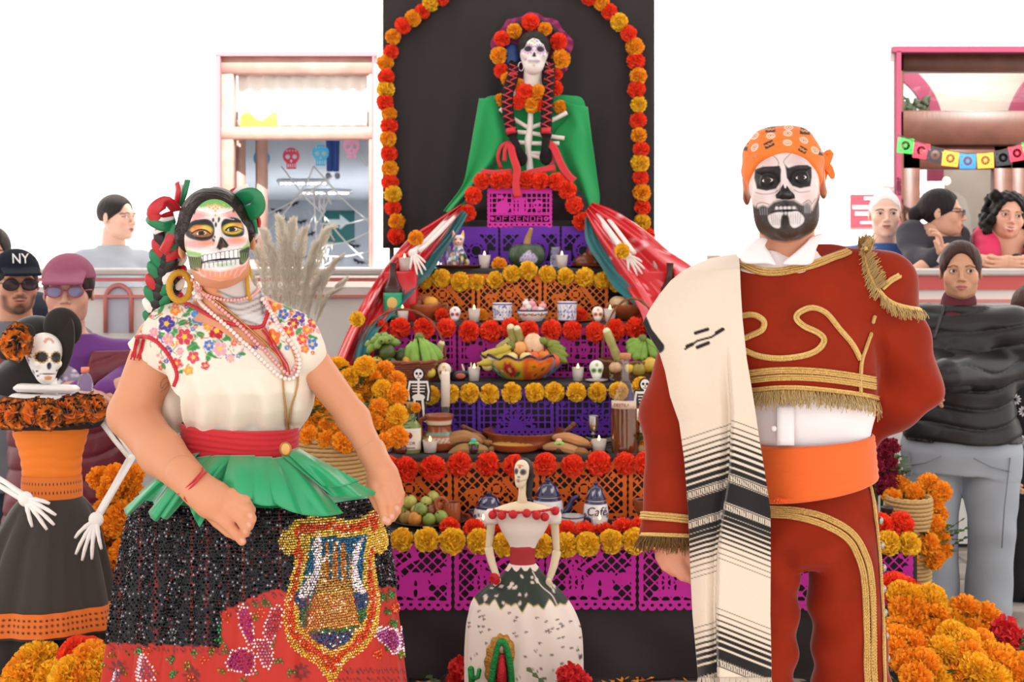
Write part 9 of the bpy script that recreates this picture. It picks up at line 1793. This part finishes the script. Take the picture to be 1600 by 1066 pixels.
for k in range(400):
 x,y=rs.uniform(1540,1640),rs.uniform(500,735)
 if any(math.hypot(x-a,y-b)<23 for a,b in done):continue
 h=S_.hit(x,y,.002)
 if h is None:continue
 done.append((x,y));n=h[1];t1=np.cross(n,[0,0,1.]);t1/=np.linalg.norm(t1);t2=np.cross(n,t1)
 for j in range(11):
  a=j*2*PI/11+x;d=t1*math.cos(a)+t2*math.sin(a);e=-t1*math.sin(a)+t2*math.cos(a);dz.add(np.array([h[0]+d*.006,h[0]+d*.018+e*.004,h[0]+d*.026,h[0]+d*.018-e*.004]),np.array([(0,1,2,3)]))
if dz.n:part('daisy_print',dz,mat('print_white','#eae6ea',.8),r,False,kind='stuff')
# ------------------------------------------------ marigolds, pampas grass, petals
leafm=mat('marigold_leaf','#3f5a2a',.7,vary=(20,.25))
def leaves(c,r,n,seed,par,h=.0):
 rs=random.Random(seed);mb=MB()
 for k in range(n):
  a=rs.uniform(0,6.28);d=np.array([math.cos(a),math.sin(a),rs.uniform(-.2,.8)]);p=c+np.array([rs.uniform(-r,r),rs.uniform(-r,r)*.7,rs.uniform(-.06,.02)]);L=rs.uniform(.04,.08);e=np.cross(d,[0,0,1]);e/=np.linalg.norm(e)
  for j in range(4):q=p+d*L*j/4;mb.add(np.array([q,q+d*L*.22+e*.018,q+d*L*.30,q+d*L*.22-e*.018]),np.array([(0,1,2,3)]))
 part('leaves',mb,leafm,par,False,kind='stuff')
def plant(label,heads,Y,r,meshes,base_px,seed,zmin=0.0,pot=True,cat='marigolds',name='marigold_plant',yspread=.0,extra=None):
 """heads: (px, py, dy[, mesh set]) ; one plant in a pot with every bloom a part"""
 w=[P(h[0],h[1],Y+h[2])for h in heads];c=np.mean(w,0);base=np.array([c[0],c[1]+.02,zmin]);t=thing(name,label,cat,base);rs=random.Random(seed);st=MB()
 for h,p in zip(heads,w):
  ms=h[3]if len(h)>3 else meshes;k=r*rs.uniform(.9,1.12)*(h[4]if len(h)>4 else 1);inst('flower_head',rs.choice(ms),t,p,(rs.uniform(.5,1.1),rs.uniform(-.35,.35),rs.uniform(-.6,.6)),k);q=base+(p-base)*np.array([.35,.35,0])+np.array([0,0,max(.03,(p[2]-zmin)*.35)]);st.add(*tube(catmull([q,(p+q)/2+np.array([0,.01,0]),p],7),.004,5))
 part('stems',st,mat('stem_green','#4c6a2a',.7),t);leaves(c+np.array([0,.02,-r]),max(.07,np.ptp(np.array(w)[:,0])*.5),60,seed,t)
 if pot:R=max(.07,np.ptp(np.array(w)[:,0])*.30);H=max(.06,(c[2]-zmin)*.45);part('pot',place_on(lathe(fine([(.002,.003),(R*.72,.003),(R,H),(R*1.06,H),(R*1.06,H*.9),(R*.94,H*.95),(.002,H*.9)],24),28),base),mat('plastic_pot','#3a2f2a',.5),t)
 return t
rs=random.Random(21)
def cluster(x0,x1,y0,y1,n,d0,d1,mind=36):
 out=[]
 for k in range(6000):
  x,y=rs.uniform(x0,x1),rs.uniform(y0,y1)
  if all(math.hypot(x-a[0],(y-a[1])*1.25)>mind for a in out):
   out.append((x,y,d0+(d1-d0)*(y-y0)/(y1-y0)+rs.uniform(-.03,.03)))
   if len(out)==n:break
 return out
za=lambda l:[(1300+x/2.76,680+y/2.76)for x,y in l]
A_=za([(298,685),(355,705),(430,705),(425,730),(310,755),(365,765),(345,805),(440,790),(290,842),(435,862)]);B_=za([(570,760),(655,790),(520,822),(600,855),(655,870),(720,895)]);C_=za([(355,905),(275,935),(290,885),(490,935),(520,870),(575,905),(590,960),(395,1000),(320,985),(620,1010),(365,1055)]);D_=za([(640,905),(690,950),(745,965),(660,965),(780,1030),(835,1010),(550,1050),(690,1060),(730,1000),(450,1062)])
dep=lambda l,a,b:[(x,y,a+(b-a)*(y-920)/140)for x,y in l]
E_=[x for x in cluster(1390,1480,925,1000,7,.28,0,22)]
plant('potted marigolds nearest the trouser leg at the lower right',dep(A_,.30,.05),3.85,.051,MAR_Y+MAR_O,None,1);plant('potted marigolds at the back right of the lower right mound',dep(B_,.34,.10),3.95,.054,MAR_O+MAR_Y,None,2);plant('potted marigolds in the front middle of the lower right mound',dep(C_,.22,-.12),3.70,.050,MAR_Y+MAR_O,None,3);plant('potted marigolds at the lower right corner of the picture',dep(D_,.24,-.10),3.72,.051,MAR_O+MAR_Y,None,4)
plant('single red carnation beside the lower right marigolds',[(1572,990,0)],3.98,.052,CAR_R,None,5,cat='carnation',name='carnation');plant('red carnations behind the marigolds by the trouser seam',[(1398,920,.0),(1415,926,.02),(1428,932,.03)],4.2,.05,POM_R,None,6,cat='carnation',name='carnation')
zl=lambda l:[(x/2.912,700+y/2.912)for x,y in l]
plant('potted marigolds in the middle of the lower left mound',dep(zl([(420,800),(410,850),(480,785),(490,800),(480,870),(455,910),(430,780)]),.30,.05),3.75,.052,MAR_Y+MAR_O,None,7);plant('potted marigolds with open blooms left of the red one',dep(zl([(290,895),(255,935),(350,915),(395,890),(370,880)]),.25,.05),3.65,.051,MAR_Y+MAR_O,None,8)
plant('potted marigolds at the lower left corner before the dark skirt hem',dep(zl([(150,965),(120,1005),(190,960),(100,1030),(160,1055),(240,1050),(110,1060)]),.1,-.1),3.50,.051,MAR_Y+MAR_O,None,9);plant('potted marigolds at the bottom beside the sequined skirt',dep(zl([(375,1060),(430,1040),(320,1030),(445,990),(410,960),(300,1060),(465,1055)]),.05,-.15),3.45,.05,MAR_Y+MAR_O,None,10);plant('single large coral carnation in the lower left mound',[(129,1036,0),(138,1030,.02),(122,1028,.02)],3.42,.052,POM_R,None,11,cat='carnation',name='carnation')
plant('tall marigold bunch standing between the orange dressed doll and the dancer',cluster(155,222,742,905,30,.05,.0,24),4.15,.043,MAR_O,None,12);plant('low marigold bunch at the edge of the sequined skirt hem',cluster(160,200,920,985,7,.0,-.05,24),4.0,.043,MAR_O,None,13)
def tallbasket(name,label,px_,Y,z,wpx,hpx,col):
 return wicker(name,label,px_,Y,z,wpx,hpx,col,1.12,None,56,40,.003)
tallbasket('marigold_basket','pale woven basket of marigolds at the left end of the altar',520,4.28,.30,112,262,'#c9a36a');t=thing('basket_stand','black covered low stand under the pale woven basket','stand',(X_(520,4.28),4.28,0));part('top',box((X_(520,4.28),4.28,.28),(.34,.3,.03),bev=.006),black,t)
for a in(-1,1):
 for b in(-1,1):part('leg',box((X_(520,4.28)+a*.14,4.28+b*.12,.132),(.035,.035,.264),bev=.004),black,t)
plant('large bunch of orange marigolds in the pale woven basket',[(x,y,d,MAR_O+MAR_Y[:1])for x,y,d in cluster(478,622,572,690,46,.12,-.10,22)],4.28,.036,MAR_O,None,14,zmin=.80,pot=False,name='marigold_bunch',cat='marigolds');
plant('yellow marigolds sticking up above the left basket bunch',[(502,578,.05),(545,590,.0),(570,572,.02),(530,572,.05)],4.30,.036,MAR_Y,None,15,zmin=.80,pot=False,name='marigold_bunch')
tallbasket('marigold_basket','pale woven basket of marigolds at the right end of the altar',1420,4.62,.012,66,250,'#c9a36a')
plant('bunch of orange marigolds in the right woven basket',cluster(1388,1472,755,880,24,.10,-.05,22),4.58,.040,MAR_O,None,16,zmin=.42,pot=False,name='marigold_bunch')
plant('small orange marigold bunch before the right arm by the skeleton cut-out',cluster(1002,1030,635,690,7,.0,-.03,16),4.82,.034,MAR_O,None,17,zmin=.727,pot=False,name='marigold_bunch')
plant('dark crimson cockscomb flowers standing right of the rust suit',cluster(1366,1394,690,760,11,.0,.0,15),4.72,.034,COX,None,18,zmin=.0,name='cockscomb',cat='cockscomb')
c=on(1386,4.50,.494);s=4.5/F_PX;o=part('clay_cup',place_on(lathe(fine([(.001,0),(7*s,0),(10*s,14*s),(8*s,26*s),(10*s,36*s),(8.6*s,36*s),(6*s,26*s),(.001,20*s)],34),26),c),mat('black_clay','#2c2628',.3,coat=.4),None,True,c);tag(o,'small black clay cup at the right end of the altar','cup')
plant('deep red velvet flower at the foot of the paper doll on its left',[(722,1048,0),(718,1062,0),(730,1064,.02)],4.2,.045,CAR_R,None,19,name='cockscomb',cat='cockscomb');plant('deep red velvet flower at the foot of the paper doll on its right',[(893,1060,0),(902,1072,0)],3.65,.042,CAR_R,None,20,name='cockscomb',cat='cockscomb')
pm=MB();r2=random.Random(31)
for k in range(2600):
 x,y=r2.uniform(-1.0,1.6),r2.uniform(3.75,4.36);a=r2.uniform(0,6.3);d=np.array([math.cos(a),math.sin(a),r2.uniform(-.3,.5)])*r2.uniform(.008,.016);e=np.array([-math.sin(a),math.cos(a),r2.uniform(-.3,.3)])*.006;p=np.array([x,y,r2.uniform(.006,.028)])
 pm.add(np.array([p-d,p+e,p+d,p-e]),np.array([(0,1,2,3)]),lin('#f59a1c')if r2.random()<.8 else lin('#c8382a'))
o=part('flower_petals',pm,mat('petal_loose',None,.75,sss=.2),None,False,(0,4.2,0));tag(o,'loose orange petals strewn on the floor before the altar','petals',kind='stuff')
Y=6.08;t=thing('pampas_grass','vase of tall dry cream pampas grass behind the dancer','grass',(X_(455,Y),Y,0));part('vase',place_on(lathe(fine([(.002,0),(.10,0),(.15,.2),(.13,.45),(.08,.62),(.10,.70),(.085,.70),(.07,.62),(.002,.5)],40),30),(X_(455,Y),Y,0)),mat('vase_clay','#9a6a4a',.6),t)
r3=random.Random(17);pl=mat('pampas','#fff8ea',.95,trans=.35,ior=1.02,spec=.1)
for tx,ty,bx,w in((420,362,440,9),(440,345,447,10),(455,350,450,10),(470,362,456,9),(486,380,460,9),(500,358,464,9),(408,385,438,9),(395,410,436,8),(430,388,444,9),(462,395,454,9),(478,410,458,9),(510,405,466,8),(448,380,450,10),(402,440,440,8),(515,440,466,8),(490,430,462,9)):
 q=catmull([P(bx,700,Y),P(bx+(tx-bx)*.3,560,Y-.02),P(bx+(tx-bx)*.75,(ty+560)/2-20,Y-.03),P(tx+(tx-bx)*.15,ty+14,Y-.03),P(tx+(tx-bx)*.4,ty,Y-.03)],60);mb=MB().add(*tube(q,.003,5));s=Y/F_PX
 for i in range(24,60):
  f_=(i-24)/35;ww=w*s*math.sin(PI*min(1,.12+f_*.86))
  for k in range(13):
   a=r3.uniform(0,6.3);d=(q[i]-q[i-1]);d/=np.linalg.norm(d);e=np.array([math.cos(a),math.sin(a),0]);L=r3.uniform(.03,.055);mb.add(*tube([q[i],q[i]+d*L*.5+e*ww*.75,q[i]+d*L+e*ww*1.0+np.array([0,0,-.008])],[.0022,.0018,.0006],3,False))
 part('plume',mb,pl,t,kind='stuff')
